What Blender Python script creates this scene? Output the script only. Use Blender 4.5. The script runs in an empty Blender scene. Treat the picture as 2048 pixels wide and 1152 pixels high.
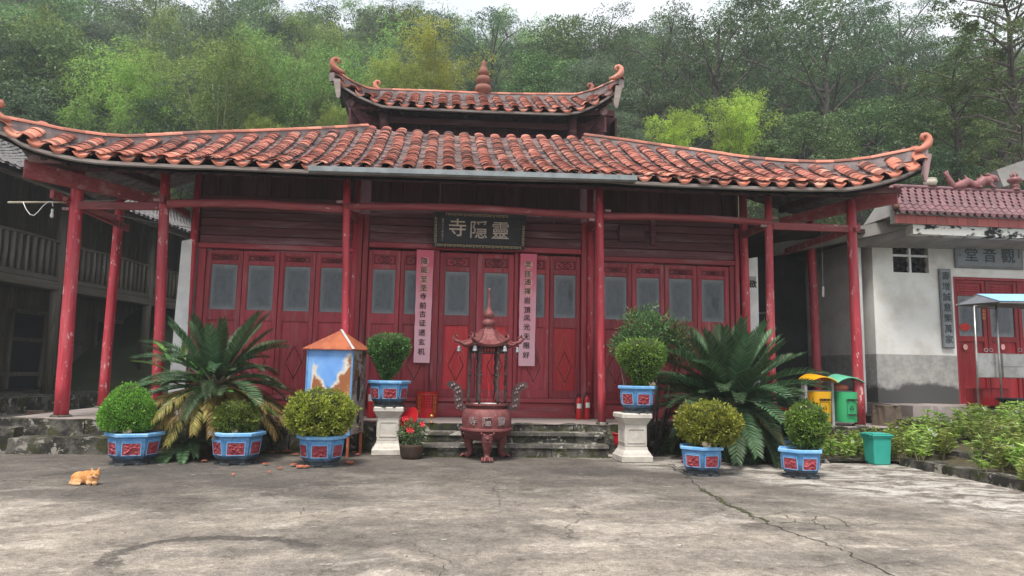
import bpy, bmesh, math, random
import numpy as np
from mathutils import Vector, Matrix, Euler, noise as mnoise
random.seed(7)
RNG = np.random.default_rng(11)
S = bpy.context.scene
C = S.collection
PI = math.pi
R = math.radians

# ------------------------------------------------------------------ camera, sky, sun, exposure
YAW, PITCH, ROLL = -0.10165, 0.11682, 0.01792      # solved from the facade's own lines
CAMZ, FPX, DIST = 0.775, 1400.0, 11.6
def ray(px, py):
    a, b = px - 1024, py - 576
    cr, sr = math.cos(ROLL), math.sin(ROLL)
    u = (cr * a + sr * b) / FPX; w = (-sr * a + cr * b) / FPX
    v = (u, 1.0, -w)
    cp, sp = math.cos(PITCH), math.sin(PITCH)
    v = (v[0], cp * v[1] - sp * v[2], sp * v[1] + cp * v[2])
    cy, sy = math.cos(YAW), math.sin(YAW)
    return Vector((cy * v[0] - sy * v[1], sy * v[0] + cy * v[1], v[2]))
CAMPOS = Vector((0, -DIST, CAMZ))
def at(px, py, Y):
    d = ray(px, py); return CAMPOS + d * ((Y + DIST) / d.y)
def atz(px, py, z):
    d = ray(px, py); return CAMPOS + d * ((z - CAMZ) / d.z)
def atplane(px, py, p0, nrm):
    d = ray(px, py); return CAMPOS + d * ((p0 - CAMPOS).dot(nrm) / d.dot(nrm))
cam = bpy.data.cameras.new('camera')
camo = bpy.data.objects.new('camera', cam); C.objects.link(camo)
fw = ray(1024, 576); rt = (ray(1025, 576) - fw).normalized(); up = (ray(1024, 575) - fw).normalized(); fw.normalize()
camo.matrix_world = Matrix(((rt.x, up.x, -fw.x, CAMPOS.x), (rt.y, up.y, -fw.y, CAMPOS.y), (rt.z, up.z, -fw.z, CAMPOS.z), (0, 0, 0, 1)))
cam.sensor_width = 36; cam.lens = FPX / 2048 * 36; cam.clip_end = 1000; cam.clip_start = 0.05
S.camera = camo

SUN_EL, SUN_AZ = R(64), R(205)                       # soft light from behind the viewer, a little to the left
W = bpy.data.worlds.new('World'); S.world = W; W.use_nodes = True
wn, wl = W.node_tree.nodes, W.node_tree.links
wn.clear()
sky = wn.new('ShaderNodeTexSky'); sky.sky_type = 'NISHITA'; sky.sun_disc = False
sky.sun_elevation = SUN_EL; sky.sun_rotation = SUN_AZ; sky.air_density = 1.4; sky.dust_density = 2.0
bg1 = wn.new('ShaderNodeBackground'); bg1.inputs[1].default_value = 0.1; wl.new(sky.outputs[0], bg1.inputs[0])
tc = wn.new('ShaderNodeTexCoord'); mp = wn.new('ShaderNodeMapping'); mp.inputs['Scale'].default_value = (1, 1, 2.6); wl.new(tc.outputs['Generated'], mp.inputs[0])
nz = wn.new('ShaderNodeTexNoise'); nz.inputs['Scale'].default_value = 2.6; nz.inputs['Detail'].default_value = 7; nz.inputs['Roughness'].default_value = .55; wl.new(mp.outputs[0], nz.inputs[0])
rp = wn.new('ShaderNodeValToRGB'); rp.color_ramp.elements[0].position = .35; rp.color_ramp.elements[0].color = (.74, .80, .89, 1); rp.color_ramp.elements[1].position = .62; rp.color_ramp.elements[1].color = (1.0, 1.0, 1.0, 1)
wl.new(nz.outputs[0], rp.inputs[0])
bg2 = wn.new('ShaderNodeBackground'); bg2.inputs[1].default_value = 0.84; wl.new(rp.outputs[0], bg2.inputs[0])
mx = wn.new('ShaderNodeMixShader'); mx.inputs[0].default_value = .86
wl.new(bg1.outputs[0], mx.inputs[1]); wl.new(bg2.outputs[0], mx.inputs[2])
wo = wn.new('ShaderNodeOutputWorld'); wl.new(mx.outputs[0], wo.inputs[0])
sun = bpy.data.lights.new('sun', 'SUN'); sun.energy = 3.0; sun.angle = R(18); sun.color = (1, .95, .88)
suno = bpy.data.objects.new('sun', sun); C.objects.link(suno)
sd = Vector((math.sin(SUN_AZ) * math.cos(SUN_EL), math.cos(SUN_AZ) * math.cos(SUN_EL), math.sin(SUN_EL)))
suno.rotation_euler = sd.to_track_quat('Z', 'Y').to_euler()
S.view_settings.view_transform = 'Standard'; S.view_settings.look = 'None'
S.view_settings.exposure = 0.72; S.view_settings.gamma = 1; S.view_settings.use_curve_mapping = False
S.render.engine = 'CYCLES'
S.cycles.max_bounces = 6; S.cycles.diffuse_bounces = 4; S.cycles.glossy_bounces = 2; S.cycles.transmission_bounces = 3
S.cycles.volume_bounces = 0; S.cycles.use_denoising = True; S.cycles.caustics_reflective = False; S.cycles.caustics_refractive = False

# ------------------------------------------------------------------ helpers
def tag(o, label=None, cat=None, group=None, kind=None):
    if label: o['label'] = label
    if cat: o['category'] = cat
    if group: o['group'] = group
    if kind: o['kind'] = kind
    return o
def empty(name, loc=(0, 0, 0), rz=0, label=None, cat=None, group=None):
    o = bpy.data.objects.new(name, None); C.objects.link(o)
    o.location = loc; o.rotation_euler = (0, 0, rz)
    return tag(o, label, cat, group)
def link(name, me, parent=None, M=None):
    o = bpy.data.objects.new(name, me); C.objects.link(o)
    if parent is not None: o.parent = parent
    if M is not None: o.matrix_basis = M
    return o
def copy_tree(o, parent=None):
    c = o.copy(); C.objects.link(c); c.parent = parent
    for ch in list(CH.get(o, [])) or [x for x in o.children]: copy_tree(ch, c)
    return c
CH = {}

class MB:
    def __init__(s): s.v = []; s.f = []
    def add(s, vs, fs, M=None):
        n = len(s.v)
        if M is not None: vs = [M @ Vector(p) for p in vs]
        s.v += [tuple(p) for p in vs]; s.f += [tuple(i + n for i in f) for f in fs]; return s
    def box(s, x0, x1, y0, y1, z0, z1, M=None, taper=0):
        t = taper
        vs = [(x0, y0, z0), (x1, y0, z0), (x1, y1, z0), (x0, y1, z0), (x0 + t, y0 + t, z1), (x1 - t, y0 + t, z1), (x1 - t, y1 - t, z1), (x0 + t, y1 - t, z1)]
        return s.add(vs, [(0, 3, 2, 1), (4, 5, 6, 7), (0, 1, 5, 4), (1, 2, 6, 5), (2, 3, 7, 6), (3, 0, 4, 7)], M)
    def bbox(s, x0, x1, y0, y1, z0, z1, b=.006, M=None):
        """box with chamfered front edges (all edges), cheap bevel"""
        bm = bmesh.new(); bmesh.ops.create_cube(bm, size=1)
        for v in bm.verts: v.co = Vector(((x0 + x1) / 2 + v.co.x * (x1 - x0), (y0 + y1) / 2 + v.co.y * (y1 - y0), (z0 + z1) / 2 + v.co.z * (z1 - z0)))
        b = min(b, abs(x1 - x0) * .3, abs(y1 - y0) * .3, abs(z1 - z0) * .3)
        bmesh.ops.bevel(bm, geom=bm.edges[:], offset=b, segments=1, affect='EDGES')
        bm.verts.index_update()
        s.add([v.co.copy() for v in bm.verts], [tuple(v.index for v in f.verts) for f in bm.faces], M); bm.free(); return s
    def beam(s, p, q, w, h, upv=(0, 0, 1), b=0):
        """rectangular bar from p to q, w wide, h high"""
        p, q = Vector(p), Vector(q); d = q - p; L = d.length; d.normalize()
        u = Vector(upv); x = d.cross(u).normalized(); z = x.cross(d)
        M = Matrix(((x.x, d.x, z.x, p.x), (x.y, d.y, z.y, p.y), (x.z, d.z, z.z, p.z), (0, 0, 0, 1)))
        if b: return s.bbox(-w / 2, w / 2, 0, L, -h / 2, h / 2, b, M)
        return s.box(-w / 2, w / 2, 0, L, -h / 2, h / 2, M)
    def tube(s, pts, rad, n=8, cap=True, flat=1.0):
        pts = [Vector(p) for p in pts]; m = len(pts)
        if not hasattr(rad, '__len__'): rad = [rad] * m
        base = len(s.v); t0 = (pts[1] - pts[0]).normalized()
        u = t0.cross(Vector((0, 0, 1)))
        if u.length < .05: u = t0.cross(Vector((0, 1, 0)))
        u.normalize()
        for i in range(m):
            t = (pts[min(i + 1, m - 1)] - pts[max(i - 1, 0)]).normalized()
            u = (u - t * u.dot(t)).normalized(); w = t.cross(u)
            for k in range(n):
                a = 2 * PI * k / n
                s.v.append(tuple(pts[i] + u * (math.cos(a) * rad[i]) + w * (math.sin(a) * rad[i] * flat)))
        for i in range(m - 1):
            for k in range(n):
                a, b = base + i * n + k, base + i * n + (k + 1) % n
                s.f.append((a, b, b + n, a + n))
        if cap:
            s.f.append(tuple(base + k for k in range(n))[::-1]); s.f.append(tuple(base + (m - 1) * n + k for k in range(n)))
        return s
    def lathe(s, prof, n=24, c=(0, 0, 0), M=None, rot=0, squash=1):
        base = len(s.v); vs = []; fs = []
        for r, z in prof:
            for k in range(n):
                a = 2 * PI * k / n + rot
                vs.append((c[0] + r * math.cos(a), c[1] + r * math.sin(a) * squash, c[2] + z))
        m = len(prof)
        for i in range(m - 1):
            for k in range(n):
                a, b = i * n + k, i * n + (k + 1) % n
                fs.append((a, b, b + n, a + n))
        fs.append(tuple(range(n))[::-1]); fs.append(tuple((m - 1) * n + k for k in range(n)))
        return s.add(vs, fs, M)
    def prism(s, poly, y0, y1, M=None):
        """polygon in x,z extruded along y"""
        n = len(poly)
        vs = [(x, y0, z) for x, z in poly] + [(x, y1, z) for x, z in poly]
        fs = [tuple(range(n)), tuple(range(2 * n - 1, n - 1, -1))] + [(i, i + n, (i + 1) % n + n, (i + 1) % n) for i in range(n)]
        return s.add(vs, fs, M)
    def grid(s, fn, nu, nv, closed=False):
        base = len(s.v)
        for i in range(nu + 1):
            for j in range(nv + 1): s.v.append(tuple(fn(i / nu, j / nv)))
        for i in range(nu):
            for j in range(nv):
                a = base + i * (nv + 1) + j
                s.f.append((a, a + 1, a + nv + 2, a + nv + 1))
        return s
    def mesh(s, name, m, smooth=False):
        me = bpy.data.meshes.new(name); me.from_pydata(s.v, [], s.f)
        if smooth: me.polygons.foreach_set('use_smooth', [True] * len(me.polygons))
        me.materials.append(m); me.update()
        return me
    def build(s, name, m, parent=None, smooth=False, M=None, loc=None):
        o = link(name, s.mesh(name, m, smooth), parent, M)
        if loc is not None: o.location = loc
        if smooth:
            for e in (): pass
        return o
def autosmooth(o, ang=40):
    me = o.data
    bm = bmesh.new(); bm.from_mesh(me); 
    bmesh.ops.recalc_face_normals(bm, faces=bm.faces)
    for f in bm.faces: f.smooth = True
    for e in bm.edges:
        if len(e.link_faces) == 2 and e.calc_face_angle(0) > R(ang): e.smooth = False
    bm.to_mesh(me); bm.free(); return o
def npmesh(name, V, F, m, smooth=False):
    """fast mesh from numpy arrays; F is (n,4) or (n,3)"""
    me = bpy.data.meshes.new(name); k = F.shape[1]; n = len(F)
    me.vertices.add(len(V)); me.vertices.foreach_set('co', V.astype(np.float32).ravel())
    me.loops.add(n * k); me.loops.foreach_set('vertex_index', F.astype(np.int32).ravel())
    me.polygons.add(n); me.polygons.foreach_set('loop_start', np.arange(0, n * k, k, dtype=np.int32))
    me.polygons.foreach_set('use_smooth', np.full(n, smooth))
    me.materials.append(m); me.update(calc_edges=True); return me

# ---- node shorthand
class N:
    def __init__(s, name):
        s.m = bpy.data.materials.new(name); s.m.use_nodes = True; s.t = s.m.node_tree; s.t.nodes.clear()
        s.tc = s.n('ShaderNodeTexCoord'); s.geo = s.n('ShaderNodeNewGeometry'); s.oi = s.n('ShaderNodeObjectInfo')
        s.out = s.n('ShaderNodeOutputMaterial')
        c = s.n('ShaderNodeCombineXYZ'); k = s.math('MULTIPLY', s.oi.outputs['Random'], 37.0)
        for i in range(3): s.l(k, c.inputs[i])
        v = s.n('ShaderNodeVectorMath'); v.operation = 'ADD'; s.l(s.tc.outputs['Object'], v.inputs[0]); s.l(c.outputs[0], v.inputs[1])
        s.co = v.outputs[0]; s.raw = s.tc.outputs['Object']; s.pos = s.geo.outputs['Position']
    def n(s, t): return s.t.nodes.new(t)
    def l(s, a, b): s.t.links.new(a, b)
    def put(s, x, sock):
        if isinstance(x, (int, float)): sock.default_value = x
        elif isinstance(x, (tuple, list)): sock.default_value = (*x, 1) if len(x) == 3 and sock.type == 'RGBA' else x
        else: s.l(x, sock)
    def math(s, op, a, b=0.0, clamp=False):
        k = s.n('ShaderNodeMath'); k.operation = op; k.use_clamp = clamp; s.put(a, k.inputs[0]); s.put(b, k.inputs[1]); return k.outputs[0]
    def map(s, vec, scale=(1, 1, 1), rot=(0, 0, 0), loc=(0, 0, 0)):
        k = s.n('ShaderNodeMapping'); s.l(vec, k.inputs[0]); k.inputs['Scale'].default_value = scale; k.inputs['Rotation'].default_value = rot; k.inputs['Location'].default_value = loc; return k.outputs[0]
    def noise(s, vec, scale=5, detail=4, rough=.55, dist=0):
        k = s.n('ShaderNodeTexNoise'); s.l(vec, k.inputs['Vector']); k.inputs['Scale'].default_value = scale; k.inputs['Detail'].default_value = detail
        k.inputs['Roughness'].default_value = rough; k.inputs['Distortion'].default_value = dist; return k.outputs['Fac']
    def vor(s, vec, scale=5, feature='F1', out='Distance', rand=1):
        k = s.n('ShaderNodeTexVoronoi'); k.feature = feature; s.l(vec, k.inputs['Vector']); k.inputs['Scale'].default_value = scale; k.inputs['Randomness'].default_value = rand; return k.outputs[out]
    def ss(s, x, lo, hi, a=0.0, b=1.0):
        k = s.n('ShaderNodeMapRange'); k.interpolation_type = 'SMOOTHSTEP'; s.l(x, k.inputs[0])
        k.inputs[1].default_value = lo; k.inputs[2].default_value = hi; k.inputs[3].default_value = a; k.inputs[4].default_value = b; return k.outputs[0]
    def ramp(s, x, stops):
        k = s.n('ShaderNodeValToRGB'); e = k.color_ramp.elements
        while len(e) < len(stops): e.new(.5)
        for i, (p, c) in enumerate(stops): e[i].position = p; e[i].color = (*c, 1)
        s.l(x, k.inputs[0]); return k.outputs[0]
    def mix(s, f, a, b, mode='MIX'):
        k = s.n('ShaderNodeMix'); k.data_type = 'RGBA'; k.blend_type = mode; s.put(f, k.inputs[0]); s.put(a, k.inputs[6]); s.put(b, k.inputs[7]); return k.outputs[2]
    def axis(s, vec, i):
        k = s.n('ShaderNodeSeparateXYZ'); s.l(vec, k.inputs[0]); return k.outputs[i]
    def bump(s, h, strength=.4, dist=.01, nrm=None):
        k = s.n('ShaderNodeBump'); s.l(h, k.inputs['Height']); k.inputs['Strength'].default_value = strength; k.inputs['Distance'].default_value = dist
        if nrm: s.l(nrm, k.inputs['Normal'])
        return k.outputs[0]
    def bsdf(s, col, rough=.7, bump=None, metal=0, spec=.4, **kw):
        k = s.n('ShaderNodeBsdfPrincipled'); s.put(col, k.inputs['Base Color']); s.put(rough, k.inputs['Roughness']); s.put(metal, k.inputs['Metallic'])
        k.inputs['Specular IOR Level'].default_value = spec
        if bump is not None: s.l(bump, k.inputs['Normal'])
        s.l(k.outputs[0], s.out.inputs[0]); s.b = k; return s.m
def sc(c, f): return tuple(min(1, x * f) for x in c)

def wood(name, base, dusty, dark, axis=2, wear=.5, rough=.65, worn=None, wornamt=.0, fine=1.0):
    """painted or bare timber: long grain along one axis, dusty patches, dark streaks, chipped paint"""
    n = N(name); st = [26 * fine, 26 * fine, 26 * fine]; st[axis] = 1.6
    g = n.noise(n.map(n.co, tuple(st)), 1.0, 6, .6, .4)
    st2 = [7, 7, 7]; st2[axis] = .9
    p = n.noise(n.map(n.co, tuple(st2)), 1.0, 5, .6)
    c = n.mix(n.ss(g, .35, .75), base, sc(base, .62))
    c = n.mix(n.math('MULTIPLY', n.ss(p, .48, .72), wear), c, dusty)
    q = n.noise(n.map(n.co, tuple(x * .5 for x in st)), 1.0, 5, .65)
    c = n.mix(n.math('MULTIPLY', n.ss(q, .57, .75), .75), c, dark)
    if worn:
        w = n.noise(n.map(n.co, tuple(x * .8 + 3 for x in st2)), 1.6, 8, .72)
        c = n.mix(n.ss(w, .655 - wornamt * .06, .70 - wornamt * .05), c, worn)
    hue = n.n('ShaderNodeHueSaturation'); n.l(c, hue.inputs['Color']); n.l(n.ss(n.oi.outputs['Random'], 0, 1, .82, 1.15), hue.inputs['Value'])
    return n.bsdf(hue.outputs[0], n.ss(p, .3, .7, rough - .12, rough + .15), n.bump(g, .5, .006))
def plain(name, c1, c2, scale=6, rough=.6, bump=.2, metal=0, c3=None, t3=.62, spec=.4, bd=.006, rnd=.1):
    n = N(name); a = n.noise(n.co, scale, 6, .62)
    c = n.mix(n.ss(a, .35, .68), c1, c2)
    h = n.noise(n.co, scale * 7, 4, .6)
    if c3: 
        b = n.noise(n.map(n.co, (1, 1, 1), loc=(3, 5, 9)), scale * 1.7, 8, .7); c = n.mix(n.ss(b, t3, t3 + .07), c, c3)
    hue = n.n('ShaderNodeHueSaturation'); n.l(c, hue.inputs['Color']); n.l(n.ss(n.oi.outputs['Random'], 0, 1, 1 - rnd, 1 + rnd), hue.inputs['Value'])
    return n.bsdf(hue.outputs[0], rough, n.bump(h, bump, bd), metal, spec)

# paints and stuffs used on many things
m_door = wood('door_red', (.40, .045, .062), (.36, .12, .135), (.12, .022, .03), 2, .62, .55, (.40, .12, .12), .1)
m_door_bright = wood('door_bright_red', (.55, .025, .035), (.46, .08, .085), (.20, .02, .022), 2, .4, .5, (.5, .2, .18), .1)
m_rail_h = wood('frame_red_horizontal', (.34, .045, .058), (.34, .16, .17), (.09, .02, .026), 0, .75, .6, (.40, .22, .22), .3)
m_frame = wood('frame_red', (.35, .042, .056), (.34, .15, .165), (.10, .02, .026), 2, .7, .6, (.42, .2, .2), .3)
m_column = wood('column_red', (.50, .045, .066), (.50, .16, .17), (.22, .026, .036), 2, .6, .5, (.66, .44, .43), 1.1)
m_beam = wood('beam_red', (.30, .06, .068), (.40, .22, .22), (.09, .022, .026), 0, .8, .6, (.5, .36, .33), .5)
m_transom = wood('transom_planks', (.14, .045, .052), (.25, .16, .175), (.02, .009, .012), 0, .8, .7, (.3, .2, .2), .1)
m_darkplank = wood('dark_planks', (.085, .028, .034), (.14, .085, .095), (.014, .007, .01), 2, .6, .75)
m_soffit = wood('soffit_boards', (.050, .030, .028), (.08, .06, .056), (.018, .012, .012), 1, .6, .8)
m_greywood = wood('pale_fascia_wood', (.24, .20, .18), (.36, .32, .30), (.10, .08, .07), 0, .6, .8)
m_pinkwood = wood('weathered_pink_wood', (.36, .22, .22), (.45, .33, .32), (.2, .1, .1), 2, .7, .8)
m_ornbeam = wood('weathered_brown_red_beam', (.17, .055, .06), (.30, .19, .185), (.05, .02, .022), 0, .7, .75)
def tile_mat(name, base, light, dark, moss, island=True, lichen=.5):
    n = N(name)
    r = n.geo.outputs['Random Per Island'] if island else n.oi.outputs['Random']
    c = n.ramp(r, [(0, sc(dark, 1.5)), (.22, sc(base, .62)), (.5, base), (.8, sc(base, 1.18)), (1, light)])
    a = n.noise(n.pos, 4.2, 6, .68)
    b = n.noise(n.pos, 26, 5, .65)
    st = n.math('MULTIPLY', n.ss(a, .44, .68), n.ss(b, .34, .62))
    c = n.mix(n.math('MULTIPLY', st, lichen), c, dark)
    c = n.mix(n.math('MULTIPLY', n.ss(n.noise(n.pos, 9, 7, .7), .6, .7), .45), c, moss)
    n.bsdf(c, .85, n.bump(b, .4, .006), spec=.2); return n.m
m_tile = tile_mat('clay_roof_tile', (.38, .135, .10), (.52, .25, .19), (.05, .034, .033), (.15, .12, .105), True, .8)
m_tile_eave = tile_mat('clay_eave_tile', (.50, .185, .125), (.60, .29, .21), (.12, .06, .05), (.30, .24, .22), False, .4)
m_pan = tile_mat('grey_pan_tile', (.19, .13, .125), (.26, .16, .14), (.04, .034, .036), (.12, .10, .095), True, .8)
m_ridge = tile_mat('clay_ridge_tile', (.48, .19, .135), (.58, .30, .23), (.13, .07, .06), (.3, .24, .21), False, .35)
m_mortar = plain('ridge_mortar', (.26, .215, .21), (.16, .135, .135), 7, .9, .6, c3=(.08, .07, .07), t3=.58)
m_oldtile = plain('old_grey_tile', (.09, .085, .085), (.19, .18, .18), 8, .9, .5, c3=(.45, .43, .42), t3=.63)

def concrete():
    n = N('yard_concrete'); p = n.pos
    big = n.noise(n.map(p, (.35, .8, 1)), 1.0, 5, .6, .6)
    mid = n.noise(n.map(p, (1.0, 1.25, 1)), 1.25, 8, .70, .3)
    fine = n.noise(p, 34, 5, .7)
    c = n.ramp(mid, [(.30, (.12, .105, .093)), (.42, (.20, .178, .152)), (.54, (.28, .25, .213)), (.72, (.37, .335, .285))])
    c = n.mix(n.math('MULTIPLY', n.ss(big, .44, .62), .62), c, (.10, .09, .084)); bg_ = n.noise(n.map(p, (1, 1.6, 1), rot=(0, 0, -.3)), .85, 7, .68, .8); c = n.mix(n.ss(bg_, .54, .62, 0, .5), c, (.46, .42, .37))
    m8 = n.math('ADD', n.math('MULTIPLY', n.noise(p, 13, 6, .75, .5), .55), n.math('MULTIPLY', n.noise(n.map(p, (1, .8, 1), rot=(0, 0, .5)), 3.1, 7, .7, .8), .45)); c = n.mix(1, c, n.ramp(m8, [(.36, (.42, .40, .38)), (.46, (.86, .85, .84)), (.54, (1.04, 1.03, 1.02)), (.64, (1.5, 1.47, 1.42))]), 'MULTIPLY')
    # damp, blackened belt along the planters and steps
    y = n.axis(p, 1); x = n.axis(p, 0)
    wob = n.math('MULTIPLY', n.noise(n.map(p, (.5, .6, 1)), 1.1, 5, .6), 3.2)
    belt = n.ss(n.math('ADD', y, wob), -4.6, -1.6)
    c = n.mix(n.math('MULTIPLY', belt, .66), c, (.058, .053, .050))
    # paler, limewashed slab on the right
    pale = n.ss(n.math('ADD', n.math('SUBTRACT', x, n.math('MULTIPLY', n.math('ADD', y, 3.0), -.75)), n.math('MULTIPLY', n.noise(p, .9, 4), 1.2)), 3.0, 4.2)
    pt = n.noise(n.map(p, (.9, 1.7, 1), rot=(0, 0, .25)), 2.6, 9, .76, .6)
    pc = n.ramp(pt, [(.38, (.075, .067, .06)), (.46, (.19, .165, .145)), (.5, (.30, .27, .24)), (.56, (.47, .44, .40)), (.7, (.60, .58, .54))])
    c = n.mix(n.math('MULTIPLY', pale, .9), c, pc)
    # scattered lime flakes
    fl = n.noise(n.map(p, (2.2, 5, 1)), 2.3, 6, .62)
    c = n.mix(n.math('MULTIPLY', n.ss(fl, .66, .70), .75), c, (.50, .47, .43))
    c = n.mix(n.ss(fine, .35, .68, 0, .45), c, n.mix(1, c, (.42, .40, .38), 'MULTIPLY'))
    g = n.noise(p, 140, 3, .8); c = n.mix(n.ss(g, .48, .66, 0, 1), c, n.mix(1, c, (1.8, 1.75, 1.7), 'MULTIPLY')); c = n.mix(n.ss(g, .5, .34, 0, 1), c, n.mix(1, c, (.5, .5, .5), 'MULTIPLY'))
    # hollow where the skin of the yard has broken away: a ragged damp crescent
    vx = n.math('MULTIPLY', n.math('SUBTRACT', x, HOLX), 1 / .60); vy = n.math('MULTIPLY', n.math('SUBTRACT', y, HOLY), 1 / .50)
    rr_ = n.math('SQRT', n.math('ADD', n.math('MULTIPLY', vx, vx), n.math('MULTIPLY', vy, vy)))
    wb_ = n.math('ADD', n.math('MULTIPLY', n.math('SUBTRACT', n.noise(p, 2.6, 8, .72), .5), .75), n.math('MULTIPLY', n.math('SUBTRACT', n.noise(p, 16, 4, .7), .5), .22))
    dd_ = n.math('ABSOLUTE', n.math('ADD', n.math('SUBTRACT', rr_, 1.0), wb_))
    up2 = n.ss(n.math('SUBTRACT', vy, n.math('MULTIPLY', vx, .5)), -.55, .25)
    hol = n.math('MULTIPLY', n.ss(dd_, .09, .14, 1, 0), up2)
    c = n.mix(n.math('MULTIPLY', hol, n.ss(n.noise(p, 40, 4, .7), .35, .6, .95, .55)), c, (.045, .04, .036))
    # hairline cracks
    wv = n.n('ShaderNodeVectorMath'); wv.operation = 'ADD'; nn = n.n('ShaderNodeTexNoise'); n.l(p, nn.inputs[0]); nn.inputs['Scale'].default_value = 2.2; nn.inputs['Detail'].default_value = 5
    vs = n.n('ShaderNodeVectorMath'); vs.operation = 'SCALE'; n.l(nn.outputs['Color'], vs.inputs[0]); vs.inputs['Scale'].default_value = .9
    n.l(p, wv.inputs[0]); n.l(vs.outputs[0], wv.inputs[1])
    cr = n.vor(wv.outputs[0], .55, 'DISTANCE_TO_EDGE')
    mask = n.ss(n.noise(p, .7, 3), .56, .64)
    ck = n.math('MULTIPLY', n.ss(cr, .002, .010, 1, 0), mask)
    c = n.mix(n.math('MULTIPLY', ck, .6), c, (.045, .04, .035))
    h = n.math('SUBTRACT', n.math('ADD', n.math('MULTIPLY', mid, 1.4), n.math('MULTIPLY', fine, .45)), n.math('MULTIPLY', ck, .7))
    n.bsdf(c, n.ss(mid, .3, .7, .72, .92), n.bump(h, .55, .03), spec=.3); return n.m
_h = atz(425, 1112, -.42); HOLX, HOLY = _h.x, _h.y
m_yard = concrete()
m_platform = plain('platform_cement', (.34, .29, .27), (.24, .20, .19), 2.2, .8, .25, c3=(.42, .37, .35), t3=.6)
def mossy(name, base, dark, moss, amt=.5):
    n = N(name); p = n.pos
    a = n.noise(p, 3.2, 8, .7); b = n.noise(p, 11, 6, .7)
    c = n.mix(n.ss(a, .38, .56), base, dark)
    lc = n.noise(p, 5.5, 7, .7, .4); c = n.mix(n.ss(lc, .56, .60, 0, .9), c, sc(base, 2.6))
    c = n.mix(n.ss(b, .60, .66, 0, .8), c, sc(base, 1.5))
    up = n.axis(n.geo.outputs['Normal'], 2)
    c = n.mix(n.math('MULTIPLY', n.ss(n.noise(p, 4.7, 6, .65), .5, .62), amt), c, moss)
    n.bsdf(c, .92, n.bump(n.math('ADD', b, a), .8, .02), spec=.2); return n.m
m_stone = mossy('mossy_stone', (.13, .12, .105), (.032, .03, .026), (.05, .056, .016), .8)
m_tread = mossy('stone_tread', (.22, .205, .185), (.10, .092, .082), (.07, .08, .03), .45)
m_soil = plain('soil', (.055, .042, .026), (.10, .08, .045), 20, .95, .8, c3=(.12, .14, .04), t3=.55)
m_ground = plain('hill_floor', (.035, .045, .02), (.06, .07, .03), .6, 1, .5)

def leaf_mat(name, cols, trans=.35, rough=.5, spec=.35, patch=1.2, lo=.55):
    """foliage: colour varies leaf by leaf and in soft drifts, light passes through"""
    n = N(name); r = n.geo.outputs['Random Per Island']
    st = [(i / (len(cols) - 1), c) for i, c in enumerate(cols)]
    c = n.ramp(r, st)
    d = n.noise(n.co, patch, 3, .55)
    c = n.mix(1, c, n.ramp(d, [(.32, (lo,) * 3), (.68, (1.35,) * 3)]), 'MULTIPLY')  # dark end of the drifts doubles as shaded gaps in tree crowns
    hs = n.n('ShaderNodeHueSaturation'); n.l(c, hs.inputs['Color']); n.l(n.ss(n.oi.outputs['Random'], 0, 1, .475, .52), hs.inputs['Hue']); n.l(n.ss(n.oi.outputs['Random'], 0, 1, .78, 1.22), hs.inputs['Value'])
    m = n.bsdf(hs.outputs[0], rough, None, 0, spec)
    t = n.n('ShaderNodeBsdfTranslucent'); n.l(hs.outputs[0], t.inputs[0]); k = n.n('ShaderNodeMixShader'); k.inputs[0].default_value = trans
    n.l(n.b.outputs[0], k.inputs[1]); n.l(t.outputs[0], k.inputs[2]); n.l(k.outputs[0], n.out.inputs[0]); return m
m_leaf_bamboo = leaf_mat('bamboo_leaves', [(.095, .18, .05), (.165, .28, .07), (.27, .39, .11), (.43, .54, .19)], .45, .5, .3, .5, .5)
m_leaf_yellow = leaf_mat('yellow_bamboo_leaves', [(.24, .32, .05), (.36, .45, .07), (.48, .56, .10), (.56, .62, .15)], .45, .5, .3, .5, .6)
m_leaf_mid = leaf_mat('broad_leaves', [(.05, .105, .036), (.09, .17, .055), (.15, .245, .085), (.26, .36, .15)], .3, .42, .5, .5, .5)
m_leaf_dark = leaf_mat('dark_leaves', [(.036, .08, .04), (.065, .122, .058), (.11, .18, .083), (.2, .28, .145)], .3, .45, .45, .5, .5)
m_leaf_grey = leaf_mat('grey_green_leaves', [(.08, .135, .085), (.13, .20, .125), (.20, .28, .175), (.30, .38, .25)], .3, .45, .4, .5, .6)
m_bark = plain('bark', (.06, .05, .042), (.11, .095, .08), 6, .95, .8, c3=(.16, .15, .13), t3=.6)
m_culm = plain('bamboo_culm', (.16, .17, .08), (.24, .24, .13), 4, .7, .3)
m_box_bright = leaf_mat('boxwood_bright', [(.10, .22, .03), (.16, .32, .04), (.23, .42, .07), (.33, .50, .11)], .3, .5, .3, 5, .6)
m_box_olive = leaf_mat('boxwood_olive', [(.13, .18, .02), (.23, .30, .035), (.36, .42, .06), (.50, .53, .11)], .3, .45, .4, 5, .6)
m_box_mid = leaf_mat('boxwood_mid', [(.07, .14, .025), (.13, .23, .04), (.20, .32, .06), (.30, .40, .09)], .3, .45, .4, 5, .6)
m_box_dark = leaf_mat('boxwood_dark', [(.045, .10, .03), (.08, .16, .04), (.12, .23, .06), (.19, .32, .10)], .3, .45, .4, 5, .6)
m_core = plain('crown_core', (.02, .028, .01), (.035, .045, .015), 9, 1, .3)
m_cycad = leaf_mat('cycad_leaflets', [(.035, .075, .035), (.055, .11, .05), (.085, .15, .07), (.15, .22, .13)], .15, .5, .3, 1.2, .7)
m_cycad_new = leaf_mat('cycad_new_growth', [(.07, .15, .04), (.12, .23, .05), (.18, .30, .07)], .3, .4, .4, 1.2, .7)
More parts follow.
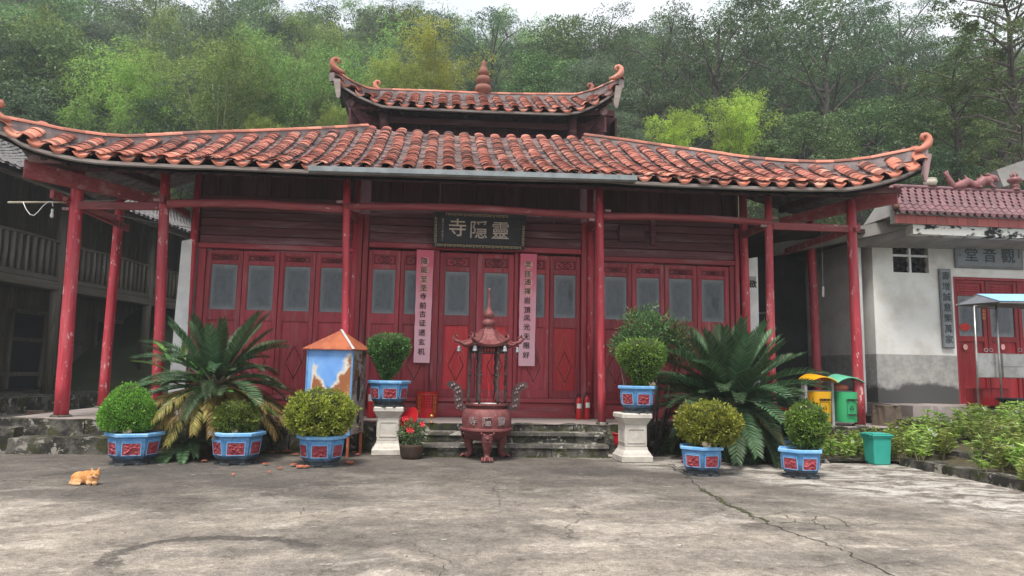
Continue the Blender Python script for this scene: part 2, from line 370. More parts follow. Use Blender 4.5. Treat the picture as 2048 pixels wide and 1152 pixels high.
m_cycad_dry = leaf_mat('cycad_dry_leaflets', [(.16, .12, .04), (.32, .23, .07), (.44, .34, .13), (.14, .17, .05)], .3, .6, .2, 1.2, .7)
m_cycad_trunk = plain('cycad_trunk', (.06, .04, .025), (.11, .08, .05), 12, .95, .9)
m_balsam = leaf_mat('balsam_leaves', [(.14, .21, .04), (.23, .33, .06), (.33, .43, .10), (.43, .52, .17)], .35, .45, .4, 1.5, .6)
m_stem = plain('plant_stem', (.14, .16, .06), (.20, .16, .09), 9, .7, .2)
m_petal_w = plain('white_petal', (.75, .72, .7), (.8, .7, .72), 9, .6, .05)
m_petal_r = plain('red_petal', (.6, .02, .03), (.7, .05, .06), 9, .5, .05)

def leaves(name, P, D, L, Wd, m, roll=None, fold=.18):
    """P points, D directions (n,3), L lengths, Wd widths -> rhombic folded leaves (2 quads share the midrib)"""
    n = len(P); D = D / np.linalg.norm(D, axis=1, keepdims=True)
    A = RNG.normal(size=(n, 3)) if roll is None else roll
    U = np.cross(D, A); U /= np.linalg.norm(U, axis=1, keepdims=True) + 1e-9
    Nn = np.cross(U, D)
    L = np.broadcast_to(L, (n,))[:, None]; Wd = np.broadcast_to(Wd, (n,))[:, None]
    mid = P + D * L * .45
    V = np.stack([P, mid + U * Wd * .5 + Nn * Wd * fold, P + D * L - Nn * L * .12, mid - U * Wd * .5 + Nn * Wd * fold], 1).reshape(-1, 3)
    F = np.arange(n * 4).reshape(n, 4)
    # two triangles split along the midrib so the leaf is folded
    F3 = np.concatenate([F[:, [0, 1, 2]], F[:, [0, 2, 3]]], 0)
    return npmesh(name, V, F3, m)
def lerp_col(a, b, t): return tuple(x * (1 - t) + y * t for x, y in zip(a, b))

# other materials
def blue_pot():
    n = N('glazed_blue_paint'); z = n.axis(n.raw, 2)
    a = n.noise(n.co, 7, 6, .7); b = n.noise(n.co, 22, 6, .7)
    c = n.mix(n.ss(a, .4, .65), (.085, .24, .47), (.14, .32, .54))
    grime = n.math('MULTIPLY', n.ss(n.math('ADD', z, n.math('MULTIPLY', a, .30)), .17, .40, 1, 0), .95)
    c = n.mix(grime, c, (.035, .036, .036))
    c = n.mix(n.ss(b, .60, .68, 0, .75), c, (.05, .06, .07))
    n.bsdf(c, .5, n.bump(b, .3, .004)); return n.m
m_blue = blue_pot()
m_bluerim = plain('blue_rim_paint', (.13, .36, .66), (.24, .46, .72), 12, .5, .2, c3=(.08, .12, .15), t3=.66)
m_relief = plain('red_relief_paint', (.27, .035, .05), (.36, .08, .09), 14, .55, .3, c3=(.10, .03, .03), t3=.6)
m_foot = plain('blackened_foot', (.04, .042, .045), (.08, .09, .1), 14, .9, .6, c3=(.10, .25, .42), t3=.64)
m_pedestal = plain('pedestal_stone', (.62, .58, .52), (.46, .42, .37), 5, .85, .4, c3=(.13, .12, .10), t3=.64)
m_white = plain('white_limewash', (.72, .72, .71), (.58, .58, .57), 3, .85, .25, c3=(.38, .36, .33), t3=.64)
m_glass = None
def dusty_glass():
    n = N('dusty_glass'); g = n.tc.outputs['Generated']
    x = n.axis(g, 0); z = n.axis(g, 2)
    ex = n.math('MINIMUM', x, n.math('SUBTRACT', 1.0, x)); ez = n.math('MINIMUM', z, n.math('SUBTRACT', 1.0, z))
    e = n.math('MINIMUM', ex, n.math('MULTIPLY', ez, 1.4))
    a = n.noise(n.map(n.co, (2, 2, 1)), 4, 6, .65)
    c = n.mix(n.ss(a, .3, .7), (.05, .06, .072), (.115, .13, .145))
    d = n.math('ADD', e, n.math('MULTIPLY', a, .12))
    c = n.mix(n.ss(d, .05, .30, .8, 0), c, (.22, .24, .25))
    n.bsdf(c, n.ss(a, .3, .7, .15, .5), n.bump(n.noise(n.co, 2, 2), .15, .02), spec=.45); return n.m
m_glass = dusty_glass()
m_lozenge = plain('lozenge_groove', (.05, .012, .014), (.09, .02, .02), 20, .8, .1)
m_gilt = plain('faded_gilt_line', (.42, .15, .09), (.50, .12, .08), 20, .6, .1)
def rusty_blue():
    n = N('rusty_blue_sheet'); g = n.raw; x = n.axis(g, 0); z = n.axis(g, 2)
    a = n.noise(n.map(n.raw, (1, 1, 1)), 2.6, 6, .6, .3); b = n.noise(n.raw, 45, 4, .7)
    c = n.mix(n.ss(n.noise(n.raw, 1.8, 3), .35, .65), (.10, .27, .66), (.20, .40, .76))
    # scorched, blistered sheet: a ragged V of blue left above it, a blue margin at the left
    ze = n.math('ADD', n.math('MULTIPLY', n.math('ABSOLUTE', n.math('ADD', x, .0)), 1.5), .98)
    f = n.math('ADD', n.math('MULTIPLY', n.math('SUBTRACT', ze, z), 2.6), n.math('MULTIPLY', n.math('SUBTRACT', a, .5), 2.0))
    f = n.math('MULTIPLY', f, n.ss(n.math('ADD', x, n.math('MULTIPLY', a, .05)), -.25, -.17))
    c = n.mix(n.ss(f, .05, .35), c, (.66, .60, .50))
    c = n.mix(n.ss(n.math('ADD', f, n.math('MULTIPLY', n.math('SUBTRACT', b, .5), .5)), .32, .55), c, (.30, .11, .045))
    c = n.mix(n.math('MULTIPLY', n.ss(f, 1.0, 1.5), n.ss(b, .4, .6)), c, (.48, .24, .11))
    n.bsdf(c, n.ss(f, .1, .4, .4, .9), n.bump(b, .4, .004)); return n.m
m_rustblue = rusty_blue()
m_rustside = plain('scorched_side', (.33, .31, .30), (.20, .13, .10), 3, .85, .4, c3=(.13, .055, .03), t3=.5)
m_rust = plain('rusty_orange_sheet', (.42, .12, .05), (.30, .075, .035), 5, .75, .25, c3=(.5, .2, .1), t3=.58)
m_galv = plain('pale_metal_strip', (.5, .5, .5), (.38, .36, .36), 8, .5, .1)
m_steel = plain('stainless', (.42, .41, .40), (.28, .27, .26), 5, .35, .05, metal=.7, c3=(.16, .14, .12), t3=.64)
m_gutter = plain('grey_gutter', (.25, .28, .29), (.17, .19, .20), 5, .55, .1, c3=(.09, .09, .09), t3=.62)
def iron():
    n = N('red_cast_iron'); a = n.noise(n.co, 6, 7, .7); b = n.noise(n.co, 30, 5, .7)
    c = n.mix(n.ss(a, .38, .6), (.15, .032, .036), (.22, .075, .072))
    c = n.mix(n.ss(b, .50, .62, 0, .8), c, (.10, .045, .045))
    c = n.mix(n.ss(n.noise(n.co, 13, 7, .72), .62, .68), c, (.36, .25, .24))
    n.bsdf(c, .62, n.bump(b, .7, .006), .15); return n.m
m_iron = iron()
m_irondark = plain('sooty_iron', (.09, .045, .045), (.05, .035, .035), 9, .8, .6, c3=(.42, .33, .31), t3=.6)
m_ash = plain('incense_ash', (.6, .57, .55), (.42, .40, .39), 20, 1, .6)
m_bell = plain('bell_metal', (.30, .31, .33), (.20, .21, .23), 20, .5, .2, metal=.4)
m_silver = plain('worn_relief', (.33, .27, .26), (.22, .15, .15), 20, .7, .3)
m_black = plain('black_lacquer', (.012, .013, .017), (.022, .023, .028), 6, .5, .1)
m_gold = plain('aged_gold_paint', (.46, .37, .20), (.34, .27, .14), 30, .6, .2)
m_cream = plain('cream_paint', (.66, .56, .48), (.52, .44, .38), 30, .6, .2)
m_ink = plain('ink', (.02, .012, .015), (.035, .02, .02), 20, .8, 0)
def couplet_mat():
    n = N('faded_red_paper'); z = n.axis(n.tc.outputs['Generated'], 2); a = n.noise(n.co, 2.5, 6, .6)
    f = n.math('ADD', z, n.math('MULTIPLY', n.math('SUBTRACT', a, .5), .5))
    c = n.ramp(f, [(.2, (.84, .50, .56)), (.55, (.80, .38, .45)), (.9, (.70, .17, .24))])
    c = n.mix(n.ss(n.noise(n.map(n.co, (9, 9, 1.5)), 1.5, 6, .7), .6, .72, 0, .5), c, (.78, .60, .62))
    n.bsdf(c, .9, n.bump(n.noise(n.co, 14, 4), .3, .004), spec=.1); return n.m
m_paper = couplet_mat()
m_paperlight = plain('pale_disc_print', (.74, .42, .36), (.70, .36, .36), 9, .9, 0)
m_slate = plain('slate_plaque', (.20, .205, .215), (.15, .15, .16), 8, .75, .2)
m_slate2 = plain('slate_panel', (.27, .285, .30), (.22, .235, .25), 8, .75, .2)
m_darkink = plain('carved_dark_ink', (.045, .06, .06), (.06, .08, .08), 8, .8, .1)
def lime_wall():
    n = N('stained_white_wall'); p = n.pos; z = n.axis(p, 2)
    a = n.noise(n.map(p, (1, 1, 1)), 1.6, 7, .65); b = n.noise(p, 7, 7, .7)
    up_ = n.mix(n.ss(a, .40, .72), (.80, .79, .76), (.62, .59, .53))
    up_ = n.mix(n.ss(n.noise(n.map(p, (.7, 1, 2.4)), 2.2, 7, .7, .6), .62, .72, 0, .5), up_, (.60, .50, .36))
    lo = n.mix(n.ss(b, .36, .64), (.46, .45, .43), (.33, .325, .31))
    h = n.math('ADD', z, n.math('MULTIPLY', n.math('SUBTRACT', n.noise(p, 1.4, 5, .65), .5), .7))
    lo = n.mix(n.ss(h, .55, .66, 1, 0), lo, (.10, .10, .098))
    top = n.ss(n.math('ADD', z, n.math('MULTIPLY', a, .6)), 3.05, 3.5)
    up_ = n.mix(n.math('MULTIPLY', top, .7), up_, (.36, .34, .31))
    c = n.mix(n.ss(z, 1.185, 1.195), lo, up_)
    n.bsdf(c, .9, n.bump(b, .3, .01), spec=.2); return n.m
m_limewall = lime_wall()
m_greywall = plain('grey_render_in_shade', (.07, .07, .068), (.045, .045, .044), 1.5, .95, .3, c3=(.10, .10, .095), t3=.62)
m_concrete = plain('rough_concrete', (.34, .33, .31), (.24, .23, .22), 3, .9, .4, c3=(.14, .135, .13), t3=.62)
def stained_lintel():
    n = N('mould_stained_lintel'); p = n.pos
    a = n.noise(n.map(p, (2.2, 1, 4)), 1.6, 7, .72)
    c = n.mix(n.ss(a, .50, .56), (.62, .60, .56), (.025, .025, .025))
    n.bsdf(c, .9, None, spec=.2); return n.m
m_lintel = stained_lintel()
m_redtile = plain('glazed_red_tile', (.36, .075, .06), (.30, .06, .052), 2.5, .35, .05, c3=(.6, .42, .38), t3=.70)
m_pinktile = plain('faded_purple_tile', (.19, .085, .095), (.13, .065, .075), 5, .6, .2, c3=(.28, .19, .2), t3=.6)
m_pinktile_dark = plain('grimy_purple_tile', (.18, .075, .085), (.08, .05, .055), 7, .7, .3)
m_dragon = plain('dragon_glaze', (.26, .10, .10), (.17, .07, .075), 9, .45, .4)
m_bareplank = wood('bare_old_planks', (.11, .096, .076), (.19, .17, .14), (.035, .03, .025), 2, .7, .85, (.17, .155, .135), .2)
m_barerail = wood('bare_old_rail', (.10, .085, .068), (.16, .145, .12), (.04, .034, .028), 0, .7, .85, (.22, .2, .18), .2)
m_baluster = wood('bare_baluster', (.12, .105, .085), (.21, .19, .165), (.05, .042, .035), 2, .7, .85, (.30, .28, .25), .3)
m_void = plain('unlit_interior', (.012, .011, .012), (.02, .018, .018), 2, .9, .1)
m_exting = plain('extinguisher_red', (.50, .02, .025), (.42, .02, .025), 5, .3, .05)
m_paperlabel = plain('white_sticker', (.7, .7, .68), (.6, .58, .56), 20, .6, 0)
m_yellow = plain('yellow_paint', (.80, .42, .015), (.72, .36, .012), 3, .4, .05)
m_green = plain('green_paint', (.055, .46, .19), (.05, .40, .17), 3, .4, .05)
m_greenlight = plain('green_hood', (.16, .55, .38), (.13, .48, .32), 3, .4, .05)
m_grey = plain('grey_post_paint', (.34, .34, .36), (.26, .26, .28), 5, .5, .1)
m_teal = plain('teal_plastic', (.035, .33, .27), (.045, .38, .31), 3, .45, .1, c3=(.10, .36, .30), t3=.65)
m_redplastic = plain('red_plastic', (.50, .015, .022), (.42, .012, .02), 5, .35, .05)
m_goldmetal = plain('gold_metal', (.70, .42, .12), (.5, .28, .06), 20, .3, .2, metal=.6)
m_brickpot = plain('mossy_clay_pot', (.07, .038, .028), (.04, .03, .022), 9, .9, .6, c3=(.04, .05, .02), t3=.55)
m_shard = plain('broken_clay', (.50, .15, .085), (.42, .13, .08), 9, .85, .3)
m_cord = plain('white_cord', (.7, .7, .7), (.6, .6, .6), 9, .5, 0)
m_bamboopole = plain('dry_bamboo_pole', (.42, .37, .28), (.3, .26, .2), 9, .6, .2)
m_tarp = plain('blue_tarpaulin', (.25, .50, .82), (.32, .58, .86), 3, .5, .15)
m_tarpunder = plain('tarpaulin_underside', (.18, .20, .22), (.13, .14, .16), 3, .7, .15)
m_stump = plain('stump_wood', (.15, .11, .08), (.09, .07, .055), 7, .95, .9, c3=(.24, .2, .16), t3=.6)
m_snail = plain('snail_ceramic', (.62, .5, .34), (.45, .33, .2), 20, .35, .1)
# ------------------------------------------------------------------ ground, platform, steps
YZ = -0.42
def yard():
    b = MB()
    b.grid(lambda u, v: (-60 + 130 * u, -16 + 26 * v, YZ), 2, 2)
    tag(b.build('yard_floor', m_yard), kind='structure')
yard()
def rough_block(b, x0, x1, y0, y1, z0, z1, step=.12, amp=.012):
    """stone block whose faces are uneven: a subdivided box pushed about by noise"""
    bm = bmesh.new(); bmesh.ops.create_cube(bm, size=1)
    for v in bm.verts: v.co = Vector((x0 + (v.co.x + .5) * (x1 - x0), y0 + (v.co.y + .5) * (y1 - y0), z0 + (v.co.z + .5) * (z1 - z0)))
    for ax, L in ((0, x1 - x0), (1, y1 - y0), (2, z1 - z0)):
        k = max(0, min(30, int(L / step)) - 1)
        es = [e for e in bm.edges if abs((e.verts[0].co - e.verts[1].co)[ax]) > 1e-5]
        if k: bmesh.ops.subdivide_edges(bm, edges=es, cuts=k, use_grid_fill=True)
    for v in bm.verts:
        q = v.co * 3.1; d = mnoise.noise_vector(q) * amp + mnoise.noise_vector(v.co * 11) * amp * .4
        if v.co.z < z0 + 1e-4: d.z = 0
        v.co += d
    bm.verts.index_update()
    b.add([v.co.copy() for v in bm.verts], [tuple(v.index for v in f.verts) for f in bm.faces]); bm.free()
plat = empty('platform', (0, 0, 0)); tag(plat, kind='structure')
b = MB(); b.box(-5.95, 7.2, -1.12, 9, YZ - .05, -.035); b.build('platform_core', m_stone, plat)
b = MB(); b.grid(lambda u, v: (-5.93 + 13.13 * u, -1.13 + 10 * v, -.001 + .006 * mnoise.noise(Vector((u * 9, v * 7, 0)))), 60, 24); b.build('platform_top', m_platform, plat)
x = -5.97
while x < 7.2:
    w = random.uniform(.9, 1.7); w = min(w, 7.25 - x)
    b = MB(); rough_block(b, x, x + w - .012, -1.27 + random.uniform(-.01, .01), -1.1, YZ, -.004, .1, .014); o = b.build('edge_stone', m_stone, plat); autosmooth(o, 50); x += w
x = -5.97
b = MB(); b.grid(lambda u, v: (-5.95 + 13.15 * u, -1.275 + .02 * mnoise.noise(Vector((u * 40, 0, 3))) * (1 - v) + .2 * v, .004 - .012 * (1 - v) + .006 * mnoise.noise(Vector((u * 60, v, 1)))), 160, 3); b.build('cement_nosing', m_platform, plat)
def steps(x0, x1, label_cat=None):
    for k, (za, yf) in enumerate(((-.14, -1.50), (-.285, -1.74))):
        x = x0 - .03 * k
        while x < x1:
            w = min(random.uniform(.9, 1.5), x1 - x)
            if x1 - x - w < .3: w = x1 - x
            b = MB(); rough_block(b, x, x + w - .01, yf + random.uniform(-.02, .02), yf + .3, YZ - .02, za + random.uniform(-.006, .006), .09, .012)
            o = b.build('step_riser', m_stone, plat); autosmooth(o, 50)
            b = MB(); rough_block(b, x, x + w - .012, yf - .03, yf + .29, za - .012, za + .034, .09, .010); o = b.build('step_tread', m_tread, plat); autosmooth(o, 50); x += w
steps(-.42, 2.42)
# the low broken steps at the platform's left corner
for (xa, xb, ya, yb, z1) in ((-5.55, -4.25, -1.72, -1.28, -.21), (-6.15, -5.6, -1.5, -1.1, -.10), (-6.2, -5.85, -1.1, -.3, -.05), (-6.35, -5.95, -1.55, -1.2, -.24), (-6.2, -5.9, -.3, .7, -.07), (-6.25, -5.92, .7, 2.0, -.06)):
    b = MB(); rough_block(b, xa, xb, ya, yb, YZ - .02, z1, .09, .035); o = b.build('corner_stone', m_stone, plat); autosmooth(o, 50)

# ------------------------------------------------------------------ the temple hall
T = empty('temple_hall', (0, 0, 0), 0, 'long red timber temple hall under a double orange tiled roof', 'temple')
def part(name, b, m, parent=T, **k):
    o = b.build(name, m, parent, **k); return o
def rod(b, p, q, r, y):
    b.beam((p[0], y, p[1]), (q[0], y, q[1]), r, .006, (0, 1, 0))
def lozenge(parent, cx, cz, hw, hz, m, y, r=.008, nm='lozenge'):
    b = MB(); P = [(cx - hw, cz), (cx, cz + hz), (cx + hw, cz), (cx, cz - hz)]
    for i in range(4): rod(b, P[i], P[(i + 1) % 4], r, y)
    return b.build(nm, m, parent)
def door(x0, x1, a, w, center=False, bright=False):
    zt, c0, c1 = (2.71, 2.46, 2.645) if center else (2.62, 2.445, 2.565)
    md = m_frame
    g = .004
    b = MB(); xs0, xs1 = x0 + g, x1 - g
    F, B = 0.0, .05
    b.bbox(xs0, a, F, B, .325, zt); b.bbox(a + w, xs1, F, B, .325, zt)
    for z0, z1 in ((.325, .44), (1.50, 1.652), (2.402, c0), (c1, zt)): b.box(a, a + w, F + .003, B, z0, z1)
    # thin raised beads round each opening
    for z0, z1 in ((.44, 1.50), (1.652, 2.402), (c0, c1)):
        t = .010
        b.box(a, a + t, F + .012, F + .03, z0, z1); b.box(a + w - t, a + w, F + .012, F + .03, z0, z1)
        b.box(a + t, a + w - t, F + .012, F + .03, z0, z0 + t); b.box(a + t, a + w - t, F + .012, F + .03, z1 - t, z1)
    d = part('door_panel', b, md)
    b = MB(); b.box(a - .005, a + w + .005, F + .032, F + .038, 1.647, 2.407); b.build('pane', m_glass, d, loc=None)
    b = MB(); b.box(a - .004, a + w + .004, F + .034, F + .048, .435, 1.505); lp = b.build('lower_panel', m_door_bright if bright else m_door, d)
    b = MB(); b.box(a - .004, a + w + .004, F + .032, F + .048, c0 - .004, c1 + .004)
    t = .02; e = .03
    for q in (0, 1):
        pass
    cp = b.build('carved_panel', m_frame, d)
    b = MB(); y = F + .028
    for (xa, za), (xb, zb) in (((a + e, c0 + e), (a + w - e, c0 + e)), ((a + e, c1 - e), (a + w - e, c1 - e)), ((a + e, c0 + e), (a + e, c1 - e)), ((a + w - e, c0 + e), (a + w - e, c1 - e))):
        rod(b, (xa, za), (xb, zb), .011, y)
    cz = (c0 + c1) / 2; hh = (c1 - c0) / 2 - .04
    for s in (-1, 1):
        cx = a + w / 2 + s * w * .10
        P = [(cx - w * .2, cz), (cx, cz + hh), (cx + w * .2, cz), (cx, cz - hh)]
        for i in range(4): rod(b, P[i], P[(i + 1) % 4], .0125, y - .001 * s)
    b.build('carved_lozenges', m_lozenge, d)
    cx = a + w / 2; y = F + .029
    lozenge(d, cx, .97, w * .36, .42, m_gilt if not bright else m_gilt, y, .0075)
    lozenge(d, cx + w * .02, .84, w * .30, .26, m_lozenge, y - .002, .0095)
    return d
for k in range(4):
    a = -3.70 + .576 * k; door(a - .075, a + .501, a, .427)
for k in range(2): a = -1.135 + .527 * k; door(a - .07, a + .457, a, .388, True)
door(-.03, .59, .057, .421, True, True); door(.59, 1.215, .703, .421, True, True)
for k in range(2): a = 1.363 + .527 * k; door(a - .07, a + .457, a, .388, True, k == 1)
for k in range(4):
    a = 2.74 + .576 * k; door(a - .075, a + .501, a, .427)
# posts and jambs between the bays
def upright(x0, x1, y0, y1, z0, z1, m=m_frame, nm='post'):
    b = MB(); b.bbox(x0, x1, y0, y1, z0, z1, .01); return part(nm, b, m)
for x0, x1 in ((-3.90, -3.779), (-.146, -.034), (1.219, 1.289), (4.974, 5.06)): upright(x0, x1, -.015, .06, .32, 2.745 if abs(x0) < 2 else 2.64)
for x0, x1 in ((-1.40, -1.31), (-1.30, -1.212), (2.356, 2.45), (2.57, 2.66), (5.065, 5.14)): upright(x0, x1, -.05, .07, 0, 3.3)
b = MB(); b.tube([(-1.465 + .045, -.02, 0), (-1.43, -.03, 2), (-1.42, -.02, 4.2)], [.05, .048, .045], 12); part('wall_column', b, m_column, smooth=True)
b = MB(); b.tube([(2.51, -.05, 0), (2.51, -.06, 2), (2.50, -.05, 4.2)], [.062, .06, .055], 12); part('wall_column', b, m_column, smooth=True)
b = MB(); b.tube([(5.24, -.05, 0), (5.235, -.06, 2), (5.22, -.05, 4.0)], [.075, .07, .065], 12); part('wall_column', b, m_column, smooth=True)
b = MB(); b.tube([(-3.985, -.05, 0), (-3.975, -.06, 2), (-3.96, -.05, 4.0)], [.062, .06, .055], 12); part('wall_column', b, m_column, smooth=True)
# sill boards
for x0, x1 in ((-3.9, -1.41), (-1.205, 1.285 + 1.06), (2.66, 5.06)):
    b = MB(); b.bbox(x0, x1, -.045, .06, .245, .318, .012); part('sill_rail', b, m_rail_h)
    b = MB(); b.bbox(x0, x1, -.01, .05, 0.0, .24, .008); part('sill_board', b, m_rail_h)
VB = []
# heads, transom boards, vertical boards up to the roof
for x0, x1, z0 in ((-3.9, -1.405, 2.645), (-1.205, 2.35, 2.75), (2.665, 5.06, 2.645)):
    b = MB(); b.bbox(x0, x1, -.06, .06, z0, z0 + .085, .01); part('head_rail', b, m_rail_h)
    z = z0 + .09; k = 0
    while z < 3.36:
        h = random.uniform(.10, .17); h = min(h, 3.42 - z)
        b = MB(); yo = random.uniform(-.012, .012); b.bbox(x0 + random.uniform(0, .01), x1, -.02 + yo, .045, z, z + h - .008, .008); part('transom_board', b, m_transom); z += h
    b = MB(); b.bbox(x0, x1, -.07, .05, 3.425, 3.51, .01); part('upper_rail', b, m_transom)
    x = x0
    while x < x1 - .02:
        w = min(random.uniform(.2, .34), x1 - x)
        b = MB(); yo = random.uniform(-.006, .006); b.bbox(x + .003, x + w - .003, -.005 + yo, .04, 3.515, 4.0, .006); VB.append((b, x + w / 2)); x += w
# a short opening flap above the right bay
b = MB(); b.bbox(3.0, 3.45, -.075, -.03, 3.0, 3.28, .008); part('flap_board', b, m_transom)
b = MB(); b.bbox(3.55, 3.64, -.09, -.03, 2.95, 3.42, .008); part('bracket_block', b, m_transom)
# dark hall behind the doors, so the veranda ends see timber side walls
for x in (-4.02, 5.18):
    for k in range(16):
        b = MB(); b.box(x - .02, x + .02, .1 + k * .3, .1 + k * .3 + .29, 0, 4.0); part('side_wall_board', b, m_darkplank)
b = MB(); b.box(-4.0, 5.16, 5.0, 5.1, 0, 4.6); part('rear_wall', b, m_darkplank)

# ---- columns on the veranda
def column(p0, p1, r0, r1, lean=0, top=None):
    p0, p1 = Vector(p0), Vector(p1); b = MB(); n = 9; pts = []; rs = []
    for i in range(n):
        t = i / (n - 1); q = p0.lerp(p1, t) + Vector((mnoise.noise(Vector((p0.x, i * .7, 0))), mnoise.noise(Vector((p0.x, i * .7, 9))), 0)) * .012 * math.sin(t * PI)
        pts.append(q); rs.append(r0 * (1 - t) + r1 * t + .003 * mnoise.noise(Vector((p0.x * 3, i * 1.3, 2))))
    b.tube(pts, rs, 18); c = part('column', b, m_column, smooth=True)
    b = MB(); b.lathe([(r0 * 1.45, -.02), (r0 * 1.5, .012), (r0 * 1.25, .03)], 16, (p0.x, p0.y, 0)); b.build('column_base', m_stone, c)
    return c
def col_px(x0, y0, x1, y1, Y, r0, r1, ztop=None):
    a = at(x0, y0, Y); c = at(x1, y1, Y); d = (c - a); 
    t0 = (0 - a.z) / d.z; zt = ztop or c.z; t1 = (zt - a.z) / d.z
    return column(a + d * t0, a + d * t1, r0, r1)
YF = -1.08
col_px(122, 832, 157, 350, -.86, .096, .082, 3.75)
col_px(205, 815, 238, 430, 1.40, .086, .075, 4.0)
col_px(312, 830, 331, 352, -.95, .076, .068, 3.7)
col_px(688, 840, 694, 352, YF, .058, .053, 3.62)
col_px(1204, 848, 1199, 365, -1.15, .064, .056, 3.62)
col_px(1545, 838, 1536, 385, -1.1, .068, .060, 3.62)
col_px(1719, 822, 1701, 395, -1.1, .084, .072, 3.62)
col_px(1637, 800, 1621, 465, 1.3, .088, .078, 3.9)
# ---- tie beams (bowed logs in the wide bays, sawn boards at the ends)
def log(pts, r, Y, m=m_beam):
    P = [at(x, y, Y) for x, y in pts]; out = []; 
    for i in range(13):
        t = i / 12 * (len(P) - 1); k = min(int(t), len(P) - 2); f = t - k
        q = P[k].lerp(P[k + 1], f); q.z += .006 * mnoise.noise(Vector((q.x * 3, 0, 0))); out.append(q)
    b = MB(); b.tube(out, [r * (1 + .06 * mnoise.noise(Vector((i * .9, r, 0)))) for i in range(13)], 12); return part('tie_beam', b, m, smooth=True)
log([(336, 407), (430, 406), (520, 408), (610, 414), (700, 419)], .062, -1.02)
log([(690, 413), (840, 413), (960, 416), (1090, 425), (1206, 433)], .055, -1.1)
log([(1195, 433), (1300, 433), (1420, 437), (1545, 446)], .055, -1.12)
def board(x0, y0, x1, y1, Y, h, w=.05, nm='tie_board', m=m_beam):
    b = MB(); b.beam(at(x0, y0, Y), at(x1, y1, Y), w, h, b=.006); return part(nm, b, m)
board(150, 411, 326, 413, -.9, .115); board(1545, 452, 1716, 458, -1.1, .115)
board(176, 417, 232, 436, -.2, .10); 
for x, y, Y in ((315, 400, -1.0), (680, 404, -1.06), (713, 421, -1.0), (1184, 440, -1.1), (1215, 422, -1.1), (1548, 436, -1.12), (1527, 452, -1.15), (133, 418, -.9)):
    p = at(x, y, Y); b = MB(); b.bbox(p.x - .05, p.x + .05, p.y - .03, p.y + .03, p.z - .02, p.z + .02, .004); part('tenon', b, m_pinkwood)
for k, (x, y, Y) in enumerate(((139, 402, -.9), (1706, 462, -1.2))):
    p = at(x, y, Y); b = MB(); b.bbox(p.x - .035, p.x + .035, p.y - .13, p.y - .05, p.z - .035, p.z + .035, .006); part('socket_block', b, m_beam)
# depth beams from wall to columns, and corner cantilevers that show at both ends
for x, Y0 in ((-5.62, 1.4), (-4.1, 0), (-1.42, 0), (2.5, 0), (5.2, 0), (6.7, 1.4)):
    b = MB(); b.beam((x, Y0, 3.18), (x, -1.1, 3.18), .06, .12, b=.006); part('cross_beam', b, m_beam)

# ------------------------------------------------------------------ tiled roofs
def arc_tile(r, L, th, up_, a0=.0, n=7, flare=.006):
    """barrel tile along +y (towards the ridge), lower lip at y=0; up_=1 cover, -1 pan"""
    V, F = [], []
    span = PI * .80
    for j, (y, rr) in enumerate(((0, r + flare), (L, r - flare * .3))):
        for q in (0, 1):
            for i in range(n + 1):
                a = PI / 2 - span / 2 + span * i / n; R2 = rr - th * q
                z = math.sin(a) * R2 - rr * math.sin(PI / 2 - span / 2)
                V.append((math.cos(a) * R2, y, z * up_ * (.54 if up_ > 0 else .60)))
    m = n + 1; lay = lambda j, q, i: (j * 2 + q) * m + i
    for i in range(n):
        F += [(lay(0, 0, i), lay(0, 0, i + 1), lay(1, 0, i + 1), lay(1, 0, i)), (lay(0, 1, i + 1), lay(0, 1, i), lay(1, 1, i), lay(1, 1, i + 1)),
              (lay(0, 0, i + 1), lay(0, 0, i), lay(0, 1, i), lay(0, 1, i + 1))]
    if up_ < 0: F = [f[::-1] for f in F]
    return np.array(V), F
def mesh_of(name, V, F, m, smooth=False):
    me = bpy.data.meshes.new(name); me.from_pydata([tuple(v) for v in V], [], F); me.materials.append(m); me.update(); return me
COVER = arc_tile(.094, .21, .013, 1); PAN = arc_tile(.115, .24, .014, -1, n=5)
COVER_S = arc_tile(.094, .21, .012, 1, n=5)
def drip(r=.115):
    V, F = arc_tile(r, .2, .014, -1, n=6); V = list(map(tuple, V)); n0 = len(V)
    span = PI * .8; pts = []
    for i in range(7):
        a = PI / 2 - span / 2 + span * i / 6; z = -(math.sin(a) * r - r * math.sin(PI / 2 - span / 2)) * .62
        pts.append((math.cos(a) * r, z))
    prof = pts + [(-.075, -.05), (-.03, -.078), (0, -.09), (.03, -.078), (.075, -.05)]
    k = len(prof)
    for y in (-.012, .004): V += [(x, y, z) for x, z in prof]
    F += [tuple(n0 + i for i in range(k)), tuple(n0 + k + i for i in range(k))[::-1]] + [(n0 + i, n0 + k + i, n0 + k + (i + 1) % k, n0 + (i + 1) % k) for i in range(k)]
    return V, F
ME_COVER = mesh_of('cover_tile', *COVER, m_tile_eave); ME_PAN = mesh_of('pan_tile', *PAN, m_tile_eave); ME_DRIP = mesh_of('drip_tile', *drip(), m_tile_eave)
for me in (ME_COVER, ME_PAN): me.materials[0] = m_tile_eave

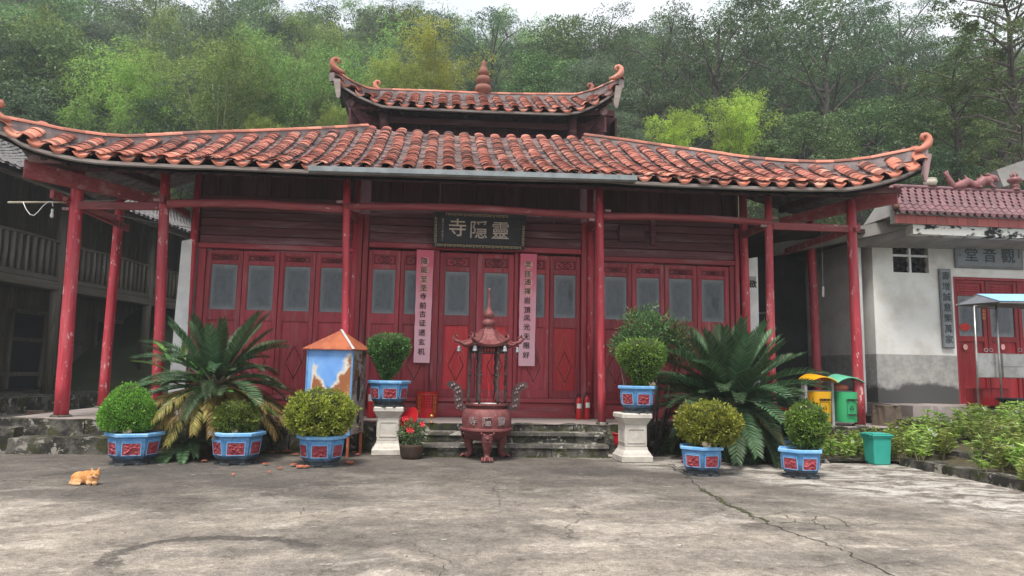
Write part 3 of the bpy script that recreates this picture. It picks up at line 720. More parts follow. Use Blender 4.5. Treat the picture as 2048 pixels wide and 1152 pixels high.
def curl(b, base, facing, s=1.0, th=.09, body=1.0):
    """upswept scroll ornament: thick body rising, curling over, with a pointed snout and small barbs; facing = -1 opens left"""
    bx, by, bz = base; f = facing; bz -= .07 * s; bx -= f * .08 * s
    pts = [(-.42, .0), (-.25, .05), (-.10, .12), (.02, .22), (.07, .36), (.05, .49), (-.03, .56), (-.13, .55), (-.18, .47), (-.15, .40), (-.09, .40)]
    rad = [.07, .11, .15, .165, .155, .13, .11, .09, .075, .058, .036]
    P = [(bx + f * x * s, by, bz + z * s) for x, z in pts]
    b.tube(P, [r * s for r in rad], 8, flat=th / .075)
    for (x, z), (x2, z2), r in (((.07, .50), (.20, .53), .035), ((-.03, .57), (-.05, .66), .03), ((.09, .20), (.19, .14), .03), ((-.12, .16), (-.17, .26), .03), ((-.03, .26), (-.11, .32), .03)):
        b.tube([(bx + f * x * s, by, bz + z * s), (bx + f * x2 * s, by, bz + z2 * s)], [r * s, .004], 6)
    # pierced loops on the inner side
    for cx, cz, r in ((-.20, .13, .045), (-.30, .08, .04)):
        b.tube([(bx + f * (cx + r * math.cos(a)) * s, by, bz + (cz + r * math.sin(a)) * s) for a in np.linspace(0, 2 * PI, 9)], .016 * s, 5)

def roof(root, eave, top, Ye, planY, spacing, rows_keep, quota, exposure=.095, skipfirst=0, sag=.10):
    """front slope: eave lip and crest given as photo points set on their real planes; a barrel tile column every `spacing`"""
    E = [at(x, y, Ye) for x, y in eave]; ex = [p.x for p in E]; ez = [p.z for p in E]
    Tp = []
    for x, y in top:
        # intersect with the hip's own plan line Y = planY(X)
        Yg = Ye
        for _ in range(30):
            p = at(x, y, Yg); Yg = .5 * Yg + .5 * planY(p.x)
        Tp.append(at(x, y, Yg))
    tx = [p.x for p in Tp]; tz = [p.z for p in Tp]
    zE = lambda X: float(np.interp(X, ex, ez)); zT = lambda X: float(np.interp(X, tx, tz)); yT = lambda X: planY(X)
    def surf(X, t):
        y0, y1 = Ye, max(yT(X), Ye + .02); z0, z1 = zE(X), zT(X) - .075
        f = min(1, (y1 - y0) / 3)
        return Vector((X, y0 + (y1 - y0) * t, z0 + max(z1 - z0, .02) * t - sag * f * math.sin(PI * t)))
    X0, X1 = tx[0] + .12, tx[-1] - .12; n = int((X1 - X0) / spacing); sp = (X1 - X0) / n
    bk = {0: [[], [], 0], 1: [[], [], 0]}
    def put(V, F, M, kd=0):
        allV, allF, nv = bk[kd]
        A = np.array(M); V = np.asarray(V, float) @ A[:3, :3].T + A[:3, 3]
        allV.append(V); allF.extend([tuple(i + nv for i in f) for f in F]); bk[kd][2] += len(V)
    made = 0
    for c in range(n + 1):
        X = X0 + c * sp
        L = (surf(X, 1) - surf(X, 0)).length; rows = max(1, int(L / exposure))
        for kind in (0, 1):
            xc = X + (sp / 2 if kind else 0)
            if kind and c == n: continue
            wob = random.uniform(-.008, .008)
            for r in range(rows + 1):
                t = r * exposure / max(L, .05)
                if t > 1.0: break
                p = surf(xc, t); q = surf(xc, min(1.2, t + .12 / max(L, .1))); d = (q - p).normalized()
                lat = (surf(xc + .1, t) - surf(xc - .1, t)).normalized()
                z = lat.cross(d).normalized(); lat = d.cross(z)
                tilt = .085 if not kind else .05
                M = Matrix(((lat.x, d.x, z.x, p.x), (lat.y, d.y, z.y, p.y), (lat.z, d.z, z.z, p.z), (0, 0, 0, 1)))
                lift = .012 if kind else .030
                jit = Euler((-tilt + random.uniform(-.03, .03), random.uniform(-.05, .05), random.uniform(-.045, .045)))
                M = M @ Matrix.Translation((wob + random.uniform(-.009, .009), random.uniform(-.012, .012), lift + (.01 if r == 0 else 0) + random.uniform(-.004, .006))) @ jit.to_matrix().to_4x4()
                if kind == 0 and r < rows_keep and made < quota:
                    link('cover_tile', ME_COVER, root, M); made += 1
                elif kind == 1 and r == 0: link('drip_tile', ME_DRIP, root, M)
                elif kind == 1 and r == 1 and quota > 200: link('pan_tile', ME_PAN, root, M)
                else: put(*(COVER_S if kind == 0 else PAN), M, kind)
    for kd, nm_, mm in ((0, 'field_cover_tiles', m_tile), (1, 'field_pan_tiles', m_pan)):
        V = np.concatenate(bk[kd][0]); me = bpy.data.meshes.new(nm_); me.from_pydata(V.tolist(), [], bk[kd][1]); me.materials.append(mm); me.update()
        o = link(nm_, me, root); o['kind'] = 'stuff'
    # boarding under the tiles
    b = MB(); b.grid(lambda u, v: surf(tx[0] + (tx[-1] - tx[0]) * u, v) + Vector((0, 0, -.10)), 60, 10)
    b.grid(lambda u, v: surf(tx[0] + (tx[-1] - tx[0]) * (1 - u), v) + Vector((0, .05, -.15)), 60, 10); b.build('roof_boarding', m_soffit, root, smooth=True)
    x = tx[0] + .1
    while x < tx[-1] - .1:
        P = [surf(x, t) + Vector((0, .06, -.18)) for t in (.09, .25, .4, .6, .8, 1)]
        if (P[-1] - P[0]).length > .5:
            b = MB()
            for i in range(5): b.beam(P[i], P[i + 1], .06, .05)
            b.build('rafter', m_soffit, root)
        x += spacing * .9
    # pale fascia board following the eave
    b = MB(); N_ = 70
    def fas(u, v):
        X = tx[0] + (tx[-1] - tx[0]) * u; return Vector((X, Ye + .015, zE(X) - .05 - .06 * v))
    b.grid(fas, N_, 1); b.grid(lambda u, v: fas(1 - u, v) + Vector((0, .03, 0)), N_, 1); b.grid(lambda u, v: fas(u, 1) + Vector((0, .03 * v, 0)), N_, 1)
    b.build('fascia_board', m_greywood, root)
    return surf, Tp, tx, tz, E
def ridge(root, P, h=.06, w=.13, tl=.27, r=.075):
    """mortar body under a run of half-round capping tiles"""
    P = [Vector(p) for p in P]; L = [0]
    for i in range(1, len(P)): L.append(L[-1] + (P[i] - P[i - 1]).length)
    def pos(s): return Vector([float(np.interp(s, L, [p[i] for p in P])) for i in range(3)])
    n = max(8, int(L[-1] / .12))
    b = MB()
    for sgn in (0,):
        ring = []
        for i in range(n + 1):
            p = pos(L[-1] * i / n); q = pos(min(L[-1], L[-1] * i / n + .05)); q0 = pos(max(0, L[-1] * i / n - .05)); d = (q - q0); d.z = 0; d.normalize(); s = Vector((-d.y, d.x, 0))
            j = .008 * mnoise.noise(p * 4)
            ring.append([p + s * (w / 2 + j) - Vector((0, 0, h + .12)), p + s * (w / 2 * .9 + j) - Vector((0, 0, .02)), p - s * (w / 2 * .9 + j) - Vector((0, 0, .02)), p - s * (w / 2 + j) - Vector((0, 0, h + .12))])
        base = len(b.v)
        for q in ring: b.v += [tuple(x) for x in q]
        for i in range(n):
            for k in range(4):
                a = base + i * 4 + k; c = base + i * 4 + (k + 1) % 4; b.f.append((a, c, c + 4, a + 4))
        b.f.append((base, base + 1, base + 2, base + 3)); b.f.append(tuple(base + n * 4 + k for k in (3, 2, 1, 0)))
    b.build('ridge_mortar', m_mortar, root)
    s = 0
    while s < L[-1] - .05:
        a, c = pos(s), pos(min(s + tl + .012, L[-1])); d = (c - a).normalized()
        bb = MB(); up2 = Vector((0, 0, 1)); sd_ = d.cross(up2).normalized(); u2 = sd_.cross(d)
        for i, pnt in enumerate((a, c)):
            for q in (0, 1):
                for k in range(8):
                    an = PI * k / 7; rr = (r if i == 0 else r * .93) - .014 * q
                    bb.v.append(tuple(pnt + sd_ * math.cos(an) * rr + u2 * (math.sin(an) * rr * .8 - .012)))
        for k in range(7): bb.f += [(k, k + 1, 17 + k, 16 + k), (9 + k, 8 + k, 24 + k, 25 + k), (k + 1, k, 8 + k, 9 + k)]
        bb.build('ridge_tile', m_ridge, root); s += tl

eaveL = [(-14, 247), (5, 252), (30, 271), (60, 284), (87, 292), (128, 302), (174, 310), (219, 314), (271, 317), (319, 319), (365, 322), (410, 322), (500, 326), (620, 332), (782, 337), (999, 345), (1215, 350), (1277, 355), (1400, 361), (1527, 366), (1614, 368), (1699, 368), (1740, 361), (1786, 350), (1827, 335), (1850, 318)]
topL = [(-16, 232), (0, 237), (60, 247), (130, 262), (200, 272), (250, 275), (300, 273), (400, 267), (500, 264), (600, 260), (680, 256), (735, 252), (850, 260), (1000, 268), (1170, 271), (1240, 280), (1330, 293), (1420, 305), (1480, 315), (1550, 322), (1620, 326), (1680, 325), (1740, 318), (1790, 308), (1830, 300), (1856, 296)]
YE = -1.9; YT = 1.5
xl0, xr0 = at(-16, 232, YE).x, at(1856, 296, YE).x; xl1, xr1 = at(735, 252, YT).x, at(1170, 271, YT).x
def planL(X):
    if X < xl1: return YE + (YT - YE) * max(0, (X - xl0) / (xl1 - xl0))
    if X > xr1: return YE + (YT - YE) * max(0, (xr0 - X) / (xr0 - xr1))
    return YT
lower = empty('lower_roof', (0, 0, 0)); lower.parent = T
surfL, TpL, txL, tzL, EL = roof(lower, eaveL, topL, YE, planL, .295, 4, 175)
PL = [p for p in TpL]
def zroof(X, Y):
    t = (Y - YE) / max(planL(X) - YE, .02); return surfL(X, min(1, max(0, t))).z
for b_, xm in VB:
    zt = zroof(xm, 0) - .18
    b_.v = [(x_, y_, z_ if z_ < 3.8 else zt - (4.0 - z_)) for x_, y_, z_ in b_.v]; part('vertical_board', b_, m_darkplank)
ridge(lower, [p + Vector((0, 0, .0)) for p in PL[:12]]); ridge(lower, [p for p in PL[14:]][::1])
# side slopes (seen only from beside the hall)
def side(root, hip, out_dx, zdrop):
    P = [Vector(p) for p in hip]
    def f(u, v):
        t = u * (len(P) - 1); k = min(int(t), len(P) - 2); p = P[k].lerp(P[k + 1], t - k) - Vector((0, 0, .16))
        q = Vector((P[0].x if out_dx < 0 else P[-1].x, p.y, (P[0].z if out_dx < 0 else P[-1].z) - .42)); q.z = min(q.z + .5 * (1 - min(1, abs(p.x - q.x) / 1.5)), p.z)
        return p.lerp(q, v)
    b = MB(); b.grid(f, 24, 8); return b
for P_, s_ in ((PL[:12], -1), (PL[14:], 1)):
    b = side(lower, P_, s_, .5); o = b.build('side_slope', m_oldtile, lower, smooth=True)
# back part of the side eave (runs away from the viewer)
b = MB(); curl(b, PL[-1] + Vector((.02, 0, -.02)), 1, .46, .06); b.build('corner_scroll', m_ridge, lower, smooth=True)
b = MB(); curl(b, PL[0] + Vector((-.0, 0, -.02)), -1, .46, .06); b.build('corner_scroll', m_ridge, lower, smooth=True)
def hangboard(root, x, y0, y1, Y, w=.085, lean=0.0):
    a = at(x, y0, Y); c = at(x + lean, y1, Y); b = MB()
    poly = [(a.x - w * .6, a.z), (a.x + w * .6, a.z), (c.x + w * .38, c.z + .05), (c.x + w * .15, c.z), (c.x - w * .2, c.z + .01), (c.x - w * .45, c.z + .12)]
    b.prism(poly, Y - .02, Y + .02); b.build('corner_board', m_greywood if root is not lower else m_pinkwood, root)
hangboard(lower, 1856, 308, 364, YE - .03, .085, -6)
# gutter hung under the middle of the eave
b = MB(); p, q = at(618, 341, YE - .05), at(1272, 360, YE - .05)
def gut(u, v):
    a = PI + PI * v; r = .062; X = p.lerp(q, u); return Vector((X.x, X.y + math.cos(a) * r, X.z + math.sin(a) * r * .9 + .02))
b.grid(gut, 20, 8); b.grid(lambda u, v: gut(1 - u, v) + Vector((0, 0, .006)), 20, 8)
b.beam(p + Vector((0, -.065, .015)), q + Vector((0, -.065, .015)), .012, .07)
part('gutter', b, m_gutter)
# eave purlin and hip rafters showing under the corners
b = MB(); b.tube([at(x, y, -1.0) for x, y in ((60, 332), (300, 338), (700, 352), (1200, 372), (1500, 385), (1795, 390))], .06, 10); part('eave_purlin', b, m_darkplank)
for pts, Y, h in ((((47, 336), (160, 352)), -1.35, .30), (((47, 336), (160, 352)), -1.30, .22)):
    pass
def cant(x0, y0, x1, y1, Y0, Y1, h0, h1, th=.07, m=m_ornbeam):
    a, c = at(x0, y0, Y0), at(x1, y1, Y1); d = (c - a); d.z = 0; s = d.normalized().cross(Vector((0, 0, 1))) * th / 2
    vs = []
    for p_, h in ((a, h0), (c, h1)):
        for sg in (1, -1): vs += [p_ + s * sg + Vector((0, 0, h / 2)), p_ + s * sg - Vector((0, 0, h / 2))]
    b = MB(); b.add(vs, [(0, 1, 3, 2), (4, 6, 7, 5), (0, 4, 5, 1), (2, 3, 7, 6), (0, 2, 6, 4), (1, 5, 7, 3)]); return b
b = cant(48, 337, 330, 405, -1.45, -.2, .26, .14); part('corner_bracket', b, m_beam)
b = cant(1795, 390, 1560, 445, -1.5, -.2, .26, .14); part('corner_bracket', b, m_beam)
b = cant(58, 318, 330, 326, -1.5, -1.2, .09, .09); part('corner_purlin', b, m_pinkwood)
b = cant(1800, 382, 1560, 378, -1.5, -1.2, .09, .09); part('corner_purlin', b, m_ornbeam)
b = cant(8, 262, 330, 372, YE + .1, .4, .08, .12, .09); part('hip_rafter', b, m_darkplank)
b = cant(1845, 325, 1560, 420, YE + .1, .4, .08, .12, .09); part('hip_rafter', b, m_darkplank)

# ---- upper roof
YU, YR = 2.45, 4.0
eaveU = [(668, 154), (696, 172), (718, 186), (743, 197), (765, 205), (815, 209), (859, 211), (952, 215), (1009, 217), (1065, 219), (1127, 221), (1159, 217), (1190, 204), (1218, 187), (1241, 170)]
topU = [(664, 143), (681, 151), (702, 165), (734, 178), (759, 181), (859, 184), (966, 189), (1077, 190.6), (1152, 190.6), (1190, 181), (1221, 167), (1243, 157)]
ux0, ux3 = at(664, 143, YU).x, at(1243, 157, YU).x; ux1, ux2 = at(750, 180, YR).x, at(1170, 189, YR).x
def planU(X):
    if X < ux1: return YU + (YR - YU) * max(0, (X - ux0) / (ux1 - ux0))
    if X > ux2: return YU + (YR - YU) * max(0, (ux3 - X) / (ux3 - ux2))
    return YR
upper = empty('upper_roof', (0, 0, 0)); upper.parent = T
surfU, TpU, txU, tzU, EU = roof(upper, eaveU, topU, YU, planU, .295, 4, 76, sag=.04)
ridge(upper, TpU[:5], .08, .12); ridge(upper, TpU[4:9], .12, .16, .3, .085); ridge(upper, TpU[8:][::1], .08, .12)
for P_, s_ in ((TpU[:5], -1), (TpU[8:], 1)):
    side(upper, P_, s_, .5).build('side_slope', m_oldtile, upper, smooth=True)
# rear slope
b = MB(); b.grid(lambda u, v: Vector((ux1 + (ux2 - ux1) * u, YR + 2.4 * v, TpU[5].z - .1 - 1.0 * v)), 8, 4); b.build('rear_slope', m_oldtile, upper)
for (x, y, f, sc_, Y) in ((664, 141, -1, 1.0, YU), (1243, 156, 1, 1.0, YU), (749, 181, -1, .86, YR), (1185, 187, 1, .86, YR - .1)):
    b = MB(); curl(b, at(x, y, Y), f, sc_ * .52, .06); b.build('ridge_scroll', m_ridge, upper, smooth=True)
p = at(966, 193, YR)
b = MB(); b.lathe([(.12, -.1), (.10, .0), (.075, .05), (.17, .10), (.20, .17), (.17, .245), (.07, .29), (.145, .33), (.175, .40), (.14, .46), (.06, .495), (.11, .53), (.13, .58), (.09, .66), (.05, .74), (.065, .78), (.045, .83), (.01, .88)], 20, p)
b.build('gourd_finial', m_ridge, upper, smooth=True)
hangboard(upper, 674, 158, 197, YU - .03, .12, 2); hangboard(upper, 1238, 172, 216, YU - .03, .12, -6)
# beams and dark opening below the upper roof
def bx(x0, y0, x1, y1, Y, h, w=.12, m=m_ornbeam, nm='upper_beam'):
    b = MB(); b.beam(at(x0, y0, Y), at(x1, y1, Y), w, h, b=.008); return part(nm, b, m, upper)
bx(703, 213, 1228, 228, 2.85, .13, .12); bx(770, 240, 1150, 256, 3.1, .14, .1, m_transom)
for x, y in ((702, 208), (1205, 226)):
    p = at(x, y, 2.8); b = MB(); b.tube([(p.x, p.y - .1, p.z), (p.x, p.y + .12, p.z)], .085, 12); part('beam_end', b, m_pinkwood, upper)
for a_ in ((699, 232, 775, 256, 2.75, 3.4, .42, .16), (1211, 249, 1140, 262, 2.75, 3.4, .34, .16)):
    b = cant(*a_[:4], a_[4], a_[5], a_[6], a_[7], .08, m_ornbeam); part('upper_bracket', b, m_ornbeam, upper)
for a_ in ((706, 254, 775, 268, 2.8, 3.3, .25, .2), (1207, 268, 1150, 272, 2.8, 3.3, .25, .2)):
    b = cant(*a_[:4], a_[4], a_[5], a_[6], a_[7], .06, m_transom); part('upper_bracket', b, m_transom, upper)
for x, x2 in ((767, 771), (1143, 1147)):
    a, c = at(x, 214, 3.0), at(x2, 280, 3.0); b = MB(); b.tube([c - Vector((0, 0, .4)), a], .10, 12); part('upper_column', b, m_ornbeam, upper, smooth=True)
b = MB(); a, c = at(700, 300, 3.3), at(1225, 300, 3.3); ztop = at(950, 205, 3.3).z
x = a.x
while x < c.x:
    bb = MB(); bb.box(x, x + .27, 3.42, 3.46, 3.6, ztop - .1); part('upper_wall_board', bb, m_darkplank, upper); x += .28
for xx in (a.x, c.x):
    for k in range(6):
        bb = MB(); bb.box(xx - .02, xx + .02, 3.0 + k * .4, 3.39 + k * .4, 3.6, ztop - .3); part('upper_wall_board', bb, m_darkplank, upper)
# soffit ribs under the flared upper corners
for (xa, ya), (xb, yb) in (((700, 190), (745, 222)), ((1225, 200), (1190, 232))):
    b = MB(); b.tube([at(xa, ya, YU + .15), at((xa + xb) / 2 + (3 if xa < 900 else -3), (ya + yb) / 2, YU + .3), at(xb, yb, YU + .45)], [.03, .035, .04], 8); part('soffit_rib', b, m_ornbeam, upper)
for s in (-1, 1):
    X = (ux0 + .35) if s < 0 else (ux3 - .35)
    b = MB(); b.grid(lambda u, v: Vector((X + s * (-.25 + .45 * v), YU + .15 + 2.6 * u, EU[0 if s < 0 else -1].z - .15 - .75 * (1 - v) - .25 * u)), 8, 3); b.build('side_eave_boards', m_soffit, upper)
# ------------------------------------------------------------------ writing
def text_obj(name, s, size, m, parent, M, bold=.012, depth=.004):
    """glyphs as real raised meshes; M places local x right, y up, z towards the viewer"""
    cu = bpy.data.curves.new(name, 'FONT'); cu.body = s; cu.size = size; cu.extrude = depth; cu.offset = bold * size; cu.align_x = 'CENTER'; cu.align_y = 'CENTER'; cu.resolution_u = 3
    t = bpy.data.objects.new(name, cu); C.objects.link(t); bpy.context.view_layer.update()
    me = bpy.data.meshes.new_from_object(t.evaluated_get(bpy.context.evaluated_depsgraph_get())); bpy.data.objects.remove(t); me.materials.clear(); me.materials.append(m)
    return link(name, me, parent, M)
FACE = Matrix(((1, 0, 0, 0), (0, 0, -1, 0), (0, 1, 0, 0), (0, 0, 0, 1)))     # text facing -Y
def glyphs(parent, items, m, name='character', bold=.012, M0=None):
    for ch, x, z, size, y in items:
        M = (M0 or Matrix()) @ Matrix.Translation((x, y, z)) @ FACE; text_obj(name, ch, size, m, parent, M, bold)

# name board over the doors: 寺隱靈, gold meander border
A_, B_ = at(866, 423, -.32), at(1050, 432, -.32); C_, D_ = at(869, 494, -.2), at(1048, 499, -.2)
pc = (A_ + B_ + C_ + D_) / 4; wid = (B_ - A_).length; hei = (A_ - C_).length
pl = empty('name_board', pc, 0, 'black lacquer name board with three gilt characters above the middle doors', 'sign')
tilt = math.asin(min(.5, .13 / hei)); PM = Euler((tilt, .002, 0)).to_matrix().to_4x4()
b = MB(); b.bbox(-wid / 2, wid / 2, -.02, .03, -hei / 2, hei / 2, .008, PM); b.build('board', m_black, pl)
fw_ = .075
b = MB()
for x0, x1, z0, z1 in ((-wid / 2, wid / 2, hei / 2 - fw_, hei / 2), (-wid / 2, wid / 2, -hei / 2, -hei / 2 + fw_), (-wid / 2, -wid / 2 + fw_, -hei / 2 + fw_, hei / 2 - fw_), (wid / 2 - fw_, wid / 2, -hei / 2 + fw_, hei / 2 - fw_)):
    b.bbox(x0 + .001, x1 - .001, -.038, -.021, z0 + .001, z1 - .001, .004, PM)
b.build('border', m_black, pl)
b = MB()
def meander(x, z, flip, vert):
    segs = [((0, 0), (0, 1)), ((0, 1), (1, 1)), ((1, 1), (1, .3)), ((1, .3), (.5, .3)), ((.5, .3), (.5, .65))]
    w_, h_, t = .062, .036, .0085
    for (a0, c0), (a1, c1) in segs:
        if flip: a0, a1 = 1 - a0, 1 - a1
        xa, xb = sorted((a0 * w_, a1 * w_)); za, zb = sorted((c0 * h_, c1 * h_))
        if vert: xa, xb, za, zb = za, zb, xa, xb
        b.box(x + xa - t / 2, x + xb + t / 2, -.044, -.036, z + za - t / 2, z + zb + t / 2, PM)
nx = int((wid - .1) / .078)
for i in range(nx):
    meander(-wid / 2 + .05 + i * (wid - .1) / nx, -hei / 2 + .018, i % 2, False)
    if 1 < i < nx - 3: meander(-wid / 2 + .05 + i * (wid - .1) / nx, hei / 2 - .056, i % 2, False)
nz_ = int((hei - .14) / .078)
for i in range(nz_):
    meander(-wid / 2 + .018, -hei / 2 + .08 + i * (hei - .15) / nz_, i % 2, True)
    if i < nz_ - 1: meander(wid / 2 - .056, -hei / 2 + .08 + i * (hei - .15) / nz_, i % 2, True)
b.build('meander_pattern', m_gold, pl)
sx = wid / 184
glyphs(pl, [("寺", (915 - 959) * sx, .02, .31, -.024), ("隱", (957 - 959) * sx, .0, .31, -.024), ("靈", (1001 - 959) * sx, .0, .31, -.024)], m_cream, 'character', .005, PM)
for i, ch in enumerate("歲次二〇一二年九月十二"): glyphs(pl, [(ch, -wid / 2 + .155, .165 - i * .033, .034, -.023)], m_cream, 'small_character', .01, PM)

# couplets pasted on the door posts
def couplet(q, txt, marks, lab):
    a, c, d, e = [at(x, y, -.075) for x, y in q]
    top, bot = (a + c) / 2, (d + e) / 2; root = empty('couplet_strip', bot, 0, lab, 'couplet')
    rows = 26; b = MB()
    def f(u, v):
        w0 = (c.x - a.x) * v + (e.x - d.x) * (1 - v); cx = top.x * v + bot.x * (1 - v); z = bot.z + (top.z - bot.z) * v
        edge = .006 * mnoise.noise(Vector((u * 3, v * 14, top.x))) if u in (0, 1) else 0
        return Vector((cx - bot.x + (u - .5) * w0 + edge, -.006 * math.sin(v * 9 + u * 3) - .004 * mnoise.noise(Vector((u * 4, v * 10, 1))), z - bot.z))
    b.grid(f, 4, rows); b.grid(lambda u, v: f(1 - u, v) + Vector((0, .003, 0)), 4, rows); b.build('paper', m_paper, root, smooth=True)
    n = len(txt); H = top.z - bot.z
    for i, ch in enumerate(txt):
        y = marks[i]; z = at((q[0][0] + q[1][0]) / 2, y, -.075).z - bot.z; v = z / H
        bb = MB(); bb.tube([(top.x * v + bot.x * (1 - v) - bot.x, -.0135, z), (top.x * v + bot.x * (1 - v) - bot.x, -.0125, z)], .072, 20)
        if i < 4: bb.build('pale_disc', m_paperlight, root)
        glyphs(root, [(ch, (top.x - bot.x) * v - .01, z, .115, -.016)], m_ink, 'character', .002)
couplet(((834, 499.5), (868, 500), (827, 725), (859, 726)), "隐能至圣寺前古证透玄机", [523, 541, 560, 577, 594, 612, 629, 647, 666, 685, 704], 'faded pink couplet strip left of the middle double doors')
couplet(((1041, 507), (1074, 508), (1037, 731), (1069, 733)), "灵匝通禪岩頂风光无限好", [530, 549, 565, 584, 602, 621, 637, 655, 674, 692, 711], 'faded pink couplet strip right of the middle double doors')

# ------------------------------------------------------------------ white wall ends
def wall_end(x0t, x1t, yt, x0b, x1b, yb, Y, lab):
    a, c = at(x0t, yt, Y), at(x1t, yt, Y); d, e = at(x0b, yb, Y), at(x1b, yb, Y)
    def ex(p, q): t = (0 - p.z) / (q.z - p.z); return p + (q - p) * t
    d, e = ex(a, d), ex(c, e); b = MB(); n = 14; root = empty('wall_end', ((d + e) / 2), 0, lab, 'wall'); o = (d + e) / 2
    ring = []
    for i in range(n + 1):
        t = i / n; l = a.lerp(d, t) - o; r = c.lerp(e, t) - o
        l.x += .01 * mnoise.noise(Vector((i, Y, 0))); r.x += .012 * mnoise.noise(Vector((i, Y, 5)))
        ring.append([l, r, r + Vector((0, 1.2, 0)), l + Vector((0, 1.2, 0))])
    ring[0][0].z -= .03
    for q in ring: b.v += [tuple(p) for p in q]
    for i in range(n):
        for k in range(4): b.f.append((i * 4 + k, (i + 1) * 4 + k, (i + 1) * 4 + (k + 1) % 4, i * 4 + (k + 1) % 4))
    b.f.append((0, 1, 2, 3)); b.build('plaster', m_white, root); return root, o
wall_end(364, 384, 478, 347, 375, 665, -.12, 'white plastered wall end beside the left door bay')
r_, o_ = wall_end(1496, 1515, 514, 1499, 1518, 650, .0, 'white plastered wall end with a brushed character, right of the doors')
p = at(1506, 569, -.02); glyphs(r_, [("欲", p.x - o_.x, p.z - o_.z, .14, p.y - o_.y)], m_ink, 'character', .01)
p = at(1504, 563, -.012); b = MB(); b.box(-.075, .075, 0, .008, -.10, .09); b.build('bare_patch', m_concrete, r_, loc=p - o_ + Vector((0, -.001, 0)))

# ------------------------------------------------------------------ potted box shrubs
def pot_mesh(root, Rr, H, rot, rim=True):
    """hexagonal glazed pot: rings of six, flared rim, relief panels on each face"""
    prof = [(.66, 0), (.70, .05), (.62, .08), (.60, .13), (.74, .20), (.80, .30), (.88, .80), (.86, .84), (.90, .87)]
    b = MB(); b.lathe([(r * Rr, z * H) for r, z in prof], 6, rot=rot); o = b.build('pot', m_blue, root)
    b = MB(); b.lathe([(.90 * Rr, .87 * H), (1.0 * Rr, .90 * H), (1.0 * Rr, .97 * H), (.97 * Rr, H), (.86 * Rr, H), (.83 * Rr, .93 * H)], 6, rot=rot); b.build('rim', m_bluerim, o)
    b = MB()
    for k in range(6):
        a = rot + PI / 3 * k; b.box(-.1 * Rr, .1 * Rr, -.06, .06, 0, .07 * H, Matrix.Translation((math.cos(a) * .64 * Rr, math.sin(a) * .64 * Rr, 0)) @ Matrix.Rotation(a, 4, 'Z'))
    b.lathe([(.64 * Rr, .03 * H), (.66 * Rr, .16 * H)], 6, rot=rot); b.build('foot', m_foot, o)
    b = MB(); b.lathe([(.84 * Rr, .9 * H), (.5 * Rr, .96 * H), (.1 * Rr, .985 * H)], 12, rot=rot); b.build('soil', m_soil, o)
    for k in range(6):
        a = rot + PI / 3 * (k + .5); c_, s_ = math.cos(PI / 6), 0
        ap0, ap1 = .80 * Rr * c_, .88 * Rr * c_; z0, z1 = .30 * H, .80 * H
        side0 = .80 * Rr / 2; wv = side0 * .72
        M = Matrix.Rotation(a - PI / 2 + PI, 4, 'Z')      # local -Y is outwards
        def fp(u, v, dy=0, w=wv, za=.06, zb=.80):
            t = za + (zb - za) * v; r = ap0 + (ap1 - ap0) * t; return Vector(((u - .5) * 2 * w, -(r + dy), z0 + (z1 - z0) * t))
        b = MB()
        def rel(u, v):
            e = min(u, 1 - u, v, 1 - v); h = .012 if e < .02 else (.006 if e < .09 else .006 + .040 * max(0, mnoise.noise(Vector((u * 6, v * 6, k * 3.1 + rot * 7))) * (1.2 - 1.6 * ((u - .5) ** 2 + (v - .45) ** 2) * 2)) ** .8)
            return fp(u, v, h)
        b.grid(lambda u, v: rel(v, u), 18, 18); b.v = [tuple(M @ Vector(p)) for p in b.v]; b.build('relief_panel', m_relief, o, smooth=False)
        b = MB(); t = .010
        for q in (((-.03, -.03), (1.03, -.03)), ((1.03, -.03), (1.03, 1.03)), ((1.03, 1.03), (-.03, 1.03)), ((-.03, 1.03), (-.03, -.03))):
            b.beam(fp(*q[0], dy=.006), fp(*q[1], dy=.006), t, t, (0, 1, 0))
        for i in range(6):        # scrolled frieze over the panel
            u = .12 + .15 * i; pts = [fp(u + .09 * math.cos(x) , 1.0, .004, wv * 1.15, .10, .86) + Vector((0, 0, .012 * math.sin(x))) for x in np.linspace(0, PI, 5)]
            b.tube(pts, .006, 4)
        b.v = [tuple(M @ Vector(p)) for p in b.v]; b.build('moulding', m_bluerim, o)
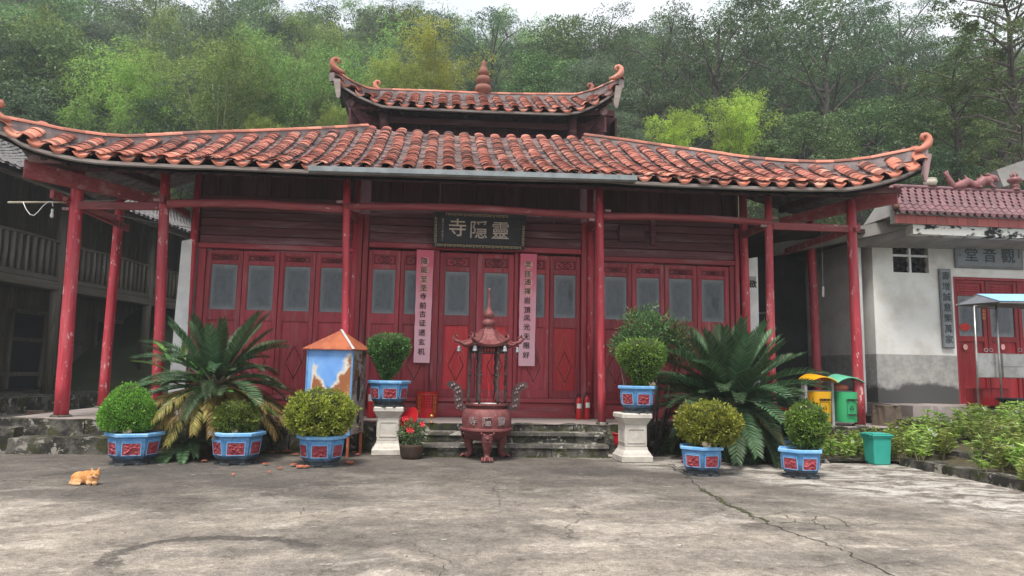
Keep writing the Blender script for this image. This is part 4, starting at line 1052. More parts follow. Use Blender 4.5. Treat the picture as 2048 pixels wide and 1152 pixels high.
def shrub(root, c, prof, rx, rz, n, m, size, seed, lump=.05, spike=0, trunk=True, z0=0):
    """clipped crown: leaves packed on a lumpy shell following a profile of (height 0-1, radius 0-1)"""
    rg = np.random.default_rng(seed)
    hs = np.array([p[0] for p in prof]); rs = np.array([p[1] for p in prof])
    t = rg.random(n * 2); r = np.interp(t, hs, rs); keep = rg.random(n * 2) < (r * .85 + .15); t = t[keep][:n]; n = len(t); r = np.interp(t, hs, rs)
    a = rg.random(n) * 2 * PI; nn0 = n; cap = (t > .9) ; r = np.where(cap, r * np.sqrt(rg.random(n)), r)
    drd = (np.interp(np.clip(t + .03, 0, 1), hs, rs) - np.interp(np.clip(t - .03, 0, 1), hs, rs)) / .06
    X = np.stack([np.cos(a) * r * rx, np.sin(a) * r * rx, t * rz], 1)
    Nn = np.stack([np.cos(a), np.sin(a), -drd * rx / rz], 1); Nn /= np.linalg.norm(Nn, axis=1, keepdims=True)
    f = np.array([mnoise.noise(Vector(p) * (1 / lump) + Vector((seed, 0, 0))) for p in X]) * .6 + np.array([mnoise.noise(Vector(p) * (2.3 / lump) + Vector((seed, 7, 0))) for p in X]) * .5
    dep = -rg.random(n) ** 2 * .05
    st_ = (rg.random(n) < .03) * rg.random(n) * (.05 if spike else .025); dep = dep + st_
    X = X + Nn * (f * lump * 1.15 + dep)[:, None]
    hol = np.array([mnoise.noise(Vector(p) * (.8 / lump) + Vector((seed * 3, 2, 9))) for p in X]); kp = ~((hol < -.26) & (rg.random(n) < .72) & (t < .93)); X = X[kp]; Nn = Nn[kp]; n = len(X)
    D = Nn * .9 + rg.normal(size=(n, 3)) * .55 + np.array([0, 0, .5])
    L = size * (.7 + rg.random(n) * .7); 
    L = L * np.where(rg.random(n) < .05, 1.9, 1)
    me = leaves('crown', X + np.array(c), D, L, L * .55, m)
    cr = link('crown', me, root)
    b = MB(); b.lathe([(max(.01, np.interp(q, hs, rs) * rx * .9 - .01), q * rz) for q in np.linspace(.04, .97, 12)], 16, c); b.build('shade_core', m_core, cr, smooth=True)  # solid dark core, put in for the shade between the leaves
    if trunk:
        b = MB(); b.tube([(c[0] * .5, c[1] * .5, z0), (c[0] * .8 + .02, c[1], (z0 + c[2]) / 2), (c[0], c[1], c[2] + rz * .35)], [.022, .018, .014], 7)
        for s_ in range(4): b.tube([(c[0], c[1], c[2] - .02), (c[0] + .12 * math.cos(s_ * 1.7), c[1] + .12 * math.sin(s_ * 1.7), c[2] + rz * .35)], [.012, .006], 5)
        b.build('trunk', m_bark, root, smooth=True)
BALL = [(0, .25), (.08, .62), (.2, .84), (.4, .99), (.6, 1), (.8, .84), (.92, .58), (1, .25)]
DOME = [(0, .55), (.06, .86), (.18, .99), (.35, 1), (.55, .88), (.75, .66), (.9, .42), (1, .15)]
DROP = [(0, .16), (.1, .26), (.3, .52), (.5, .80), (.65, .97), (.8, 1), (.92, .9), (1, .6)]
HEART = [(0, .22), (.12, .38), (.3, .62), (.5, .90), (.65, 1), (.8, .98), (.92, .82), (1, .5)]
GP = 'box shrubs in blue hexagonal pots'
def potted(xc, yb, wr, hp, rot, crown, xs, ys, prof, m, lab, size=.026, n=9000, base_z=None, Yc=None, seed=1, lump=.05, spike=0):
    """xc,yb: centre and front foot of the pot in the photo; wr rim width, hp pot height; crown spans xs, ys there"""
    if base_z is None:
        f = atz(xc, yb, YZ); depth = f.y + DIST; s = depth / FPX; Rr = wr * s / 2; base = Vector((f.x, f.y + Rr * .55, YZ))
    else:
        base = at(xc, yb, Yc); base.z = base_z; s = (Yc + DIST) / FPX; Rr = wr * s / 2
    s2 = (base.y + DIST) / FPX; H = hp * s2
    root = empty('potted_box_shrub', base, 0, lab, 'potted shrub', GP); pot_mesh(root, Rr, H, rot)
    cx = at((xs[0] + xs[1]) / 2, ys[0], base.y).x - base.x
    z0 = at(xc, ys[1], base.y).z - base.z; z1 = at(xc, ys[0], base.y).z - base.z
    rx = (xs[1] - xs[0]) / 2 * s2
    shrub(root, (cx, 0, z0), prof, rx * .96, z1 - z0, n, m, size, seed, lump, spike, True, H * .93)
    return root, base, H, Rr
P1 = potted(252, 931, 104, 58, .28, 'x', (210, 312), (767, 862), DOME, m_box_bright, 'bright green dome shrub in the leftmost blue pot', .0165, 24000, seed=3, lump=.03)
P2 = potted(463, 931, 105, 60, .22, 'x', (432, 516), (803, 874), BALL, m_box_mid, 'small round green shrub in a blue pot before the left sago palm', .024, 9000, seed=4, lump=.055, spike=.8)
P3 = potted(637, 935, 97, 58, .05, 'x', (578, 708), (779, 876), BALL, m_box_olive, 'large olive green ball shrub in a blue pot before the rusty furnace', .027, 14000, seed=5, lump=.075, spike=.5)
P4 = potted(1413, 953, 98, 58, .22, 'x', (1352, 1482), (805, 890), BALL, m_box_olive, 'wide yellow green shrub in a blue pot before the right sago palm', .027, 14000, seed=6, lump=.07, spike=.6)
P5 = potted(1615, 958, 98, 58, .02, 'x', (1573, 1652), (806, 896), BALL, m_box_mid, 'round yellowish shrub in the rightmost blue pot', .026, 9500, seed=7, lump=.06, spike=.6)
P6 = potted(1608, 931, 98, 50, .5, 'x', (1578, 1640), (800, 880), BALL, m_box_dark, 'dark shrub in a blue pot half hidden behind the rightmost pot', .03, 4000, seed=8)

def pedestal(xc, yb, ytop, wb, lab):
    f = atz(xc, yb, YZ); s = (f.y + DIST) / FPX; hw = wb * s / 2; base = Vector((f.x, f.y + hw, YZ)); H = at(xc, ytop, base.y - hw * .3).z - YZ
    root = empty('stone_pedestal', base, .06, lab, 'pedestal', 'white stone pedestals')
    def blk(z0, z1, a, t=0): 
        b = MB(); b.bbox(-a, a, -a, a, z0, z1, .012); return b
    blk(0, .09, hw).build('plinth', m_pedestal, root)
    b = MB(); b.lathe([(hw * 1.30, .09), (hw * 1.22, .12), (hw * 1.05, .16), (hw * 1.0, .20)], 4, rot=PI / 4); b.build('base_moulding', m_pedestal, root)
    sh = hw * .70; b = MB(); b.bbox(-sh, sh, -sh, sh, .20, H - .15, .008); o = b.build('shaft', m_pedestal, root)
    for k in range(4):
        M = Matrix.Rotation(k * PI / 2, 4, 'Z'); b = MB(); e = .035
        for q in ((-sh + .03, -sh + .045, .25, H - .2), (sh - .045, sh - .03, .25, H - .2)): b.box(q[0], q[1], -sh - .008, -sh + .001, q[2], q[3], M)
        b.box(-sh + .045, sh - .045, -sh - .008, -sh + .001, .25, .265, M); b.box(-sh + .045, sh - .045, -sh - .008, -sh + .001, H - .215, H - .2, M); b.build('shaft_panel', m_pedestal, o)
    b = MB(); b.lathe([(hw * .99, H - .15), (hw * 1.05, H - .13), (hw * 1.22, H - .09), (hw * 1.26, H - .07)], 4, rot=PI / 4); b.build('cap_moulding', m_pedestal, root)
    blk(H - .07, H, hw * .97).build('cap', m_pedestal, root)
    return base, H
pb, ph = pedestal(772, 912, 813, 60, 'weathered white stone pedestal left of the incense burner')
P7 = potted(777, 812, 84, 50, .12, 'x', (737, 820), (668, 764), DROP, m_box_dark, 'dark drop shaped shrub in a blue pot on the left pedestal', .024, 9000, base_z=YZ + ph + .001, Yc=pb.y, seed=9, lump=.035)
pb2, ph2 = pedestal(1274, 926, 826, 66, 'weathered white stone pedestal right of the steps')
P8 = potted(1275, 825, 84, 54, .12, 'x', (1232, 1334), (678, 774), HEART, m_box_mid, 'green flat topped shrub in a blue pot on the right pedestal', .024, 9500, base_z=YZ + ph2 + .001, Yc=pb2.y, seed=10, lump=.035)

def fuse(name, parts_, m, voxel, parent=None, smooth_it=2, loc=None):
    """one continuous skin over overlapping ellipsoids and tapered tubes"""
    b = MB()
    for q in parts_:
        if q[0] == 'e':
            _, c, r, *rot = q; Mx = Matrix.Translation(c) @ (Euler(rot[0]).to_matrix().to_4x4() if rot else Matrix())
            bm = bmesh.new(); bmesh.ops.create_uvsphere(bm, u_segments=20, v_segments=12, radius=1)
            b.add([Vector((v.co.x * r[0], v.co.y * r[1], v.co.z * r[2])) for v in bm.verts], [tuple(v.index for v in f.verts) for f in bm.faces], Mx); bm.free()
        else: b.tube(q[1], q[2], 12)
    me = b.mesh(name, m); o = bpy.data.objects.new(name, me); C.objects.link(o)
    md = o.modifiers.new('r', 'REMESH'); md.mode = 'VOXEL'; md.voxel_size = voxel
    s2 = o.modifiers.new('s', 'SMOOTH'); s2.factor = .5; s2.iterations = smooth_it
    bpy.context.view_layer.update(); me2 = bpy.data.meshes.new_from_object(o.evaluated_get(bpy.context.evaluated_depsgraph_get())); bpy.data.objects.remove(o)
    me2.polygons.foreach_set('use_smooth', [True] * len(me2.polygons)); me2.materials.clear(); me2.materials.append(m)
    r = link(name, me2, parent)
    if loc is not None: r.location = loc
    return r
# small ceramic snails and a mushroom on the soil
def snail(base, lab, s=1.0, flip=1):
    r = fuse('snail_ornament', [('e', (0, 0, .045 * s), (.035 * s, .028 * s, .036 * s)), ('t', [(-.01 * s, 0, .012 * s), (-.05 * s * flip, 0, .015 * s), (-.062 * s * flip, 0, .055 * s)], [.014 * s, .014 * s, .012 * s]), ('e', (-.064 * s * flip, 0, .065 * s), (.017 * s,) * 3)], m_snail, .006 * s, None, 2, base)
    return tag(r, lab, 'ornament', 'little snail ornaments')
def on_soil(P, dx, dy): return P[1] + Vector((dx, dy, P[2] * .955))
snail(on_soil(P1, .02, -.22), 'cream snail ornament on the soil of the leftmost pot', 1.0)
snail(on_soil(P2, .03, -.2), 'white snail ornament on the soil before the small round shrub', .7)
snail(on_soil(P4, -.03, -.20), 'cream snail ornament on the soil under the wide yellow green shrub', 1.1, -1)
snail(on_soil(P8, .2, -.08), 'cream snail ornament in the pot on the right pedestal', .9)
q = on_soil(P1, -.14, -.2); b = MB(); b.lathe([(.012, 0), (.01, .03), (.034, .032), (.03, .045), (.015, .055), (.002, .058)], 12); o = b.build('mushroom_ornament', m_bell, None, True, loc=q); tag(o, 'small grey mushroom ornament in the leftmost blue pot', 'ornament')

# ------------------------------------------------------------------ incense burner
BY = -2.0; bc = at(972, 900, BY)
br = empty('incense_burner', (bc.x, BY, YZ), 0, 'tall red cast iron incense burner with a small roof and gourd spire', 'incense burner')
def bz(y): return at(972, y, BY).z - YZ
sB = (BY + DIST) / FPX
def br_(px): return px * sB
b = MB(); b.lathe([(.02, bz(882)), (br_(25), bz(880)), (br_(42), bz(870)), (br_(47), bz(861)), (br_(52), bz(859)), (br_(52), bz(856)), (br_(48), bz(854)), (br_(49), bz(840)), (br_(48), bz(826)), (br_(43), bz(818)), (br_(35), bz(815)), (br_(35), bz(812)), (br_(42), bz(810)), (br_(42), bz(806)), (br_(38), bz(806)), (br_(36), bz(808))], 40)
autosmooth(b.build('bowl', m_iron, br), 35)
b = MB(); b.lathe([(br_(37), bz(808.5)), (br_(20), bz(806)), (.01, bz(805))], 24); b.build('ash', m_ash, br, smooth=True)
for k, a in enumerate((-PI / 2 - .02, PI / 6 + .12, PI - PI / 6 - .12)):
    d = Vector((math.cos(a), math.sin(a), 0)); sd_ = Vector((-d.y, d.x, 0))
    pts = [d * br_(28) + Vector((0, 0, bz(868))), d * br_(40) + Vector((0, 0, bz(874))), d * br_(43) + Vector((0, 0, bz(886))), d * br_(38) + Vector((0, 0, bz(900))), d * br_(38) + Vector((0, 0, bz(908))), d * br_(44) + Vector((0, 0, .035)), d * br_(48) + Vector((0, 0, .028))]
    b = MB(); b.tube(pts, [.07, .08, .064, .042, .036, .05, .032], 12); lg = b.build('leg', m_iron, br, smooth=True)
    # lion mask: brow, eyes, snout, fangs
    c = d * (br_(43) + .078) + Vector((0, 0, bz(872)))
    fm = MB()
    for sx_ in (-1, 1):
        fm.tube([c + sd_ * sx_ * .012 + Vector((0, 0, .035)), c + sd_ * sx_ * .05 + Vector((0, 0, .05)), c + sd_ * sx_ * .07 + Vector((0, 0, .03))], [.013, .014, .006], 6)
        fm.lathe([(.001, -.014), (.013, -.007), (.014, .004), (.001, .013)], 8, c + sd_ * sx_ * .033 + Vector((0, 0, .016)) + d * .006)
        fm.tube([c + sd_ * sx_ * .075 + Vector((0, 0, .05)) - d * .02, c + sd_ * sx_ * .085 + Vector((0, 0, .08)) - d * .02], [.018, .006], 6)
        for t_ in range(3): fm.tube([d * (br_(44) + .03) + sd_ * sx_ * .03 * t_ + Vector((0, 0, .05)), d * (br_(52) + .02) + sd_ * sx_ * .034 * t_ + Vector((0, 0, .012))], [.022, .014], 6)
    fm.lathe([(.001, -.018), (.022, -.01), (.024, .006), (.01, .02), (.001, .024)], 10, c + Vector((0, 0, -.008)) + d * .012)
    fm.tube([c + sd_ * -.042 + Vector((0, 0, -.034)), c + Vector((0, 0, -.05)) + d * .01, c + sd_ * .042 + Vector((0, 0, -.034))], .01, 6)
    fm.build('lion_mask', m_iron, lg, smooth=True)
# characters cast on the bowl
for ch, ax in (("寺", -.62), ("隱", -.06), ("靈", .55)):
    a = -PI / 2 + ax; rr = br_(49.5)
    M = Matrix.Translation((math.cos(a) * rr, math.sin(a) * rr, bz(841))) @ Matrix.Rotation(a + PI / 2, 4, 'Z') @ FACE
    text_obj('cast_character', ch, .125, m_silver, br, M, .008, .008)
# handles: flat upswept bands with a meander
for sx_ in (-1, 1):
    prof = [(37, 812), (45, 816), (54, 812), (57, 800), (57, 785), (60, 777), (68, 771), (80, 768)]
    b = MB(); pts = [Vector((sx_ * br_(x), 0, bz(y))) for x, y in prof]
    ws = [.03, .045, .058, .060, .058, .058, .054, .036]; A, B = [], []
    for i, p in enumerate(pts):
        t = (pts[min(i + 1, 7)] - pts[max(i - 1, 0)]).normalized(); nn = Vector((-t.z, 0, t.x)); A.append(p + nn * ws[i]); B.append(p - nn * ws[i])
    poly = [(p.x, p.z) for p in A] + [(p.x, p.z) for p in B[::-1]]
    b.prism(poly, -.028, .028); o = b.build('handle', m_irondark, br)
    b = MB()
    for i in range(2, 7):
        p = pts[i]; 
        for dx, dz in ((-.016, 0), (.016, .012)): b.box(p.x + dx - .01, p.x + dx + .01, -.045, -.022, p.z + dz - .012, p.z + dz + .012)
    b.build('handle_relief', m_silver, o)
# six posts, fretwork band, roof
for k in range(6):
    a = k * PI / 3; R0 = br_(36); p = Vector((math.cos(a) * R0, math.sin(a) * R0, 0)); z0, z1 = bz(806), bz(692)
    b = MB(); n = 14; pts = [p + Vector((.006 * math.cos(i * 1.9), .006 * math.sin(i * 1.9), z0 + (z1 - z0) * i / n)) for i in range(n + 1)]
    b.tube(pts, [.018 + .008 * (i % 2) for i in range(n + 1)], 8)
    zc = bz(752); q = p.normalized(); s_ = Vector((-q.y, q.x, 0))
    b.tube([p - s_ * .05 + Vector((0, 0, zc + .02)), p + Vector((0, 0, zc - .005)), p + s_ * .05 + Vector((0, 0, zc + .02))], [.008, .02, .008], 6)
    b.build('dragon_post', m_irondark, br, smooth=True)
    b = MB(); a2 = a + PI / 3; p2 = Vector((math.cos(a2) * R0, math.sin(a2) * R0, 0))
    for zz in (bz(694), bz(706)): b.beam(p + Vector((0, 0, zz)), p2 + Vector((0, 0, zz)), .012, .012)
    for j in range(6):
        c = p.lerp(p2, (j + .5) / 6) + Vector((0, 0, bz(700))); dd = (p2 - p).normalized()
        b.tube([c + dd * (.022 * math.cos(x)) + Vector((0, 0, .030 * math.sin(x))) for x in np.linspace(0, 2 * PI, 9)], .006, 4)
    b.build('fret_band', m_irondark, br)
RS = [(58, 691, 0), (50, 690, 0), (36, 682, 0), (25, 670, 0), (18, 661, 0), (14, 657, 0)]
b = MB(); nseg = 36; base = 0
for j, (r, y, _) in enumerate(RS):
    for k in range(nseg):
        a = 2 * PI * k / nseg; c6 = abs(((k / 6) % 1) - .0); c6 = min(c6, 1 - c6) * 2      # 0 at corners, 1 mid-side
        up_ = (1 - c6) ** 2 * .045 * (1 - j / 3 if j < 3 else 0); hexr = math.cos(PI / 6) / math.cos(a % (PI / 3) - PI / 6)
        ribs = .004 * (k % 2)
        b.v.append((math.cos(a) * br_(r) * hexr, math.sin(a) * br_(r) * hexr, bz(y) + up_ + ribs))
m_ = len(RS)
for j in range(m_ - 1):
    for k in range(nseg): b.f.append((j * nseg + k, j * nseg + (k + 1) % nseg, (j + 1) * nseg + (k + 1) % nseg, (j + 1) * nseg + k))
o = len(b.v)
for k in range(nseg): b.v.append((b.v[k][0] * .97, b.v[k][1] * .97, b.v[k][2] - .03))
for k in range(nseg): b.f.append((k, o + k, o + (k + 1) % nseg, (k + 1) % nseg))
b.f.append(tuple(o + k for k in range(nseg)))
rf = b.build('roof', m_iron, br)
for k in range(6):
    a = k * PI / 3; q = Vector((math.cos(a), math.sin(a), 0)); pts = [q * br_(22) + Vector((0, 0, bz(667))), q * br_(38) + Vector((0, 0, bz(681))), q * br_(52) + Vector((0, 0, bz(686))), q * br_(64) + Vector((0, 0, bz(683))), q * br_(71) + Vector((0, 0, bz(677))), q * br_(66) + Vector((0, 0, bz(672))), q * br_(58) + Vector((0, 0, bz(676)))]
    b = MB(); b.tube(pts, [.012, .016, .022, .026, .018, .014, .012], 7)
    s_ = Vector((-q.y, q.x, 0)); h = pts[5]
    for sg in (-1, 1): b.tube([h + s_ * sg * .005, h + s_ * sg * .03 + Vector((0, 0, .03))], [.012, .004], 5)
    b.build('dragon_head', m_iron, rf, smooth=True)
    c = q * br_(58) + Vector((0, 0, bz(690)))
    b = MB(); b.tube([c + Vector((0, 0, .03)), c - Vector((0, 0, .02))], .003, 4); b.lathe([(.010, -.02), (.022, -.035), (.026, -.065), (.034, -.09), (.03, -.092), (.005, -.04)], 12, c); b.tube([c - Vector((0, 0, .09)), c - Vector((0, 0, .17))], .0025, 4); b.build('bell', m_bell, rf)
b = MB(); b.lathe([(br_(14), bz(657)), (br_(8), bz(654)), (br_(12), bz(651)), (br_(13.5), bz(646)), (br_(12), bz(641)), (br_(6), bz(638)), (br_(9), bz(635)), (br_(10.5), bz(630)), (br_(9.5), bz(625)), (br_(5), bz(618)), (br_(3.2), bz(608)), (br_(2.2), bz(584)), (br_(3.2), bz(581)), (br_(3), bz(578)), (.002, bz(576))], 20); b.build('gourd_spire', m_iron, br, smooth=True)
b = MB()
for (x, y, h, lx) in ((-.06, -.05, .32, -.05), (.0, -.08, .27, .02), (.05, 0, .36, -.06), (.1, .05, .2, .03)): b.tube([(x, y, bz(806)), (x + lx, y, bz(806) + h)], .0035, 5)
b.build('incense_stick', m_petal_r, br)

# ------------------------------------------------------------------ rusty paper furnace
a0, a1 = at(613, 875, -1.74), at(712, 875, -1.74); fx = (a0.x + a1.x) / 2; hw = (a1.x - a0.x) / 2
fr = empty('paper_furnace', (fx + .02, -1.66, YZ), R(-15), 'blue sheet metal paper furnace, blistered with rust, under a pyramid roof', 'furnace')
zt = at(660, 697, -1.74).z - YZ; zb = at(660, 866, -1.74).z - YZ; dp = .25; hw *= .97
b = MB(); b.box(-hw, hw, -dp, -dp + .006, zb, zt); b.build('front_sheet', m_rustblue, fr)
b = MB(); b.box(hw - .002, hw + .004, -dp + .007, dp, zb, zt); sidep = b.build('side_sheet', m_rustside, fr)
b = MB(); b.box(-hw - .004, -hw + .002, -dp + .007, dp, zb, zt); b.box(-hw, hw, dp, dp + .006, zb, zt); b.box(-hw, hw, -dp + .01, dp - .01, zb - .01, zb); b.build('rear_sheet', m_rustside, fr)
for z0, z1, y0, y1 in ((zb + .42, zb + .78, -.06, .07), (zb + .12, zb + .26, -.02, .08)):
    b = MB(); b.tube([(hw + .003, (y0 + y1) / 2, (z0 + z1) / 2), (hw + .0065, (y0 + y1) / 2, (z0 + z1) / 2)], 1, 16); b.v = [(x, (y0 + y1) / 2 + (y - (y0 + y1) / 2) * (y1 - y0) / 2, (z0 + z1) / 2 + (z - (z0 + z1) / 2) * (z1 - z0) / 2) for x, y, z in b.v]; b.build('air_hole', m_void, sidep)
b = MB(); e = .012
for sx_ in (-1, 1): b.box(sx_ * hw - e, sx_ * hw + e, -dp - .006, -dp + .014, zb - .01, zt)
b.box(-hw, hw, -dp - .007, -dp, zb - .012, zb + .02); b.build('corner_angle', m_blue, fr)
for x, y in ((-hw + .02, -dp + .02), (hw - .02, -dp + .02), (-hw + .02, dp - .02), (hw - .02, dp - .02)):
    b = MB(); b.box(x - .015, x + .015, y - .015, y + .015, 0, zb); b.build('leg', m_rust, fr)
ap = Vector((at(683, 661, -1.52).x - fx, 0, at(683, 661, -1.52).z - YZ)); ov = .055
crn = [Vector((-hw - ov, -dp - ov, zt - .005)), Vector((hw + ov * .6, -dp - ov, zt - .012)), Vector((hw + ov, dp + ov, zt)), Vector((-hw - ov, dp + ov, zt))]
b = MB(); b.add(crn + [ap], [(0, 1, 4), (1, 2, 4), (2, 3, 4), (3, 0, 4)]); b.add([p - Vector((0, 0, .012)) for p in crn] + [ap - Vector((0, 0, .012))], [(1, 0, 4), (2, 1, 4), (3, 2, 4), (0, 3, 4)]); n0 = 0
for i in range(4): j = (i + 1) % 4; b.f.append((i, 5 + i, 5 + j, j))
rfo = b.build('pyramid_roof', m_rust, fr)
b = MB(); b.beam(crn[1] + Vector((0, 0, .006)), ap + Vector((0, 0, .006)), .035, .006); b.build('ridge_strip', m_galv, rfo)
b = MB()
for i in range(9):
    for x in (-hw + .012, hw - .012): b.lathe([(.005, 0), (.001, .004)], 6, (0, 0, 0), Matrix.Translation((x, -dp - .008, zb + .05 + i * (zt - zb - .1) / 8)) @ Matrix.Rotation(PI / 2, 4, 'X'))
b.build('rivet', m_galv, fr)

# ------------------------------------------------------------------ red things on the platform
p = atz(853, 836, 0); p.y += .17
bk = empty('offering_bucket', p, 0, 'red perforated metal bucket with gold trim by the door sill', 'bucket')
s_ = (p.y + DIST) / FPX; rr = 21.5 * s_; H = 50 * s_
b = MB(); b.lathe([(rr * .92, 0), (rr * .92, .01), (rr, H), (rr * 1.03, H + .004), (rr * .97, H), (rr * .9, .05)], 28); b.build('body', m_redplastic, bk, smooth=False)
b = MB()
for k in range(-2, 3):
    for j in range(5):
        a = -PI / 2 + k * .24; b = MB(); b.box(-.009, .009, -.004, .002, -.006, .006, Matrix.Translation((math.cos(a) * rr * .985, math.sin(a) * rr * .985, H * (.42 + .1 * j))) @ Matrix.Rotation(a + PI / 2, 4, 'Z')); b.build('perforation', m_void, bk)
b = MB()
for a in (-PI / 2 - .95, -PI / 2 - .6, -PI / 2 + .62, -PI / 2 + .95): b.tube([(math.cos(a) * rr * .96, math.sin(a) * rr * .96, H * .12), (math.cos(a) * rr * 1.005, math.sin(a) * rr * 1.005, H * .88)], .004, 4)
for a in (-PI / 2 - .78, -PI / 2 + .78):
    for j in range(4):
        c = Vector((math.cos(a) * rr * 1.0, math.sin(a) * rr * 1.0, H * (.25 + .17 * j))); t = Vector((-math.sin(a), math.cos(a), 0)); b.tube([c + t * .014 * math.cos(x) + Vector((0, 0, .022 * math.sin(x))) for x in np.linspace(0, 2 * PI, 9)], .003, 4)
b.tube([(math.cos(x) * rr * 1.0, math.sin(x) * rr * 1.0, H * .9) for x in np.linspace(0, 2 * PI, 33)], .004, 4); b.build('gold_trim', m_goldmetal, bk)
p = atz(863, 846, 0); b = MB(); b.lathe([(.02, 0), (.022, .008), (.008, .02), (.007, .06), (.02, .075), (.03, .10), (.022, .115), (.003, .12)], 12); o = b.build('gilt_candle_holder', m_goldmetal, None, True, loc=p + Vector((0, .03, 0))); tag(o, 'small gilt candle holder on the platform edge by the red bucket', 'candle holder')
p = at(820, 838, -1.55); tr = empty('red_tray', p, 0, 'round red plastic tray leaning behind the azalea pot', 'tray')
M = Euler((R(62), 0, R(-28))).to_matrix().to_4x4() @ Euler((0, R(-18), 0)).to_matrix().to_4x4(); b = MB(); b.lathe([(.001, 0), (.135, 0), (.16, .025), (.168, .025), (.14, -.008), (.001, -.008)], 32, (0, 0, 0), M); b.build('dish', m_redplastic, tr, smooth=True)
def extinguisher(x, yt, yb, Y, lab, h=None, grp='red fire extinguishers'):
    p = at(x, yb, Y); p.z = 0 if h is None else h; H = at(x, yt, Y).z - p.z; r = empty('fire_extinguisher', p, random.uniform(-.4, .4), lab, 'fire extinguisher', grp); s = H / .42
    b = MB(); b.lathe([(.05, 0), (.054, .01), (.055, .30), (.05, .335), (.03, .36), (.016, .37), (.016, .385)], 20); 
    b.v = [(x * s, y * s, z * s) for x, y, z in b.v]; b.build('cylinder_body', m_exting, r, smooth=True)
    b = MB(); b.box(-.012, .012, -.012, .012, .385, .40); b.box(-.01, .075, -.006, .006, .40, .412); b.box(-.01, .07, -.006, .006, .418, .426, Matrix.Rotation(-.12, 4, 'Y')); b.v = [(x * s, y * s, z * s) for x, y, z in b.v]; b.build('valve', m_black, r)
    b = MB(); b.tube([Vector(q) * s for q in ((-.01, 0, .39), (-.05, -.01, .38), (-.066, -.015, .3), (-.062, -.02, .16), (-.06, -.02, .1))], .009 * s, 7); b.build('hose', m_black, r, smooth=True)
    b = MB(); n = 8
    for i in range(n + 1):
        a = -PI / 2 - .8 + 1.6 * i / n
        for z in (.19, .27): b.v.append((math.cos(a) * .0558 * s, math.sin(a) * .0558 * s, z * s))
    for i in range(n): b.f.append((2 * i, 2 * i + 2, 2 * i + 3, 2 * i + 1))
    b.build('sticker', m_paperlabel, r)
extinguisher(1157, 789, 834, -.3, 'left one of the two red fire extinguishers by the threshold')
extinguisher(1173, 786, 834, -.25, 'right one of the two red fire extinguishers by the threshold')
extinguisher(743, 762, 830, -.35, 'red fire extinguisher half hidden between the furnace and the blue pot')
# red glazed pot on the yard, right of the steps; azalea in a mossy pot on the left
p = atz(1238, 907, YZ); p.y += .06; rp_ = empty('red_flower_pot', p, 0, 'small glazed red pot with dry stems beside the right pedestal', 'flower pot')
b = MB(); b.lathe([(.085, 0), (.10, .05), (.075, .09)], 20); b.build('stand', m_foot, rp_, smooth=True)
b = MB(); b.lathe([(.06, .09), (.095, .12), (.115, .20), (.112, .27), (.13, .285), (.13, .30), (.105, .30), (.10, .27)], 24); b.build('pot', m_redplastic, rp_, smooth=True)
b = MB(); b.lathe([(.10, .27), (.001, .285)], 16); b.build('soil', m_soil, rp_)
b = MB()
for k in range(9): a = k * .7; b.tube([(.03 * math.cos(a), .03 * math.sin(a), .28), (.07 * math.cos(a), .07 * math.sin(a), .33 + .04 * math.sin(k))], .004, 4)
b.build('dry_stem', m_stump, rp_)
def bush(root, c, rx, ry, rz, n, L, m, seed, stems=8, droop=.2):
    rg = np.random.default_rng(seed); d = rg.normal(size=(n, 3)); d /= np.linalg.norm(d, axis=1, keepdims=True); r = rg.random(n) ** .45
    f = np.array([mnoise.noise(Vector(v) * 1.9 + Vector((seed, 0, 0))) for v in d]) * .45 + 1
    P = d * r[:, None] * f[:, None] * np.array([rx, ry, rz]); D = d + rg.normal(size=(n, 3)) * .5 + np.array([0, 0, .4 - droop])
    cr = link('crown', leaves('crown', P + np.array(c), D, L * (.7 + .6 * rg.random(n)), L * .36, m), root)
    b = MB()
    for k in range(stems):
        a = k * 2.4; q = (c[0] + rx * .6 * math.cos(a), c[1] + ry * .6 * math.sin(a), c[2] + rz * .5 * math.sin(k * 1.3)); b.tube([(c[0] * .3, c[1] * .3, .0), ((c[0] * .3 + q[0]) / 2, (c[1] * .3 + q[1]) / 2, q[2] * .4), q], [.018, .013, .005], 5)
    b.build('trunk', m_bark, root, smooth=True)
p = at(823, 900, -1.99); p.z = YZ; az = empty('potted_azalea', p, 0, 'leafy azalea in a mossy clay pot left of the steps', 'potted plant')
b = MB(); b.lathe([(.14, 0), (.17, .05), (.19, .17), (.20, .21), (.17, .21), (.16, .17)], 20); b.build('pot', m_brickpot, az, smooth=True)
b = MB(); b.lathe([(.17, .17), (.01, .2)], 14); b.build('soil', m_soil, az)
bush(az, (.0, 0, .36), .20, .17, .19, 560, .065, m_leaf_mid, 21); az.scale = (.85, .85, .92)
b = MB()
for k in range(6):
    b = MB(); a = k * 2.2; c = Vector((.16 * math.cos(a), -.12 + .08 * math.sin(a), .50 + .09 * math.sin(k * 2.1)))
    for j in range(5): t = j * 2 * PI / 5; b.add([c, c + Vector((.03 * math.cos(t - .5), -.01, .03 * math.sin(t - .5))), c + Vector((.045 * math.cos(t), .0, .045 * math.sin(t))), c + Vector((.03 * math.cos(t + .5), -.01, .03 * math.sin(t + .5)))], [(0, 1, 2, 3)])
    b.build('flower', m_petal_r, az)
# weeds rooted under the furnace and pedestal
for i, (x, y, n, w, h, lab) in enumerate(((655, 905, 160, .14, .12, 'low green weeds growing behind the olive shrub pot'), (578, 900, 120, .12, .10, 'low green weeds at the foot of the furnace'), (1308, 905, 260, .2, .2, 'leafy weeds with white blooms right of the right pedestal'))):
    p = atz(x, y, YZ); w_ = empty('weed_clump', p, 0, lab, 'weeds'); bush(w_, (0, 0, h), w, w * .8, h, n, .06, m_leaf_mid, 30 + i, 5)

